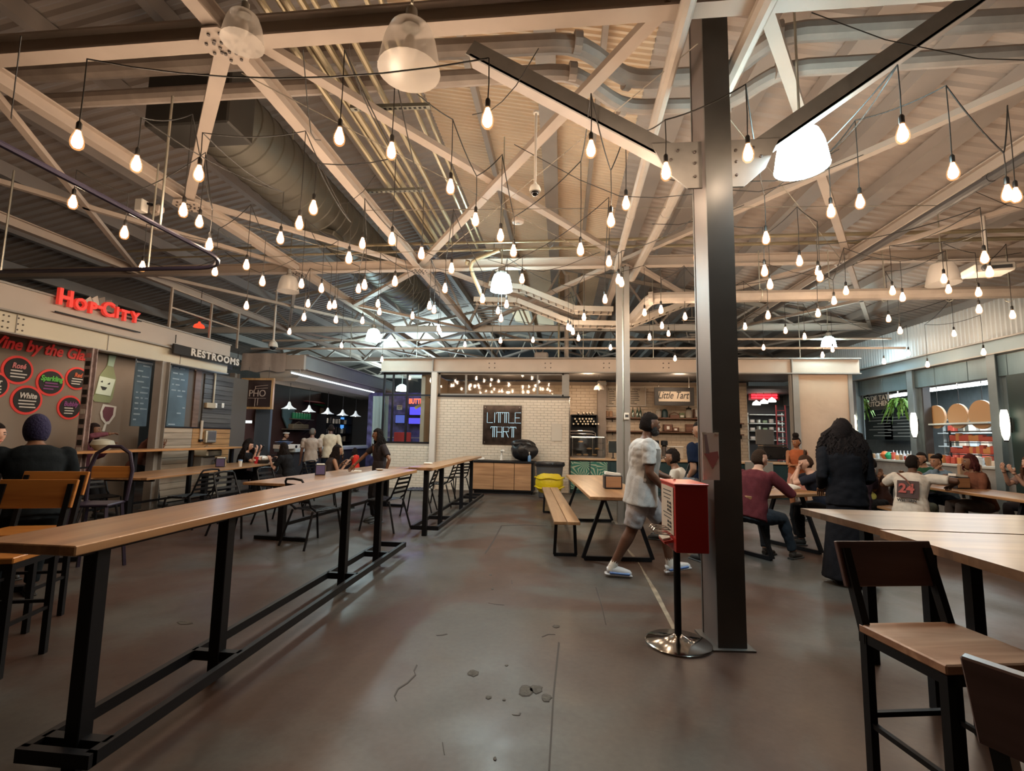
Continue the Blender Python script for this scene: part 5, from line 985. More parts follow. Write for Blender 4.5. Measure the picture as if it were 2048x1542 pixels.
# picnic table and benches (A-frame legs)
def aframe(t, W, L, h, spread=.18):
    for s in (-1, 1):
        y = s*(L/2-.3)
        for k in (-1, 1): MB().bar((k*(W/2-.22), y, h-.05), (k*(W/2-.02+spread*.4), y, .03), .045, .045).build('leg', BLACK, t)
        MB().bar((-W/2-spread*.2, y, .03), (W/2+spread*.2, y, .03), .045, .05).build('floor_bar', BLACK, t); MB().bar((-(W/2-.2), y, h-.065), (W/2-.2, y, h-.065), .045, .03).build('top_bearer', BLACK, t)
def picnic(lab, c, W, L, rz, h=.85): t = thing('picnic_table', lab, 'table', (*c, 0), rz); MB().cbox((0, 0, h-.022), (W, L, .044), .006).build('tabletop', TOP, t); aframe(t, W, L, h); return t
def bench(lab, c, W, L, rz, h=.5):
    t = thing('bench', lab, 'bench', (*c, 0), rz); MB().cbox((-W/4-.002, 0, h-.02), (W/2-.004, L, .04), .004).build('seat_plank', TOP, t); MB().cbox((W/4+.002, 0, h-.02), (W/2-.004, L, .04), .004).build('seat_plank', TOP, t)
    for s in (-1, 1):
        y = s*(L/2-.3)
        for k in (-1, 1): MB().bar((k*W*.36, y, h-.04), (k*W*.42, y, .02), .04).build('leg', BLACK, t)
        MB().bar((-W*.45, y, .02), (W*.45, y, .02), .04).build('floor_bar', BLACK, t)
    return t
RZP = .078
picnic('wooden picnic table right of the aisle with a napkin box on it', (.62, 8.0), .8, 3.5, RZP)
bench('light plank bench along the aisle side of the picnic table', (-.09, 8.52), .34, 4.25, RZP)
bench('plank bench on the far side of the picnic table behind the walking man', (1.92, 7.7), .34, 2.6, RZP)
R1 = picnic('wooden table where the man in maroon and the woman in black sit', (2.98, 7.55), .85, 1.6, -1.05)
R2 = picnic('wooden table where the man in the numbered white shirt sits', (6.68, 8.95), .85, 3.3, .0)
bench('plank bench under the man in the numbered white shirt', (5.6, 8.8), .32, 2.6, 0)
R3 = picnic('wooden table behind the woman in the rust jacket at the picture edge', (7.95, 11.6), .8, 1.7, PI/2-.4)
# high tables at the right edge
def high(lab, x0, x1, y0, y1, skew=0):
    t = thing('high_table', lab, 'table', ((x0+x1)/2, (y0+y1)/2, 0)); w, l = x1-x0, y1-y0; mb = MB(); mb.prism([(-w/2, l/2), (-w/2+skew, -l/2), (w/2, -l/2), (w/2, l/2)], 1.025, 1.07, lambda a, b, d: V((a, b, d))); mb.build('tabletop', TOPX, t)
    for sx_ in (-1, 1):
        for sy_ in (-1, 1): MB().bar((sx_*(w/2-.4), sy_*(l/2-.12), 0), (sx_*(w/2-.4), sy_*(l/2-.12), 1.02), .06).build('leg', BLACK, t)
    MB().bar((-w/2+.4, 0, .99), (w/2-.4, 0, .99), .05, .04).build('apron', BLACK, t); return t
high('high wooden table beyond its neighbour behind the near bar stool', 1.86, 4.4, 3.2, 4.05, .08); high('high wooden table cut by the picture edge beside the near bar stool', 1.9, 4.4, 1.9, 3.17, 0)
# bar stools with slab backs
SB = wood('stool_wood', (.25, .12, .07), (.48, .29, .19), 'X', .35); SBD = wood('stool_back_wood', (.07, .036, .033), (.11, .06, .055), 'X', .45); SBO = wood('stool_orange_wood', (.36, .13, .025), (.55, .23, .05), 'X', .4)
def stool(lab, c, rz, seatm, backm, sw=.47, sd=.42, h=.75, top=1.1):
    """seat, slab back on two raked posts at +Y, four square legs, foot rails"""
    t = thing('bar_stool', lab, 'stool', (*c, 0), rz); MB().cbox((0, 0, h-.02), (sw, sd, .04), .006).build('seat', seatm, t); q = .035
    for sx_ in (-1, 1):
        MB().bar((sx_*(sw/2-.02), -sd/2+.02, 0), (sx_*(sw/2-.02), -sd/2+.02, h-.04), .036).build('leg', BLACK, t); MB().bar((sx_*(sw/2-.02), sd/2-.02, 0), (sx_*(sw/2-.02), sd/2-.02, h-.04), .036).build('leg', BLACK, t)
        MB().bar((sx_*(sw/2-.02), sd/2-.02, h-.05), (sx_*(sw/2-.02), sd/2+.085, top-.03), .036).build('back_post', BLACK, t); MB().bar((sx_*(sw/2-.02), -sd/2, h-.06), (sx_*(sw/2-.02), sd/2, h-.06), .03, .04).build('seat_rail', BLACK, t)
        MB().bar((sx_*(sw/2-.02), -sd/2, .32), (sx_*(sw/2-.02), sd/2, .32), .022).build('stretcher', BLACK, t)
    for sy_ in (-1, 1): MB().bar((-sw/2+.02, sy_*(sd/2-.02), .24 if sy_ < 0 else .36), (sw/2-.02, sy_*(sd/2-.02), .24 if sy_ < 0 else .36), .022).build('foot_rail', BLACK, t); MB().bar((-sw/2, sy_*(sd/2-.015), h-.06), (sw/2, sy_*(sd/2-.015), h-.06), .03, .04).build('seat_rail', BLACK, t)
    M = Matrix.Rotation(-.26, 3, 'X'); MB().cbox((0, sd/2+.075, top-.1), (sw+.03, .024, .21), .004, M=M).build('backrest', backm, t); return t
stool('bar stool with a dark slab back beside the high table, seat in full view', (1.655, 2.345), .19, SB, SBD)
stool('nearest bar stool with a dark slab back cut by the picture corner', (1.33, 1.23), 2.1, SB, SBD)
stool('bar stool with an orange wood slab back behind the near bar table end', (-3.80, 2.98), .3, SBO, SBO, top=1.2); stool('bar stool with an orange slab back next to the person in the blue cap', (-4.4, 3.62), .3, SBO, SBO, top=1.2)
# ================================================================== METAL CHAIRS
def chair(lab, c, rz, group='black slatted metal chairs around the dining tables'):
    t = thing('metal_chair', lab, 'chair', (*c, 0), rz, group)
    for sx_ in (-1, 1):
        MB().tube([(sx_*.21, -.2, .44), (sx_*.25, -.27, 0)], .014, 6).build('leg', BLACK, t); MB().tube([(sx_*.2, .17, .44), (sx_*.25, .3, 0)], .014, 6).build('leg', BLACK, t)
        MB().tube([(sx_*.2, .12, .44), (sx_*.2, .2, .5), (sx_*.19, .27, .68), (sx_*.18, .31, .80)], .014, 6).build('back_post', BLACK, t)
    MB().tube([(-.18, .31, .80), (-.15, .315, .835), (0, .325, .845), (.15, .315, .835), (.18, .31, .80)], .014, 6).build('top_rail', BLACK, t)
    MB().tube([(-.21, .14, .44), (-.21, -.16, .44), (-.17, -.21, .44), (.17, -.21, .44), (.21, -.16, .44), (.21, .14, .44)], .011, 6).build('seat_frame', BLACK, t)
    for i in range(6): MB().cbox((0, -.16+i*.062, .452), (.4, .042, .006), .002).build('seat_slat', BLACK, t)
    for i in range(4): MB().cbox((0, .225+i*.028, .56+i*.068), (.37, .006, .036), .002, M=Matrix.Rotation(-.35, 3, 'X')).build('back_slat', BLACK, t)
    return t
CHAIRS = [((-2.95, 8.0), -1.75, 'black slatted chair in the gap between the two bar tables'), ((-2.85, 9.6), -1.5, 'black slatted chair behind the second bar table, next to its first legs'), ((-2.75, 10.9), -1.6, 'black slatted chair near the post by the white tile wall'), ((-2.75, 12.4), -2.2, 'black slatted chair pulled out beside the sink cabinet'),
          ((-3.55, 6.75), 2.7, 'black slatted chair pushed under the near end of the wiped table'), ((-5.0, 7.2), 1.45, 'black slatted chair on the far side of the wiped table, near end'), ((-4.95, 8.2), 1.5, 'black slatted chair on the far side of the wiped table, middle'), ((-6.1, 10.65), -1.65, 'black slatted chair under the woman seen from behind'),
          ((-6.2, 7.6), -1.6, 'black slatted chair at the near end of the long table'), ((-7.85, 10.95), 1.6, 'black slatted chair under the woman with the phone'), ((-7.9, 12.3), .2, 'black chair standing below the plank wall'), ((-7.5, 7.2), 1.2, 'black slatted chair between the long table and the drinks ledge'),
          ((-6.9, 6.5), 2.9, 'black slatted chair at the close end of the long table'), ((-5.1, 9.95), 2.1, 'black slatted chair under the woman with bare arms')]
ch0 = None
for c, rz, lb in CHAIRS:
    if ch0 is None: ch0 = chair(lb, c, rz); ch0.scale = (1.12, 1.12, 1.12)
    else: copy_tree(ch0, label=lb, loc=(*c, 0), rz=rz)
# arch-backed metal bar chair near the blue cap
t = thing('arched_stool', 'tall dark metal stool with an arched back beside the blue cap', 'stool', (-5.25, 5.05, 0), .35)
PUR = mat('dark_violet_steel', (.03, .022, .045), .45, .3); MB().tube([(-.2, .18, .75), (-.22, .22, 1.1), (-.17, .24, 1.3), (-.06, .25, 1.38), (.06, .25, 1.38), (.17, .24, 1.3), (.22, .22, 1.1), (.2, .18, .75)], .022, 8).build('arched_back', PUR, t); MB().cbox((0, 0, .74), (.4, .38, .03), .01).build('seat', PUR, t)
for sx_ in (-1, 1):
    for sy_ in (-1, 1): MB().bar((sx_*.17, sy_*.16, .73), (sx_*.23, sy_*.22, 0), .03).build('leg', PUR, t)
MB().tube([(-.2, -.19, .3), (.2, -.19, .3), (.2, .19, .3), (-.2, .19, .3)], .012, 6, closed=True).build('foot_ring', PUR, t)
MB().cbox((0, .225, 1.08), (.4, .012, .14), .004).build('back_plate', SBO, t)
std_table('high wooden table of the person in the blue cap at the picture edge', (-5.75, 4.75), 1.7, .7, 1.02, .5)
# ================================================================== THINGS ON TABLES
NBX_ = mat('napkin_black', (.02, .02, .025), .4); CARD = mat('menu_card', (.35, .25, .14), .6)
def napkin(lab, c, z, rz, style=0):
    t = thing('napkin_box', lab, 'napkin holder', (*c, z), rz); t.scale = (1.3, 1.3, 1.3)
    if style: MB().cbox((0, 0, .075), (.2, .13, .15), .008).build('box', NBX_, t); MB().cbox((0, -.067, .077), (.17, .006, .12), .002).build('front_card', wood('box_face', (.28, .13, .06), (.42, .22, .11), 'X', .5), t); MB().box((0, .0, .165), (.17, .1, .03), M=Matrix.Rotation(.12, 3, 'Y')).build('napkins', PAPER, t)
    else:
        MB().cbox((0, 0, .07), (.13, .11, .14), .006).build('box', NBX_, t); MB().cbox((-.0, -.057, .07), (.11, .004, .115), .001).build('side_card', mat('violet_card', (.09, .07, .16), .5), t); MB().cbox((.067, 0, .07), (.004, .08, .11), .001).build('front_card', CARD, t); MB().box((0, 0, .145), (.1, .09, .012)).build('napkins', PAPER, t)
    return t
p = PZ(1225, 977, .85); napkin('wooden fronted napkin box on the picnic table by the slim column', (p.x, p.y), .85, .08, 1)
p = PZ(640, 950, .85); napkin('black napkin box with a violet card on the wiped table', (p.x, p.y), .85, .5)
p = PZ(441, 934, .85); napkin('black napkin box with a blue card on the long table', (p.x, p.y), .85, .5)
p = PZ(1918, 977, .85); tt = napkin('tan and black napkin box on the table of the white shirted man', (p.x, p.y), .85, .2, 1)
p = PZ(512, 927, .85); t = thing('red_cup', 'large red paper cup in front of the woman with a phone', 'cup', (p.x, p.y, .85)); MB().lathe([(.035, 0), (.052, .15), (.055, .155), (.048, .15), (.03, .01)], n=16).build('cup', mat('cup_red', (.5, .02, .03), .4), t); MB().bb((-.02, -.049, .06), (.02, -.045, .1)).build('cup_mark', PAPER, t)
p = V((-7.0, 10.75, .85)); t = thing('food_basket', 'dark food basket with crumpled white paper on the long table', 'basket', (p.x, p.y, .85)); MB().lathe([(.1, 0), (.15, .08), (.14, .08), (.09, .01)], n=16, sx=1.3).build('basket', DGREY, t); blob((0, 0, .11), (.16, .1, .07), 2, .35).build('crumpled_paper', PAPER, t)
p = PZ(602, 922, .85); t = thing('blue_cup', 'small cup with a blue lid between the two seated women', 'cup', (-6.75, 9.6, .85)); MB().lathe([(.03, 0), (.042, .12), (0, .12)], n=12).build('cup', PAPER, t); MB().lathe([(.044, .12), (.044, .14), (0, .145)], n=12).build('lid', mat('lid_blue', (.2, .35, .6), .4), t)
p = PZ(1108, 1, .85) if False else None
p = PZ(695, 958, .85); t = thing('wiping_cloth', 'folded white cloth under the hand of the standing woman', 'cloth', (-4.0, 9.05, .85)); MB().cbox((0, 0, .008), (.26, .14, .016), .005).cbox((.05, .03, .02), (.14, .1, .012), .004).build('cloth', PAPER, t)
for i, (px, py, lb) in enumerate(((838, 928, 'white folded napkin at the near end of the second bar table'), (775, 936, 'small white dish on the near bar table by the standing woman'))):
    p = PZ(px, py, 1.07); p.x = max(p.x, -2.58) if i else max(p.x, -2.35); t = thing('napkin' if not i else 'dish', lb, 'napkin' if not i else 'dish', (p.x, p.y if i == 0 else 6.7, 1.07)); (MB().cbox((0, 0, .015), (.14, .1, .03), .01) if not i else MB().lathe([(.03, 0), (.06, .02), (.055, .022), (0, .01)], n=16)).build('body', PAPER, t)
for i, (dx, dy) in enumerate(((0, 0), (.25, -.15))):
    t = thing('paper_wrapper', ['white paper food wrapper between the seated pair at the right table', 'open paper food tray beside the paper wrapper'][i], 'wrapper', (3.1+dx, 7.8+dy, .85)); blob((0, 0, .055+.02*(1-i)), (.13, .1, .055+.02*(1-i)), i+3, .35).build('wrapper', PAPER, t)
t = thing('paper_bag', 'brown paper bag standing on the right table', 'bag', (3.0, 8.1, .85)); MB().cbox((0, 0, .12), (.14, .09, .24), .01).build('bag', MATS['kraft'], t)
for i, (px, c, lb) in enumerate(((1945, (.7, .62, .3), 'pale yellow drink beside the napkin box at the right'), (1888, (.5, .35, .25), 'low paper food tray by the white shirted man'))):
    p = PZ(px, 982, .75); t = thing('drink_cup' if i == 0 else 'food_tray', lb, 'cup' if i == 0 else 'tray', (p.x, p.y, .85)); (MB().lathe([(.03, 0), (.04, .13), (.037, .13), (0, .11)], n=14) if i == 0 else MB().lathe([(.08, 0), (.12, .04), (.11, .04), (0, .01)], n=14)).build('body', mat(lb, c, .5), t)
t = thing('takeaway_bundle', 'pale domed takeaway bowl on the drinks ledge', 'bowl', (-8.05, PX(205, 890, -8.05).y, 1.2125)); MB().lathe([(.1, 0), (.17, .09), (.18, .1), (.15, .17), (.05, .2), (0, .2)], n=18).build('bowl', mat('pale_bowl', (.42, .42, .34), .5), t); MB().lathe([(.08, -.0), (.1, .02)], n=16).build('foot', CARD, t)
t = thing('yellow_bag', 'yellow bag beside the white shirted man on the bench', 'bag', (5.35, 9.35, .5)); blob((0, 0, .13), (.2, .14, .13), 6, .2).build('bag', mat('pale_yellow_bag', (.5, .48, .12), .6), t)
t = thing('office_chair', 'tan chair back behind the woman in the rust jacket', 'chair', (8.1, 10.6, 0)); MB().cbox((0, 0, .95), (.45, .06, .5), .03).build('backrest', mat('tan_seat', (.5, .33, .22), .6), t); MB().cbox((0, .2, .45), (.45, .42, .06), .02).build('seat', MATS['tan_seat'], t); MB().bar((0, .2, 0), (0, .2, .43), .06).build('pedestal', BLACK, t)
MB().bar((0, 0, .45), (0, 0, .72), .05).build('back_stem', BLACK, t)
# ================================================================== SERVICES UNDER THE ROOF
def pipe(name, lab, cat, pts, r, m, n=10, group=None, rings=()):
    pts = [V(p) for p in pts]; t = thing(name, lab, cat, pts[0], 0, group); L = pts[0]
    fine = [pts[0]]
    for a, b, c in zip(pts[:-2], pts[1:-1], pts[2:]):
        d1 = min(.25, (b-a).length*.4); d2 = min(.25, (c-b).length*.4); p = b+(a-b).normalized()*d1; q = b+(c-b).normalized()*d2
        fine += [p]+[(p*(1-u)**2+b*2*u*(1-u)+q*u*u) for u in (.33, .66)]+[q]
    fine.append(pts[-1]); MB().tube([p-L for p in fine], r, n).build('run', m, t)
    for i, p in enumerate(pts[1:-1]): 
        d = (pts[i+2]-pts[i]).normalized(); MB().tube([p-L-d*.04, p-L+d*.04], r*1.12, n).build('coupling', m, t)
    return t
PP = mat('sprinkler_pipe', (.36, .30, .26), .5, var=.1); PPL = mat('pale_pipe', (.40, .34, .29), .5, var=.06)
zz = 5.75
pipe('roof_pipe', 'thick dark pipe crossing the roof with a dropped bend near the pendant lamp', 'pipe', [PZ(-300, 170, zz), PZ(700, 108, zz), PZ(1155, 85, zz), PZ(1255, 160, zz), PZ(1455, 150, zz), PZ(1555, 66, zz), PZ(2200, 30, zz)], .1, PP)
zz = 5.5
pipe('roof_pipe', 'second dark pipe running below the first under the corrugated roof', 'pipe', [PZ(-300, 225, zz), PZ(700, 170, zz), PZ(1145, 143, zz), PZ(1245, 215, zz), PZ(1455, 210, zz), PZ(1560, 138, zz), PZ(2200, 98, zz)], .085, PP)
pipe('roof_pipe', 'pale round pipe running lengthwise left of the near column', 'pipe', [(.92, -1, 4.88), (.92, 3, 4.88), (.99, 7, 4.88), (1.03, 9.2, 4.88)], .06, PPL)
pipe('roof_pipe', 'pale round pipe running lengthwise right of the near column', 'pipe', [(1.55, -1, 4.9), (1.52, 3, 4.9), (1.5, 7, 4.9), (1.42, 9.9, 4.9)], .075, PPL)
a = PZ(1262, 640, 4.25); b = PZ(1302, 596, 4.25); c = PZ(2100, 583, 4.25)
pipe('supply_pipe', 'pale duct pipe running to the right past the slim column', 'pipe', [a, b, c], .11, PPL)
for px in (1520, 1660, 1770, 1900, 2020):
    p = PZ(px, 590, 4.25); t = thing('pipe_hanger', 'thin hanger rod holding the pale duct pipe', 'hanger', p, 0, 'hangers of the pale duct pipe'); MB().tube([(0, 0, .1), (0, 0, .85)], .01, 5).build('rod', GALV, t); MB().tube([(0, .12*math.cos(q), .12*math.sin(q)) for q in [2*PI*i/10 for i in range(10)]], .008, 4, closed=True).build('ring', GALV, t)
# conduit bundle
YC = mat('warm_reflecting_conduit', (.40, .34, .23), .4, .6, var=.12, vs=3)  # galvanised steel with its warm reflection tinted into the colour
cx = [-2.62, -2.5, -2.4, -2.3, -2.16, -2.02, -1.7, -1.6]
for i, x in enumerate(cx):
    z = 5.3+(.05 if i % 2 else 0); r = .024 if i in (1, 4, 6, 7) else .034; t = pipe('conduit', 'galvanised conduit in the bundle running along the roof', 'pipe', [(x, -1, z), (x, 4, z), (x, 9.1-.2*(i % 3), z)], r, YC, 8, 'conduits bundled along the roof')
for px0, px1, py in ((712, 850, 216), (708, 838, 383)):
    a, b = PZ(px0, py, 5.22), PZ(px1, py-4, 5.22); t = thing('strut_channel', 'perforated channel carrying the conduits, at row %s' % ('nearer the pendant lamp' if py < 300 else 'farther along'), 'channel', (a+b)/2); d = (b-a)/2; MB().bar(-d*1.15, d*1.15, .06, .04).build('channel', mat('dull_zinc', (.2, .2, .17), .5, .6), t); bb = MB()
    for k in range(15): q = -d+d*2*k/14; bb.box(q+V((0, 0, -.022)), (.03, .025, .004))
    bb.build('slots', BLACK, t)
# cross conduits along the second chord
for i in range(7):
    z = 5.2+.045*(i % 4); y = 8.6+.09*i; t = pipe('conduit', 'thin cross conduit beside the second roof chord', 'pipe', [(-9 if i < 5 else -4, y, z), (-3, y, z), (8.8, y+(.1 if i % 2 else 0), z)], .018, YC, 6, 'thin cross conduits by the second chord')
pipe('conduit', 'bent galvanised conduit dropping beside the cool dome lamp', 'pipe', [PZ(1000, 500, 5.1), PZ(935, 525, 5.0), PZ(968, 600, 4.3)], .04, YC)
for i, z in enumerate((3.98, 4.32)):
    y = 12.9+i*.5; pipe('sprinkler_line', ['lower thin pipe line crossing above the pastry stall', 'upper thin pipe line crossing above the pastry stall'][i], 'pipe', [(-9, y, z), (0, y, z), (8.6, y, z)], .03, PPL, 8)
for x in (-6.5, -4.4, -2.1, .6, 2.6, 4.6, 6.6):
    pts = [(x, 14.0, 3.88), (x, 14.0, roof_z(x)-.2)]; pipe('drop_rod', 'thin vertical rod above the pastry stall beam', 'rod', pts, .012, GALV, 5, 'vertical rods above the pastry stall')
pipe('riser_pipe', 'pale vertical riser pipe standing on the stall roof left of the slim column', 'pipe', [(.12, 14.6, 3.7), (.12, 14.6, 6.6)], .07, PPL)
pipe('riser_pipe', 'thin yellow riser beside the pale riser pipe', 'pipe', [(-.12, 14.5, 3.7), (-.12, 14.5, 6.5)], .03, YC)
# guard rail on the taproom roof
t = thing('roof_rail', 'thin guard rail standing on the taproom roof', 'railing', (-8.5, 10.6, 3.75)); mb = MB()
for y in (-1.2, 0, 1.0): mb.bar((0, y, 0), (0, y, .95), .04)
for z in (.5, .93): mb.bar((0, -1.2, z), (0, 1.0, z), .035)
mb.build('rails', PIPEM, t)
# big round duct
DU = mat('spiral_duct', (.12, .112, .092), .5, .4, var=.1, vs=2)
t = thing('round_duct', 'big galvanised round duct under the dark left roof', 'duct', (-4.75, 9.0, 5.95)); prof = []; y = -3.3
while y < 5.5: prof += [(.52, y), (.52, y+.22), (.535, y+.235), (.535, y+.255), (.52, y+.27)]; y += .27
MB().lathe(prof, n=28, M=Matrix.Rotation(-PI/2, 3, 'X')).build('duct_shell', DU, t); MB().cbox((.2, -.4, -.5), (.42, .42, .1), .02, M=Matrix.Rotation(.3, 3, 'Y')).build('outlet_collar', DU, t); MB().cbox((.21, -.4, -.545), (.34, .34, .03), .005, M=Matrix.Rotation(.3, 3, 'Y')).build('outlet_grille', DGREY, t)
MB().cbox((0, -3.55, .1), (1.15, .5, 1.25), .02).build('duct_transition', mat('duct_box', (.05, .047, .043), .5, .3), t); MB().tube([(0, -1.5, .52), (0, -1.5, 1.3)], .015, 5).tube([(0, 2.5, .52), (0, 2.5, 1.3)], .015, 5).build('hanger_rod', GALV, t)
# cable trays: ladder strips that bend under the second bay
TR = mat('tray_cream', (.36, .31, .26), .5, var=.05)
def tray(lab, pts, w=.32):
    pts = [V(p) for p in pts]; t = thing('cable_tray', lab, 'cable tray', pts[0]); L = pts[0]; mb = MB(); rg = MB()
    for k, off in enumerate((-w/2, w/2)):
        for a, b in zip(pts[:-1], pts[1:]): o = V((0, off, 0)); mb.bar(a-L+o, b-L+o, .022, .11)
    for a, b in zip(pts[:-1], pts[1:]):
        n = int((b-a).length/.16)
        for i in range(n): q = a.lerp(b, (i+.5)/n)-L; rg.bar(q+V((0, -w/2, -.03)), q+V((0, w/2, -.03)), .025, .02)
    mb.build('side_rails', TR, t); rg.build('rungs', mat('tray_rung', (.07, .06, .055), .5), t); return t
z = 4.6
tray('cream ladder cable tray dropping and turning toward the slim column', [PY(980, 572, 10.3), PY(1045, 578, 10.3), PY(1150, 620, 10.3), PY(1225, 622, 10.3)]); tray('lower cream ladder cable tray bending under the first one', [PY(950, 602, 10.9), PY(1035, 604, 10.9), PY(1145, 648, 10.9), PY(1260, 650, 10.9), PY(1370, 607, 10.9), PY(1440, 600, 10.9)])
for i, (px, py) in enumerate(((968, 632), (1385, 660))):
    p = PY(px, py, 15.5); t = thing('louvre_panel', ['slatted louvre panel under the far roof left of the walkway', 'slatted louvre panel under the far roof beside the near column'][i], 'louvre', p)
    for k in range(9): MB().box((.03*k, 0, -.09*k+.4), (.75-.03*k, .04, .03)).build('slat', PPL, t)
    MB().bar((-.3, .03, .45), (-.1, .03, -.4), .02).bar((.3, .03, .45), (.35, .03, -.4), .02).build('stiles', PPL, t); MB().bar((0, .03, .4), (0, .03, 1.9), .02).build('hanger', PPL, t)
p = PY(1083, 702, 15.5); t = thing('roof_unit', 'small pale vent box on the stall roof behind the beam', 'vent', (p.x, 15.5, 3.7)); MB().cbox((0, 0, .35), (.45, .45, .5), .04).build('housing', mat('vent_pale', (.42, .36, .32), .5), t); MB().bb((-.2, -.2, 0), (.2, .2, .1)).build('curb', GREYST, t)
p = PY(1301, 712, 15.5); t = thing('roof_dome', 'pale half dome showing above the stall beam', 'dome', (p.x, 15.5, 3.7)); MB().lathe([(.3, 0), (.3, .12), (.22, .3), (.1, .38), (0, .4)], n=20).build('dome', mat('dome_grey', (.27, .24, .22), .5), t); MB().lathe([(.33, 0), (.33, .03)], n=20).build('rim', GREYST, t)
# oval hanging track at the left
z = 3.6; r = .5; x1, y1 = -4.0, 5.35; pts = [(x1, 0.6, z), (x1, y1-r, z)]+[(x1-r+r*math.cos(a), y1-r+r*math.sin(a), z) for a in [PI/2*i/6 for i in range(1, 7)]]+[(-8.0, y1, z)]
t = thing('curtain_track', 'curved black hanging track over the left tables', 'track', (x1, y1, z)); MB((0, 0, 0)).tube([V(p)-V((x1, y1, z)) for p in pts], .026, 8).build('track_tube', mat('track_violet', (.035, .03, .055), .35, .5), t)
for q in ((x1, 1.5), (x1, 4.2), (-5.2, y1), (-7.3, y1)): MB().tube([(q[0]-x1, q[1]-y1, 0), (q[0]-x1, q[1]-y1, 1.4)], .012, 6).build('drop_rod', GALV, t)
p = PZ(283, 412, 4.85); t = thing('speaker_pair', 'small pale speaker and box clamped to the left roof chord', 'speaker', p)
MB().cbox((0, 0, .0), (.12, .12, .18), .01).build('box', PAPER, t); MB().cbox((.16, .1, -.02), (.22, .12, .13), .03, rz=-.4).build('speaker', CREAM, t); MB().bar((0, 0, .05), (.16, .1, .05), .03).build('clamp', BLACK, t)
# cameras, detector, projector
def cam_(lab, px, py, z, L, s=1.):
    p = PZ(px, py, z); t = thing('dome_camera', lab, 'security camera', p); MB().lathe([(.11*s, 0), (.115*s, .05*s), (.09*s, .12*s), (.04*s, .16*s), (.028*s, .2*s)], n=18).build('housing', PAPER, t); MB().ell((0, 0, -.01), (.075*s, .075*s, .07*s), 14).build('dark_dome', mat('camera_dome', (.01, .01, .012), .08), t); MB().tube([(0, 0, .18*s), (0, 0, L)], .026*s, 10).build('pole', WHITE, t); MB().lathe([(.06*s, L-.02), (.06*s, L), (0, L)], n=14).build('flange', WHITE, t)
cam_('white dome camera on a short white pole below the crossing braces', 1070, 384, 4.0, .85, .5); cam_('white dome camera on a long pale pole above the noodle stall', 546, 694, 3.95, 1.6, 1.1)
p = PZ(1036, 443, 5.0); t = thing('smoke_detector', 'round pale smoke detector under the crossing braces', 'detector', p); MB().lathe([(.04, -.03), (.09, -.02), (.1, .01), (.1, .03), (0, .035)], n=20).build('body', CREAM, t); MB().lathe([(.025, -.035), (.03, -.03)], n=12).build('sensor', GREYST, t)
p = PZ(1975, 541, 4.2); t = thing('projector', 'white projector hung on a pole at the right', 'projector', p, -.2); MB().cbox((0, 0, 0), (.5, .36, .12), .02).build('body', WHITE, t); MB().lathe([(.05, 0), (.05, .05), (.035, .06)], (-.12, -.17, -.01), 14, M=Matrix.Rotation(PI/2, 3, 'X')).build('lens', DGREY, t); MB().tube([(0, 0, .05), (0, 0, .85)], .03, 8).build('pole', WHITE, t); MB().bb((-.09, -.185, -.03), (.2, -.181, .02)).build('vent_panel', DGREY, t)
pipe('dark_rail', 'dark round rail running lengthwise high on the right', 'rail', [(5.05, 0, 4.75), (5.05, 6, 4.75), (5.05, 13, 4.75)], .055, mat('rail_dark', (.06, .055, .055), .4))
p = PX(398, 655, -8.6); t = thing('red_beacon', 'small red glowing beacon hung above the taproom roof', 'light', p); MB().lathe([(.12, 0), (.1, .06), (.03, .1), (.02, .14)], n=14).build('red_shade', emit('beacon_red', (1, .05, .02), 1.0), t); MB().tube([(0, 0, .12), (0, 0, .9)], .008, 5).build('cord', CORD, t)
# paper umbrella like fan behind the letters
p = PX(205, 600, -9.4); t = thing('rooftop_fan', 'pale pleated half dome on the taproom roof behind the letters', 'ornament', (p.x, p.y, 3.6)); mb = MB(); vs = []; n = 26
for i in range(n+1):
    a = PI*i/n; rr_ = .62 if i % 2 else .58; vs.append((.05*(i % 2), rr_*1.05*math.cos(a), rr_*1.1*math.sin(a)))
mb.raw(vs+[(.12, 0, 0)], [(i, i+1, n+1) for i in range(n)]); mb.build('pleats', mat('fan_silver', (.42, .36, .33), .35, .4), t, smooth=0); MB().bb((-.05, -.7, -.05), (.05, .7, 0)).build('base_bar', GREYST, t)
# loose wires
rw = random.Random(11)
for k in range(26):
    a = V((rw.uniform(-6, 7), rw.uniform(3, 11.5), rw.uniform(4.6, 4.95))); b = a+V((rw.uniform(-2.5, 2.5), rw.uniform(-.6, 1.6), rw.uniform(-.1, .2))); m_ = (a+b)/2-V((0, 0, rw.uniform(.05, .35)))
    t = MB(a).tube([a, a.lerp(m_, .6)-V((0, 0, .04)), m_, m_.lerp(b, .4)-V((0, 0, .04)), b], .005, 4).build('loose_wire', CORD); t.location = a; tag(t, 'thin black wire strung loosely between roof braces', 'wire', 'loose wires under the roof')
for k, (p0, p1) in enumerate((((-2.95, 3.8), (1.1, 9.2)), ((-2.9, 9.2), (1.1, 3.8)), ((1.2, 4.2), (5.2, 9.2)), ((-5.5, 6.4), (-2.9, 9.2)), ((-2.95, 6.5), (5.3, 6.9)), ((-5.6, 8.2), (1.15, 8.0)))):
    a, b = V((*p0, 4.86)), V((*p1, 4.86)); t = MB(a).tube([a, b], .006, 4).build('guy_wire', mat('steel_wire', (.25, .22, .18), .4, .5)); t.location = a; tag(t, 'taut steel wire spanning a roof bay', 'wire', 'taut wires across the roof bays')
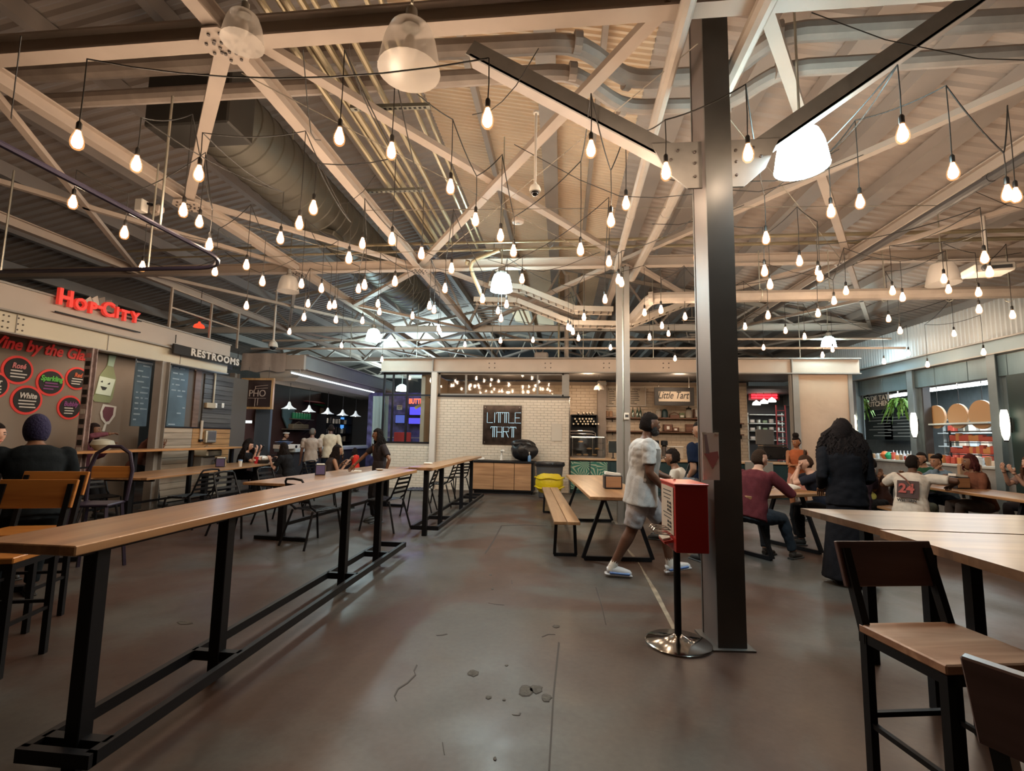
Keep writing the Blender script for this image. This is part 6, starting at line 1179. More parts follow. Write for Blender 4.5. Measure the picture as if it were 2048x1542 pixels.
# ================================================================== PEOPLE
EYEW = mat('eye_white', (.6, .57, .55), .3); PUP = mat('pupil', (.01, .008, .008), .2); LIP = {}
def skinm(c): return mat('skin_%d_%d' % (c[0]*100, c[1]*100), c, .5, spec=.4)
def loft(mb, rings, n=18):
    """rings: (center, half width, half depth, side axis, front axis)"""
    vs = []
    for c, a, b, sx_, fy in rings: vs += [V(c)+sx_*(a*math.cos(2*PI*j/n))+fy*(b*math.sin(2*PI*j/n)) for j in range(n)]
    k = len(rings); fs = [(i*n+j, i*n+(j+1) % n, (i+1)*n+(j+1) % n, (i+1)*n+j) for i in range(k-1) for j in range(n)]+[tuple(range(n-1, -1, -1)), tuple((k-1)*n+j for j in range(n))]
    return mb.raw(vs, fs)
def remeshed(name, mb, vox, m, parent, fold=0, seed=0, extra=None):
    """fuse the lofts into one continuous surface, then relax it; cloth gets folds"""
    o = mb.build(name, m, None, smooth=0)
    md = o.modifiers.new('r', 'REMESH'); md.mode = 'VOXEL'; md.voxel_size = vox; md.use_smooth_shade = True
    sm = o.modifiers.new('s', 'SMOOTH'); sm.iterations = 4; sm.factor = .6
    COL.objects.unlink(o); me = baked(o); old = o.data; bpy.data.objects.remove(o); bpy.data.meshes.remove(old)
    if fold:
        rr = random.Random(seed); n = len(me.vertices); co = np.empty(n*3, 'f'); no = np.empty(n*3, 'f'); me.vertices.foreach_get('co', co); me.vertex_normals.foreach_get('vector', no); co = co.reshape(-1, 3); no = no.reshape(-1, 3); d = np.zeros(n, 'f')
        for _ in range(5):
            k = V((rr.uniform(-1, 1), rr.uniform(-1, 1), rr.uniform(-.6, .6))).normalized()*rr.uniform(22, 48); d += np.abs(np.sin(co@np.array(k, 'f')+rr.uniform(0, 6)+1.5*np.sin(9*co[:, 2])))-.6
        co += no*(d*fold/2.2)[:, None]; me.vertices.foreach_set('co', co.ravel())
    me.name = name; mats = [m] if not isinstance(m, list) else m
    me.materials.clear()
    for q in mats: me.materials.append(q)
    if extra is not None:
        bm = bmesh.new(); bm.from_mesh(me); e = bpy.data.meshes.new('e'); e.from_pydata([tuple(p) for p in extra.v], [], extra.f); e.polygons.foreach_set('material_index', extra.m); e.polygons.foreach_set('use_smooth', [True]*len(e.polygons))
        bm.from_mesh(e); bpy.data.meshes.remove(e); bm.to_mesh(me); bm.free()
    me.polygons.foreach_set('use_smooth', [True]*len(me.polygons))
    o = bpy.data.objects.new(name, me); COL.objects.link(o); o.parent = parent; return o
def ik(a, t, l1, l2, pole):
    a = V(a); t = V(t); d = t-a; L = min(d.length, (l1+l2)*.995); u = d.normalized(); x = (l1*l1-l2*l2+L*L)/(2*L); h = math.sqrt(max(0, l1*l1-x*x))
    p = V(pole); p = p-u*p.dot(u); p.normalize(); return a+u*x+p*h, a+u*L
def head_mb(mb, R, c, s, hair=None):
    """face forward = +Y of R; slot 0 skin, 1 white, 2 pupil, 3 lip"""
    n, m = 24, 18; vs = []
    for i in range(m+1):
        th = PI*i/m; z = -math.cos(th); r = math.sin(th)
        for j in range(n):
            a = 2*PI*j/n; x = r*math.cos(a); y = r*math.sin(a); X = x*.073; Y = y*.092; Z = z*.115
            if z < -.15: k = (-z-.15)/.85; X *= 1-.38*k; Y = Y*(1-.25*k)+(.018*k if y > 0 else .02*k)
            if y > .2: Y = Y*(.93) + .0
            fx = x*.073; 
            if y > 0: 
                Y += .024*math.exp(-(fx/.013)**2)*math.exp(-((Z+.022)/.017)**2)+.012*math.exp(-(fx/.012)**2)*math.exp(-((Z-.004)/.022)**2)   # nose
                Y += .006*math.exp(-((Z-.03)/.012)**2)                                                     # brow
                Y -= .008*math.exp(-((abs(fx)-.03)/.014)**2)*math.exp(-((Z-.008)/.014)**2)                  # sockets
                Y += .007*math.exp(-(fx/.024)**2)*math.exp(-((Z+.055)/.010)**2)+.009*math.exp(-(fx/.02)**2)*math.exp(-((Z+.088)/.014)**2)
            vs.append(V(c)+R@(V((X, Y, Z))*s))
    mb.mi = 0; mb.raw(vs, [(i*n+j, i*n+(j+1) % n, (i+1)*n+(j+1) % n, (i+1)*n+j) for i in range(m) for j in range(n)])
    for sg in (-1, 1):
        mb.mi = 0; mb.ell(V(c)+R@(V((sg*.074, -.004, -.008))*s), V((.012, .02, .032))*s, 8, M=R)
        mb.mi = 1; mb.ell(V(c)+R@(V((sg*.03, .079, .006))*s), V((.0125, .008, .007))*s, 8, M=R); mb.mi = 2; mb.ell(V(c)+R@(V((sg*.03, .085, .006))*s), V((.006, .004, .006))*s, 6, M=R); mb.box(V(c)+R@(V((sg*.031, .084, .026))*s), V((.03, .008, .006))*s, M=R)
    mb.mi = 3; mb.ell(V(c)+R@(V((0, .086, -.056))*s), V((.023, .008, .008))*s, 10, M=R); mb.mi = 0
def hair_mb(R, c, s, style, seed=0):
    mb = MB(); rr = random.Random(seed); c = V(c); n, m = 32, 20
    T = {'short': (1.1, .25, .0), 'fuzz': (1.035, .1, 0), 'afro': (1.2, .35, .06), 'long': (1.14, .2, .01), 'curly': (1.4, .25, .06), 'bun': (1.09, .3, 0), 'tied': (1.09, .3, .01), 'puff': (1.12, .3, .02), 'cap': (1.17, .2, 0), 'bob': (1.2, .2, .03)}[style]
    ph = [(rr.uniform(5, 13), rr.uniform(5, 13), rr.uniform(0, 6)) for _ in range(4)]
    low = -.35 if style in ('short', 'fuzz', 'bun', 'tied', 'afro', 'puff') else -.75
    vs = []
    for i in range(m+1):
        th = PI*i/m; z = -math.cos(th); r = math.sin(th)
        for j in range(n):
            a = 2*PI*j/n; x, y = r*math.cos(a), r*math.sin(a)
            k = T[0]+T[2]*sum(math.sin(f*x*1.4+g*z*1.4+p+f*y) for f, g, p in ph)*.8
            y0_ = -.22 if style in ('afro', 'short', 'fuzz', 'bun', 'tied', 'puff') else .22; front = max(0, min(1, (y-y0_)/.22))*max(0, min(1, (.58-z)/.12)); lowb = max(0, min(1, (low-z)/.15))
            hide = max(front, lowb); k = k*(1-hide)+.9*hide
            if y > .2: k = min(k, 1.13) if style not in ('afro', 'curly') else min(k, 1.22)
            vs.append(c+R@(V((x*.074*k, (y*.092-.006)*k, z*.115*k))*s))
    mb.raw(vs, [(i*n+j, i*n+(j+1) % n, (i+1)*n+(j+1) % n, (i+1)*n+j) for i in range(m) for j in range(n)])
    if style in ('long', 'curly', 'bob'):
        L = {'long': .36, 'curly': .5, 'bob': .17}[style]; w = {'long': .1, 'curly': .2, 'bob': .125}[style]
        for k in range(120 if style == 'curly' else 60):
            a = PI*(1+rr.random()) if rr.random() < .85 else PI*rr.choice((.95, 2.05)); q = c+R@(V((math.cos(a)*.075, math.sin(a)*.07, rr.uniform(-.02, .09)))*s); pts = [q]; f = rr.uniform(9, 22); l = L*rr.uniform(.75, 1.05)
            for u in range(1, 9):
                t_ = u/8; wv = (.028 if style == 'curly' else .008)*math.sin(f*t_+k); o = R@V((math.cos(a)*(w*(.65+.45*math.sin(t_*2.4)))+wv, math.sin(a)*(.062+(.105 if style == 'curly' else .085 if style == 'long' else .03)*min(1, t_*1.9))+.5*wv, 0)); pts.append(V((c.x, c.y, c.z))+V((o.x, o.y, 0))*s+V((0, 0, .03-l*t_)))
            mb.tube(pts, [.014*s]+[.018*s*(1.1-.5*(u/8)) for u in range(1, 9)], 5)
    if style == 'bun': mb.lathe([(.02, .08), (.05, .1), (.062, .14), (.055, .175), (.03, .195), (0, .2)], c+R@V((0, -.02, 0)), 14, M=R*1.0)
    if style == 'puff': blob_c = c+R@(V((0, -.09, .1))*s); mb.ell(blob_c, V((.06, .055, .06))*s, 12)
    if style == 'tied':
        for k in range(9): a = rr.uniform(-1, 1); mb.tube([c+R@V((0, -.03, .11)), c+R@V((a*.05, -.05, .15)), c+R@V((a*.09, -.07+rr.uniform(-.03, .03), .17+rr.uniform(-.02, .03)))], [.02, .014, .004], 5)
    return mb
HANDS = True
def person(label, loc, yaw, H=1.72, sit=None, lean=.05, side=0, head=(0, 0), skin=(.25, .12, .07), top=(.1, .1, .1), sleeve='short', bottom=(.05, .05, .06), legs='trousers', hair='short', hairc=(.012, .008, .007),
           hl=None, hr=None, fl=None, fr=None, shoe=(.03, .03, .03), fem=False, vox=.016, seed=0, extras=None, elbow=None, group=None, base=0, curl=.5, footp=None, hat=None, topname='shirt', girth=1.0):
    if sit: H *= 1.13; sit -= .09
    t = thing('person', label, 'person', (*loc, base), yaw); s = H/1.75; Z = V((0, 0, 1)); sk = skinm(skin)
    hz = (sit+.09) if sit else .93*s
    if legs == 'walk': hz = .9*s
    P = V((0, 0, hz)); Rt = Matrix.Rotation(-lean, 3, 'X')@Matrix.Rotation(side, 3, 'Y'); T = lambda x, y, z: P+Rt@(V((x, y, z))*s)
    X, Yf = Rt@V((1, 0, 0)), Rt@V((0, 1, 0)); sw = .165 if fem else .195; cw = .88 if fem else 1.
    rings = [(0, -.08, .10, .09), (0, .02, .165, .115), (0, .1, .155, .11), (-.005, .2, .125*(.95 if fem else 1.12), .095), (0, .32, .155*cw, .115), (0, .42, .17*cw, .115), (0, .49, .15*cw, .09), (0, .53, .085, .065), (.005, .56, .052, .052), (.015, .62, .05, .052)]
    rings = [(y, z, a*(girth if z < .5 else 1), b_*(girth if z < .5 else 1)) for y, z, a, b_ in rings]
    def torso(mb, infl, lo=0, hi=10, hem=0):
        rs = []
        for y, z, a, b in rings[lo:hi]: rs.append((T(0, y, z), (a*s+infl)*(1+hem*max(0, .12-z)), (b*s+infl)*(1+hem*max(0, .12-z)), X, Yf))
        return loft(mb, rs)
    neck = T(0, .01, .56); sh = [T(-sw, 0, .475), T(sw, 0, .475)]; hip = [T(-.09, 0, -.01), T(.09, 0, -.01)]
    Rh = Rt.copy() if False else Matrix.Rotation(head[0], 3, 'Z')@Matrix.Rotation(head[1], 3, 'X'); hc = neck+V((0, .02*s, .125*s))+Rt@V((0, .02*s, 0))
    # limbs
    wr = []; el = []
    for i, sg in enumerate((-1, 1)):
        tg = (hl, hr)[i] or (sg*.26*s, .06, hz-.08); pole = (elbow or [(-.25, -1, -.4), (.25, -1, -.4)])[i]; e, w_ = ik(sh[i], V(tg), .29*s, .25*s, pole); el.append(e); wr.append(w_)
    kn = []; an = []
    for i, sg in enumerate((-1, 1)):
        tg = (fl, fr)[i]
        if tg is None: tg = (sg*.11, (.42 if sit else .02), .09-base)
        tg = (tg[0], tg[1], max(.09-base, tg[2])); k, a_ = ik(hip[i], V(tg), .43*s, .42*s, (sg*.1, 1, .25 if sit else 0)); kn.append(k); an.append(a_)
    b = MB(); torso(b, 0)
    def arm(mb, infl, f0, f1, i, cuff=0):
        A, E, W = sh[i], el[i], wr[i]; tot = 1.0; pts = []; rad = []; prof = [(0, .05), (.12, .052), (.3, .045), (.5, .039), (.6, .041), (.75, .034), (1., .026)]
        samp = [f for f, _ in prof if f0 <= f <= f1]+[f1]; samp = sorted(set(samp))
        for f in samp:
            pts.append(A.lerp(E, f/.5) if f <= .5 else E.lerp(W, (f-.5)/.5))
            for (p0, r0), (p1, r1) in zip(prof[:-1], prof[1:]):
                if p0 <= f <= p1+1e-6: r = r0+(r1-r0)*(f-p0)/(p1-p0); break
            rad.append(r*s*(.85 if fem else 1)*(.5+.5*girth)+infl*(1+cuff*f))
        mb.tube(pts, rad, 12)
    def leg(mb, infl, f1, i, flare=0):
        A, K, N_ = hip[i], kn[i], an[i]; prof = [(0, .088), (.12, .09), (.3, .075), (.5, .053), (.62, .056), (.8, .042), (1, .036)]; pts = []; rad = []
        for f in sorted(set([f for f, _ in prof if f <= f1]+[f1])):
            pts.append(A.lerp(K, f/.5) if f <= .5 else K.lerp(N_, (f-.5)/.5))
            for (p0, r0), (p1, r1) in zip(prof[:-1], prof[1:]):
                if p0 <= f <= p1+1e-6: r = r0+(r1-r0)*(f-p0)/(p1-p0); break
            rad.append(r*s*(.4+.6*girth)+infl*(1+flare*f))
        mb.tube(pts, rad, 14)
    for i in (0, 1):
        arm(b, 0, 0, 1, i); b.ell(sh[i], V((.05, .05, .05))*s*(.85 if fem else 1), 12)
        leg(b, 0, 1, i)
    ex = MB(); head_mb(ex, Rh, hc, s)
    # hands: palm, four fingers of different length and a thumb off the palm side
    ex.mi = 0
    for i, sg in enumerate((-1, 1)):
        d = (wr[i]-el[i]).normalized(); up_ = V((0, 0, 1)) if abs(d.z) < .8 else V((0, 1, 0)); side_ = d.cross(up_).normalized(); nrm = side_.cross(d).normalized()
        if not sit and abs(d.z) > .6: side_, nrm = nrm, side_
        M = Matrix((side_, d, nrm)).transposed(); pc = wr[i]+d*.045*s; ex.ell(pc, V((.04, .052, .017))*s, 10, M=M); ex.tube([wr[i]-d*.02*s, wr[i]+d*.02*s], [.025*s, .028*s], 8)
        for k, (o, l) in enumerate(((-.028, .062), (-.01, .072), (.01, .068), (.027, .054))):
            p0 = pc+side_*o*s+d*.036*s; a1 = curl*.5; p1 = p0+(d*math.cos(a1)-nrm*math.sin(a1))*l*.5*s; a2 = curl*1.4; p2 = p1+(d*math.cos(a2)-nrm*math.sin(a2))*l*.3*s; a3 = curl*2.2; p3 = p2+(d*math.cos(a3)-nrm*math.sin(a3))*l*.25*s
            ex.tube([p0-d*.015*s, p0, p1, p2, p3], [.0085*s, .009*s, .0085*s, .0075*s, .005*s], 6)
        tb = pc-d*.02*s-side_*sg*.03*s; ex.tube([tb, tb-side_*sg*.022*s+d*.028*s-nrm*.008*s, tb-side_*sg*.026*s+d*.055*s-nrm*.02*s], [.011*s, .0105*s, .007*s], 6)
    if skin not in LIP: LIP[skin] = mat('lip_%d' % len(LIP), (min(1, skin[0]*1.05), skin[1]*.62, skin[2]*.7), .45)
    remeshed('body', b, vox*.9, [sk, EYEW, PUP, LIP[skin]], t, extra=ex)
    # garments
    tm = mat('cloth_%02x%02x%02x' % tuple(int(255*min(1, c)) for c in top), top, .9, var=.12, vs=9, bump=.15, bs=40, spec=.12); bmt = mat('cloth_%02x%02x%02x' % tuple(int(255*min(1, c)) for c in bottom), bottom, .9, var=.15, vs=7, bump=.15, bs=50, spec=.12)
    g = MB(); inf = .016*girth**2 if topname != 'coat' else .03
    hemz = {'shirt': 0, 'coat': 0, 'tank': 0}.get(topname, 0); torso(g, inf, 1 if not sit else 1, 8, 0)
    loft(g, [(T(0, 0, -.06 if sit else -.1-.25*(girth-1)), .168*s*girth+inf+.008, .12*s*girth+inf+.006, X, Yf), (T(0, 0, .12), .155*s*girth+inf+.004, .11*s*girth+inf, X, Yf), (T(0, 0, .2), (.135 if not fem else .122)*s*girth+inf, .1*s*girth+inf, X, Yf)])
    if sleeve != 'none':
        for i in (0, 1): g.ell(sh[i], V((.064, .062, .062))*s*girth**.5*(.87 if fem else 1), 12); arm(g, .017 if sleeve == 'short' else .014, 0, {'short': .36, 'long': .96, 'elbow': .5}[sleeve], i, .8 if sleeve == 'short' else .1)
    st = remeshed(topname, g, vox*.9, tm, t, .007 if sleeve != 'none' else .004, seed)
    g = MB(); infl = .014
    loft(g, [(T(0, 0, .07), .162*s*girth+.004, .113*s*girth+.004, X, Yf), (T(0, 0, 0), .17*s*girth+.006, .12*s*girth+.006, X, Yf), (T(0, 0, -.09), .15*s*girth+.01, .115*s*girth+.01, X, Yf)])
    if legs in ('trousers', 'walk', 'shorts', 'leggings'):
        f1 = {'shorts': .47, 'walk': .46}.get(legs, .97)
        for i in (0, 1): leg(g, .02 if f1 < .6 else infl, f1, i, .9 if f1 < .6 else .25)
    else:
        m0 = (hip[0]+hip[1])/2; bot = V((0, .02, .06 if legs == 'gown' else .55*s))
        loft(g, [(m0+V((0, 0, .05)), .185*s, .13*s, V((1, 0, 0)), V((0, 1, 0))), (m0.lerp(bot, .4), .21*s, .17*s, V((1, 0, 0)), V((0, 1, 0))), (bot, .27*s, .23*s, V((1, 0, 0)), V((0, 1, 0)))])
    remeshed({'gown': 'skirt', 'skirt': 'skirt', 'shorts': 'shorts', 'walk': 'shorts'}.get(legs, 'trousers'), g, vox, bmt, t, .006, seed+5)
    sm_ = mat('shoe_%02x%02x%02x' % tuple(int(255*min(1, c)) for c in shoe), shoe, .5); sole = mat('sole_pale', (.5, .5, .52), .6) if max(shoe) > .3 else mat('sole_dark', (.02, .02, .02), .6)
    for i, sg in enumerate((-1, 1)):
        pitch = (footp or (0, 0))[i]; M = Matrix.Rotation(pitch, 3, 'X'); A = an[i]; f = MB(); ks = 1.15 if girth > 1.2 else 1.0; q = lambda x, y, z: A+M@V((x*ks, y*ks, z))
        f.tube([q(0, -.055, -.045), q(0, 0, -.035), q(0, .06, -.045), q(0, .12, -.055), q(0, .17, -.062), q(0, .19, -.066)], [r_*ks for r_ in (.03, .046, .044, .04, .03, .012)], 12); f.tube([q(0, -.01, -.04), q(0, -.005, .015)], [.045, .043], 12)
        so_ = f.build('shoe', sm_, t); g2 = MB(); g2.cbox(q(0, .06, -.082), (.09*ks, .27*ks, .024), .01, M=M); g2.build('sole', sole, so_)
        if shoe[2] > .3: MB().cbox(q(0, .07, -.062), (.1*ks, .2*ks, .026), .008, M=M).build('coloured_band', mat('shoe_blue', (.10, .2, .5), .4), so_); sk_ = (kn[i]-an[i]).normalized(); MB().tube([an[i]-sk_*.05, an[i]+sk_*.10], [.05, .047], 12).build('sock', PAPER, so_)
    hm_ = mat('hair_%02x%02x%02x' % tuple(int(255*c) for c in hairc), hairc, .85, bump=.8, bs=90, spec=.15); hb = hair_mb(Rh, hc, s, hair, seed); hb.build('hair', hm_ if hat is None else mat('knit_cap', hat, .9, bump=.6, bs=60), t, smooth=1.2)
    if extras: extras(t, dict(T=T, hc=hc, Rh=Rh, wr=wr, el=el, s=s, X=X, Yf=Yf, sh=sh))
    return t
DS, MS, TS, PS = (.085, .036, .02), (.17, .08, .045), (.30, .16, .10), (.50, .29, .21)
BLK_, NAVY, DG = (.012, .012, .014), (.012, .018, .035), (.035, .03, .034)
# walking man
def beard(t, k):
    R, c, s = k['Rh'], k['hc'], k['s']; mb = MB(); mb.ell(c+R@V((0, .045, -.09)), (.055, .055, .045), 14, M=R)
    for sg in (-1, 1): mb.ell(c+R@V((sg*.058, .025, -.055)), (.022, .04, .055), 10, M=R)
    mb.ell(c+R@V((0, .088, -.042)), (.03, .012, .007), 8, M=R); mb.build('beard', mat('beard_black', (.01, .007, .006), .7, bump=.8, bs=80), t)
    # printed patch following the chest side
    T = k['T']; n = 7; vs = []
    for i in range(n+1):
        a = -.15+1.25*i/n
        for z in (.08, .2, .32, .44): r = {.08: (.22, .162), .2: (.205, .152), .32: (.225, .165), .44: (.23, .15)}[z]; vs.append(T(r[0]*1.03*math.cos(a), r[1]*1.05*math.sin(a)+.004, z))
    MB().raw(vs, [(i*4+j, (i+1)*4+j, (i+1)*4+j+1, i*4+j+1) for i in range(n) for j in range(3)]).build('shirt_print', mat('faded_print', (.14, .12, .10), .9, col2=(.34, .33, .32), vs=5), t)
    w_ = k['wr'][1]; MB().tube([w_+(k['el'][1]-w_)*.02, w_+(k['el'][1]-w_)*.10], .033, 12).build('watch', BLACK, t)
person('bearded man in a white tee and pale shorts walking past the red stand', (.94, 5.92), -PI/2, 1.94, None, .10, girth=1.26, head=(.12, 0), skin=(.12, .052, .03), top=(.50, .50, .50), bottom=(.36, .34, .35), legs='walk', hair='afro', hl=(-.20, .36, 1.12), hr=(.25, .24, 1.0),
       fl=(-.1, .34, .13), fr=(.1, -.36, .09), footp=(.22, -.05), shoe=(.6, .6, .62), vox=.012, seed=1, extras=beard, elbow=[(-.4, -1, -.3), (.3, -1, -.2)], curl=.8)
# woman wiping the table
def polo(t, k):
    R = k['T']; MB().prism([(-.05, 0), (0, -.09), (.05, 0), (0, .02)], 0, .006, lambda a, b, d: k['T'](a, .128+d-.05*abs(b), .47+b)).build('collar_opening', skinm(MS), t)
    MB().prism([(-.07, .03), (-.01, -.06), (-.03, .05)], 0, .01, lambda a, b, d: k['T'](a, .125+d-.06*abs(b), .48+b)).prism([(.07, .03), (.01, -.06), (.03, .05)], 0, .01, lambda a, b, d: k['T'](a, .125+d-.06*abs(b), .48+b)).build('collar', mat('polo_collar', (.05, .04, .045), .8), t)
person('standing woman in a dark polo shirt wiping the table with one hand', (-3.32, 8.62), 2.35, 1.70, None, .06, side=-.04, head=(-.15, -.1), skin=MS, top=(.03, .025, .028), bottom=(.02, .02, .024), hair='long', hairc=(.008, .006, .006), hr=(.34, .42, .94), hl=(-.30, .02, .90), fem=True, vox=.013, seed=2, extras=polo, elbow=[(-1, -.4, -.2), (1, -.2, .2)], curl=.2)
SIT = .56
def phone(t, k): w_ = (k['wr'][0]+k['wr'][1])/2; MB().box(w_+V((0, .1, .07)), (.075, .01, .15), M=Matrix.Rotation(-.4, 3, 'X')).build('held_phone', SATIN, t)
person('seated woman with long curly black hair looking at a phone', (-7.72, 10.95), -PI/2+.15, 1.62, SIT, .25, head=(.0, -.25), skin=PS, top=BLK_, bottom=BLK_, hair='curly', hl=(-.09, .42, 1.12), hr=(.1, .42, 1.12), fem=True, seed=3, extras=phone)
person('seated woman with dark hair and a black top seen from behind', (-6.2, 10.6), 1.5, 1.62, SIT-.02, .3, skin=PS, top=BLK_, bottom=DG, hair='long', hl=(-.16, .42, .95), hr=(.16, .40, .93), fem=True, seed=4)
person('seated woman with long dark hair and bare tan arms, beside the man in grey', (-4.98, 9.85), -1.0, 1.60, SIT-.02, .3, skin=TS, top=(.05, .04, .04), bottom=(.25, .13, .09), sleeve='none', hair='long', hl=(-.2, .36, .93), hr=(.16, .38, .93), fem=True, seed=5)
person('standing man in a taupe grey shirt with close cut hair at the noodle counter', (-6.55, 12.1), .35, 1.73, None, .08, head=(-.5, 0), skin=(.13, .06, .038), top=(.30, .24, .20), bottom=NAVY, hair='fuzz', hairc=(.1, .09, .08), seed=6, hr=(.2, .22, 1.0))
person('standing man in a cream long sleeved shirt seen from behind at the counter', (-6.45, 12.9), .3, 1.86, None, .12, skin=DS, top=(.46, .38, .28), sleeve='long', bottom=NAVY, hair='fuzz', seed=7, hr=(.34, .12, .98), hl=(-.26, .2, 1.0))
person('small child in a bright red dress beside the man in the cream shirt', (-5.6, 12.75), 1.3, 1.2, None, .05, skin=TS, top=(.5, .03, .02), sleeve='none', bottom=(.5, .03, .02), legs='skirt', hair='bob', hr=(.1, .33, .72), hl=(-.1, .3, .72), fem=True, seed=8)
person('cook in black with a white headband behind the noodle counter', (-8.75, 14.4), -PI/2, 1.62, None, .1, skin=TS, top=BLK_, bottom=BLK_, hair='short', seed=9, extras=lambda t, k: MB().lathe([(.085, .055), (.087, .085)], k['hc'], 16, sy=1.15).build('headband', PAPER, t))
p = PX(272, 880, -8.75); person('red haired person in brown leaning over the drinks ledge', (-8.72, p.y), -.9, 1.66, .85, .45, head=(.3, -.4), skin=MS, top=(.12, .05, .035), sleeve='long', bottom=BLK_, hair='long', hairc=(.11, .012, .012), hl=(-.1, .4, 1.25), hr=(.12, .45, 1.25), fem=True, seed=10)
p = PX(160, 880, -8.75); person('person in a mauve top seated behind the stickered pole', (-8.75, p.y), -1.2, 1.66, .85, .25, skin=MS, top=(.14, .05, .07), sleeve='long', bottom=BLK_, hair='long', hairc=(.02, .012, .012), hl=(-.12, .42, 1.25), hr=(.14, .5, 1.5), fem=True, seed=11)
person('person in a dark blue knit cap and blackish hoodie on a bar stool', (-4.75, 3.95), 1.0, 1.74, .84, .3, head=(.1, -.1), skin=MS, top=(.008, .012, .016), sleeve='long', bottom=(.01, .012, .018), hair='cap', hat=(.014, .013, .06), hl=(-.3, .45, 1.1), hr=(.25, .45, 1.08), seed=12, topname='coat')
person('person in black reaching in a bare forearm at the picture edge', (-6.25, 4.6), -1.7, 1.7, .78, .25, skin=PS, top=BLK_, sleeve='elbow', bottom=BLK_, hair='short', hl=(-.2, .52, 1.2), hr=(.18, .5, 1.2), seed=13)
# right of the aisle
def satchel(t, k): MB().cbox((-.26, .02, .98), (.14, .3, .22), .05).build('shoulder_bag', mat('bag_black', (.015, .014, .018), .5), t); MB().tube([V((-.28, 0, 1.08)), k['T'](-.1, -.14, .3), k['T'](.14, -.1, .5)], .012, 6).tube([V((-.28, .1, 1.08)), k['T'](-.1, .15, .3), k['T'](.14, .08, .5)], .012, 6).build('strap', BLACK, t)
person('tall standing man in a navy shirt with a black bag half behind the column', (1.93, 6.75), .5, 1.86, None, .08, head=(.3, -.2), skin=TS, top=(.007, .012, .03), bottom=(.04, .05, .07), hair='short', hl=(-.25, .12, .98), seed=14, extras=satchel)
person('seated man in a white long sleeved shirt behind the red stand', (1.98, 7.95), 1.2, 1.72, SIT, .3, skin=MS, top=(.50, .47, .42), sleeve='long', bottom=DG, hair='afro', hl=(-.2, .4, .98), hr=(.2, .4, .98), seed=15)
person('seated man in a maroon sweater seen from behind at the right table', (2.52, 6.9), -.95, 1.74, SIT+.05, .34, girth=1.12, head=(-.35, -.1), skin=PS, top=(.10, .022, .028), sleeve='long', bottom=(.035, .045, .06), hair='short', hairc=(.035, .02, .013), hl=(-.18, .46, 1.0), hr=(.16, .48, .98), fl=(-.08, .45, .09), fr=(.2, .62, .09), shoe=(.05, .04, .035), vox=.013, seed=16, elbow=[(-.8, -.4, -.4), (.8, -.4, -.4)])
def watch(t, k): w_, e = k['wr'][1], k['el'][1]; MB().tube([w_.lerp(e, .03), w_.lerp(e, .14)], .034, 12).build('wristwatch', mat('watch_steel', (.6, .58, .52), .25, .8), t)
person('seated woman in a black tee resting her chin on clasped hands', (4.12, 8.05), 1.35, 1.66, SIT+.02, .42, girth=1.15, head=(.1, -.3), skin=PS, top=(.016, .018, .028), bottom=BLK_, hair='tied', hairc=(.05, .025, .016), hl=(-.03, .40, 1.17), hr=(.04, .38, 1.17), fem=True, vox=.013, seed=17, extras=watch, elbow=[(-.4, .2, -1), (.4, .2, -1)], curl=.9)
person('standing woman in a rust orange top in front of the tan plaster panel', (4.85, 10.6), 2.6, 1.70, None, .05, head=(-.5, -.2), skin=(.30, .12, .055), top=(.36, .10, .04), sleeve='none', bottom=(.42, .19, .15), legs='skirt', hair='bun', hl=(.02, .24, 1.1), hr=(-.05, .26, 1.06), fem=True, vox=.014, seed=18, elbow=[(-1, 0, -.6), (1, 0, -.6)])
person('standing woman with long curly black hair in a long black dress, back turned', (3.24, 5.95), -.25, 1.84, None, .04, head=(-.2, 0), skin=MS, top=(.010, .010, .013), sleeve='long', bottom=(.010, .010, .013), legs='gown', hair='curly', hairc=(.012, .008, .008), hr=(.2, .28, 1.12), hl=(-.22, .15, 1.05), fem=False, vox=.014, seed=19, topname='coat')
def number(t, k):
    T = k['T']; pt = lambda x, z, o=0: T(x, -.170-o+.8*abs(x)**2, z)
    n = 6; vs = [pt(-.125+.25*i/n, z) for i in range(n+1) for z in (.14, .2, .26, .33, .385)]
    MB().raw(vs, [(i*5+j, (i+1)*5+j, (i+1)*5+j+1, i*5+j+1) for i in range(n) for j in range(4)]).build('print_panel', mat('print_dark', (.06, .035, .035), .8), t)
    R = Matrix((k['X']*-1*-1, (T(0, 0, 1)-T(0, 0, 0)).normalized(), -k['Yf'])).transposed(); text_mesh('print_number', '24', .2, mat('print_red', (.36, .08, .07), .8), V(t.location)+T(-.01, -.18, .265), R, t, .002, bold=.008)
    text_mesh('print_word', 'WESTERN', .055, INK, V(t.location)+T(0, -.178, .1), R, t, .002, bold=.003)
    MB().tube([T(-.14, -.11, .5), T(-.02, -.18, .40), T(.05, -.18, .3)], .012, 6).build('bag_strap', mat('strap_brown', (.16, .06, .04), .7), t)
person('seated man in a white tee printed with a large 24 on the back', (5.55, 8.45), -.85, 1.76, SIT-.04, .30, girth=1.15, head=(-.3, -.1), skin=DS, top=(.56, .52, .47), bottom=(.12, .13, .10), hair='short', hr=(.42, .40, .93), hl=(-.2, .44, .93), vox=.014, seed=20, extras=number, elbow=[(-.8, -.3, -.2), (1, -.3, .1)])
person('seated person in profile with short dark hair beyond the numbered white shirt', (5.85, 9.55), .9, 1.66, SIT-.08, .25, skin=MS, top=(.05, .025, .022), sleeve='long', bottom=DG, hair='short', hl=(-.2, .4, .95), hr=(.2, .42, .95), seed=21)
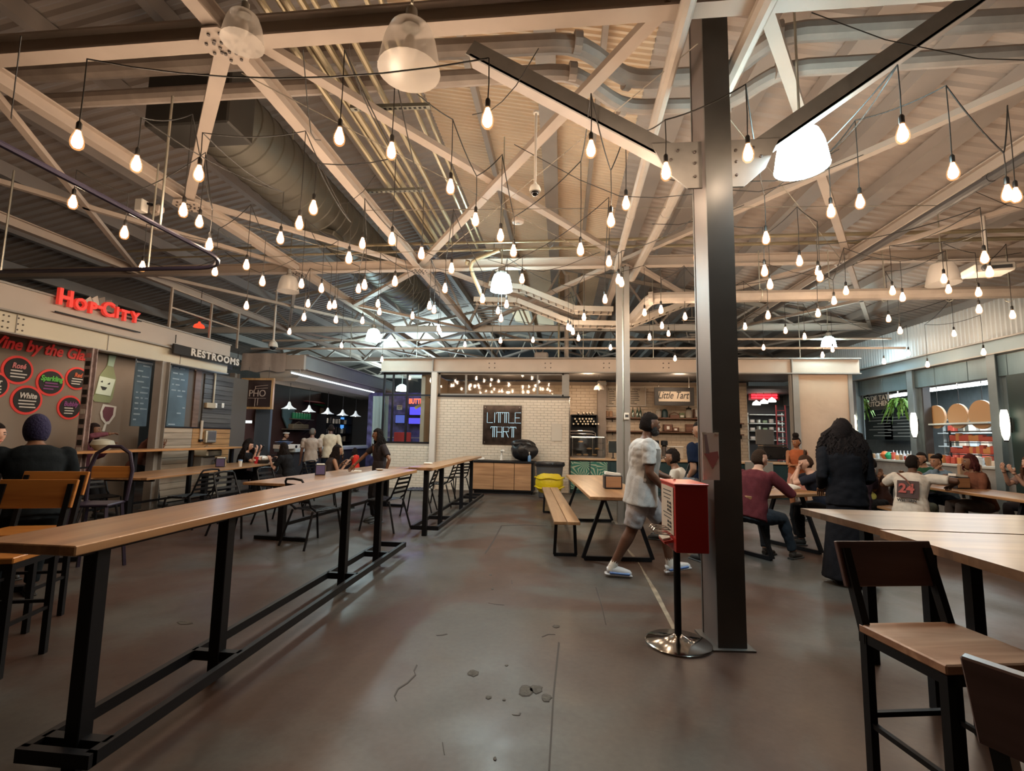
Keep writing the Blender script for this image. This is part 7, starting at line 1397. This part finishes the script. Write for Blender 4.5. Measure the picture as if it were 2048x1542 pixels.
person('seated person in a dark green shirt turned toward the kitchens', (7.45, 10.75), 1.9, 1.72, SIT-.02, .2, skin=TS, top=(.02, .07, .04), bottom=DG, hair='short', hl=(-.2, .4, .95), hr=(.2, .42, .95), seed=22)
person('seated woman in a denim shirt with tied back hair and a hand at her chin', (7.35, 10.15), 1.75, 1.66, SIT-.02, .28, head=(.2, 0), skin=TS, top=(.13, .19, .26), sleeve='long', bottom=NAVY, hair='puff', hl=(-.05, .25, 1.12), hr=(.2, .42, .95), fem=True, seed=23, elbow=[(-.4, .3, -1), (.6, -.6, -.4)])
person('seated woman with auburn curly hair in a rust brown jacket', (7.2, 9.15), 1.45, 1.68, SIT, .22, skin=MS, top=(.16, .065, .04), sleeve='long', bottom=(.2, .15, .13), hair='bob', hairc=(.06, .015, .015), hl=(-.2, .4, .95), hr=(.1, .42, .97), fem=True, vox=.014, seed=24)
person('person at the picture edge with pale forearms raised over the table', (8.1, 9.15), 1.6, 1.68, SIT, .2, skin=PS, top=(.3, .2, .18), sleeve='short', bottom=DG, hair='long', hairc=(.1, .05, .03), hl=(-.08, .5, 1.12), hr=(.1, .5, 1.14), fem=True, seed=25)
person('person holding a phone mostly hidden behind the woman in the black dress', (5.25, 9.25), -1.1, 1.62, SIT-.08, .28, head=(0, -.3), skin=MS, top=(.03, .02, .03), bottom=BLK_, hair='long', hairc=(.04, .015, .012), hl=(-.08, .42, .98), hr=(.08, .42, .98), fem=True, seed=26, extras=phone)
bpy.data.scenes.remove(TMPS)
# ================================================================== HANGING LIGHTS
BULBS = [(155,277),(273,325),(398,344),(146,402),(249,463),(367,418),(399,441),(419,487),(285,531),(430,541),(493,528),(561,474),(599,444),(627,413),(679,270),(783,299),(975,233),(901,371),(1182,295),(1332,340),(1252,404),(1222,438),(1496,303),(1805,264),(1906,340),(1662,420),(1720,401),(2015,384),(2032,388),(1532,474),(951,437),(1001,469),(784,476),(725,485),(698,514),(843,505),(1027,500),(1161,497),(1218,521),(1394,510),(1599,520),(1636,540),(1640,551),(1529,540),(1540,567),(1969,513),(1979,542),(1888,556),(1897,577),(1957,583),(1785,580),(1805,593),(1692,580),(1668,600),(525,561),(603,566),(643,575),(717,576),(729,568),(790,561),(903,535),(890,575),(1044,556),(965,596),(1013,607),(1237,557),(1243,563),(1210,597),(859,610),(868,618),(756,606),(616,606),(659,610),(669,608),(493,610),(608,633),(672,638),(725,640),(759,622),(825,630),(996,620),(1002,635),(1168,633),(1289,624),(1322,618),(1370,632),(1401,632),(877,655),(880,662),(579,662),(683,690),(764,718),(930,688),(1001,680),(1066,679),(1136,653),(1141,655),(1146,662),(1157,675),(1221,694),(1299,673),(1337,666),(1324,650),(1350,716),(1536,629),(1636,625),(1490,652),(1571,660),(1609,672),(1527,694),(1645,709),(1777,636),(1800,660),(1665,698),(1768,722),(1817,705),(1855,728),(1908,666),(1967,703),(1958,617),(2025,628)]
BULBM = emit('filament_glow', (1.0, .73, .50), BULB_E*1.7)
GLOWG = bpy.data.materials.new('glowing_bulb_glass'); GLOWG.use_nodes = True; _n = GLOWG.node_tree; _n.nodes.clear(); _o = _n.nodes.new('ShaderNodeOutputMaterial'); _a = _n.nodes.new('ShaderNodeAddShader'); _t = _n.nodes.new('ShaderNodeBsdfTransparent'); _e = _n.nodes.new('ShaderNodeEmission')
_e.inputs[0].default_value = (1, .42, .12, 1); _e.inputs[1].default_value = .22; _n.links.new(_t.outputs[0], _a.inputs[0]); _n.links.new(_e.outputs[0], _a.inputs[1]); _n.links.new(_a.outputs[0], _o.inputs[0]); SOCK = mat('black_socket', (.015, .013, .012), .4)  # oversized bulb glass with an orange glow painted in for the halo
bulb_mb = MB(); bulb_mb.lathe([(0, -.142), (.02, -.138), (.031, -.122), (.034, -.1), (.031, -.075), (.022, -.045), (.014, -.02), (.013, 0)], n=10)
glass_mb = MB(); glass_mb.lathe([(0, -.158), (.026, -.153), (.041, -.132), (.045, -.105), (.041, -.075), (.03, -.042), (.02, -.015), (.016, 0)], n=12)
sock_mb = MB(); sock_mb.lathe([(.015, -.012), (.018, 0), (.018, .05), (.012, .062), (.004, .07)], n=8)
bm0 = sm0 = gm0 = None; tops = []; rb = random.Random(3)
for i, (px, py) in enumerate(BULBS):
    # one height band for the whole string field, so nearer bulbs sit higher in the frame; the far rows end before the tart stall
    z = 3.78+rb.uniform(-.12, .22); p = PZ(px, py, z)
    if p.y > 12.6: p = PY(px, py, 12.2+rb.uniform(-.5, .5))
    if p.x > 8.3: p = PX(px, py, 8.3)
    if p.x < -7.9 and p.y > 1: p = PX(px, py, -7.7)
    zx = 'over the taproom tables' if p.x < -3.6 else 'over the bar tables' if p.x < -1.2 else 'above the walkway' if p.x < 1.0 else 'past the dark column' if p.x < 4.2 else 'beside the kitchens'
    zone = zx+(', under the first roof bay' if p.y < 5.6 else ', under the second roof bay' if p.y < 9 else ', in the far rows')
    top = p.z+.07; L = min(.25+abs(rb.gauss(0, .35)), 4.85-top)
    if py > 600: L = min(4.85-top, L+.25)
    t = thing('pendant_bulb', 'glowing filament bulb on black cord '+zone, 'light bulb', (p.x, p.y, p.z+.07), 0, 'string light bulbs '+zone)
    if bm0 is None:
        bm0 = bulb_mb.build('filament_core', BULBM, t); gm0 = glass_mb.build('glass_bulb', GLOWG, t); sm0 = sock_mb.build('socket', SOCK, t)
    else:
        for q in (bm0, gm0, sm0): c = q.copy(); COL.objects.link(c); c.parent = t
    MB().tube([(0, 0, .06), (.004, 0, L*.5), (0, 0, L)], .0045, 5).build('cord', CORD, t)
    tops.append((p.x, p.y, p.z+.07+L))
tops.sort(key=lambda q: (round(q[1]/2.2), q[0]))
def sagline(a, b, sag, n=8): return [V(a).lerp(V(b), i/n)-V((0, 0, sag*4*(i/n)*(1-i/n))) for i in range(n+1)]
rows = {}; kk = 0
for q in tops: rows.setdefault(round(q[1]/2.2), []).append(q)
for k, r in rows.items():
    if len(r) < 2: continue
    pts = []
    for a, b in zip(r[:-1], r[1:]):
        d = (V(b)-V(a)).length; pts += sagline(a, b, min(.25, .05*d))[:-1]
    pts.append(V(r[-1])); o = MB(pts[0])
    o.tube(pts, .006, 5); s = o.build('light_string_cable', CORD); s.location = pts[0]
    tag(s, 'sagging black cable carrying the %s row of bulbs from the viewer' % ['first', 'second', 'third', 'fourth', 'fifth', 'sixth', 'seventh', 'eighth', 'ninth'][kk], 'cable'); kk += 1
# factory bay lamps: prismatic domes
BAYM = emit('cool_lamp_glow', (.62, .95, 1.0), BAY_E); HOUS = mat('lamp_housing', (.35, .33, .3), .4, .6)
GLOBE = mat('prismatic_glass_off', (.8, .74, .68), .3, alpha=.42, spec=.8)
def bay(px, py, z, s, on, label, tilt=0, hang=None):
    p = PZ(px, py, z); t = thing('bay_lamp', label, 'ceiling lamp', p, tilt)
    pr = [(.10, .2), (.15, .17), (.185, .08), (.205, -.02), (.22, -.13), (.225, -.15)]
    MB().lathe([(0, .205)]+[(a*s, b*s) for a, b in pr]+[(.215*s, -.148*s), (0, -.12*s if on else -.148*s)] if on else [(a*s, b*s) for a, b in pr], n=24).build('glass_dome', BAYM if on else GLOBE, t)
    h_ = s if on else s*.6; MB().lathe([(.11*h_, .19*s), (.11*h_, .23*s), (.075*h_, .25*s), (.07*h_, .34*s), (.04*h_, .36*s)], n=16).build('ballast_housing', HOUS, t)
    if not on: MB().ell((0, 0, .04*s), (.05*s, .05*s, .1*s), 12).build('lamp_tube', WHITE, t)
    MB().tube([(0, 0, .39*s), (0, 0, (hang or max(.8, roof_z(p.x)-.1-p.z)))], .012, 6).build('hanger_rod', GALV, t)
    return t
bay(1602, 305, 4.2, 1.0, True, 'large bright cool white dome lamp beside the dark column')
bay(1003, 567, 4.5, .95, True, 'glowing cool white dome lamp hanging over the end of the walkway')
bay(747, 672, 4.35, .95, True, 'small glowing cool white dome lamp above the noodle stall')
bay(1657, 686, 4.2, .8, True, 'small glowing cool white dome lamp above the plaster wall')
bay(820, 105, 4.5, 1.05, False, 'unlit clear glass bell lamp hanging from the nearest cross beam')
bay(487, 62, 4.75, .7, False, 'unlit round lamp beside the bolted beam node', hang=.3)
bay(577, 570, 4.6, .95, False, 'unlit pale dome lamp beside the long camera pole')
bay(1885, 550, 4.4, 1.05, False, 'unlit clear dome lamp beside the white projector')
area('bay_light_a', PZ(1602, 305, 4.0), .35, 26, (.75, .95, 1)); area('bay_light_b', PZ(1003, 567, 4.25), .3, 45, (.75, .95, 1)); area('bay_light_c', PZ(747, 672, 4.1), .3, 40, (.75, .95, 1))
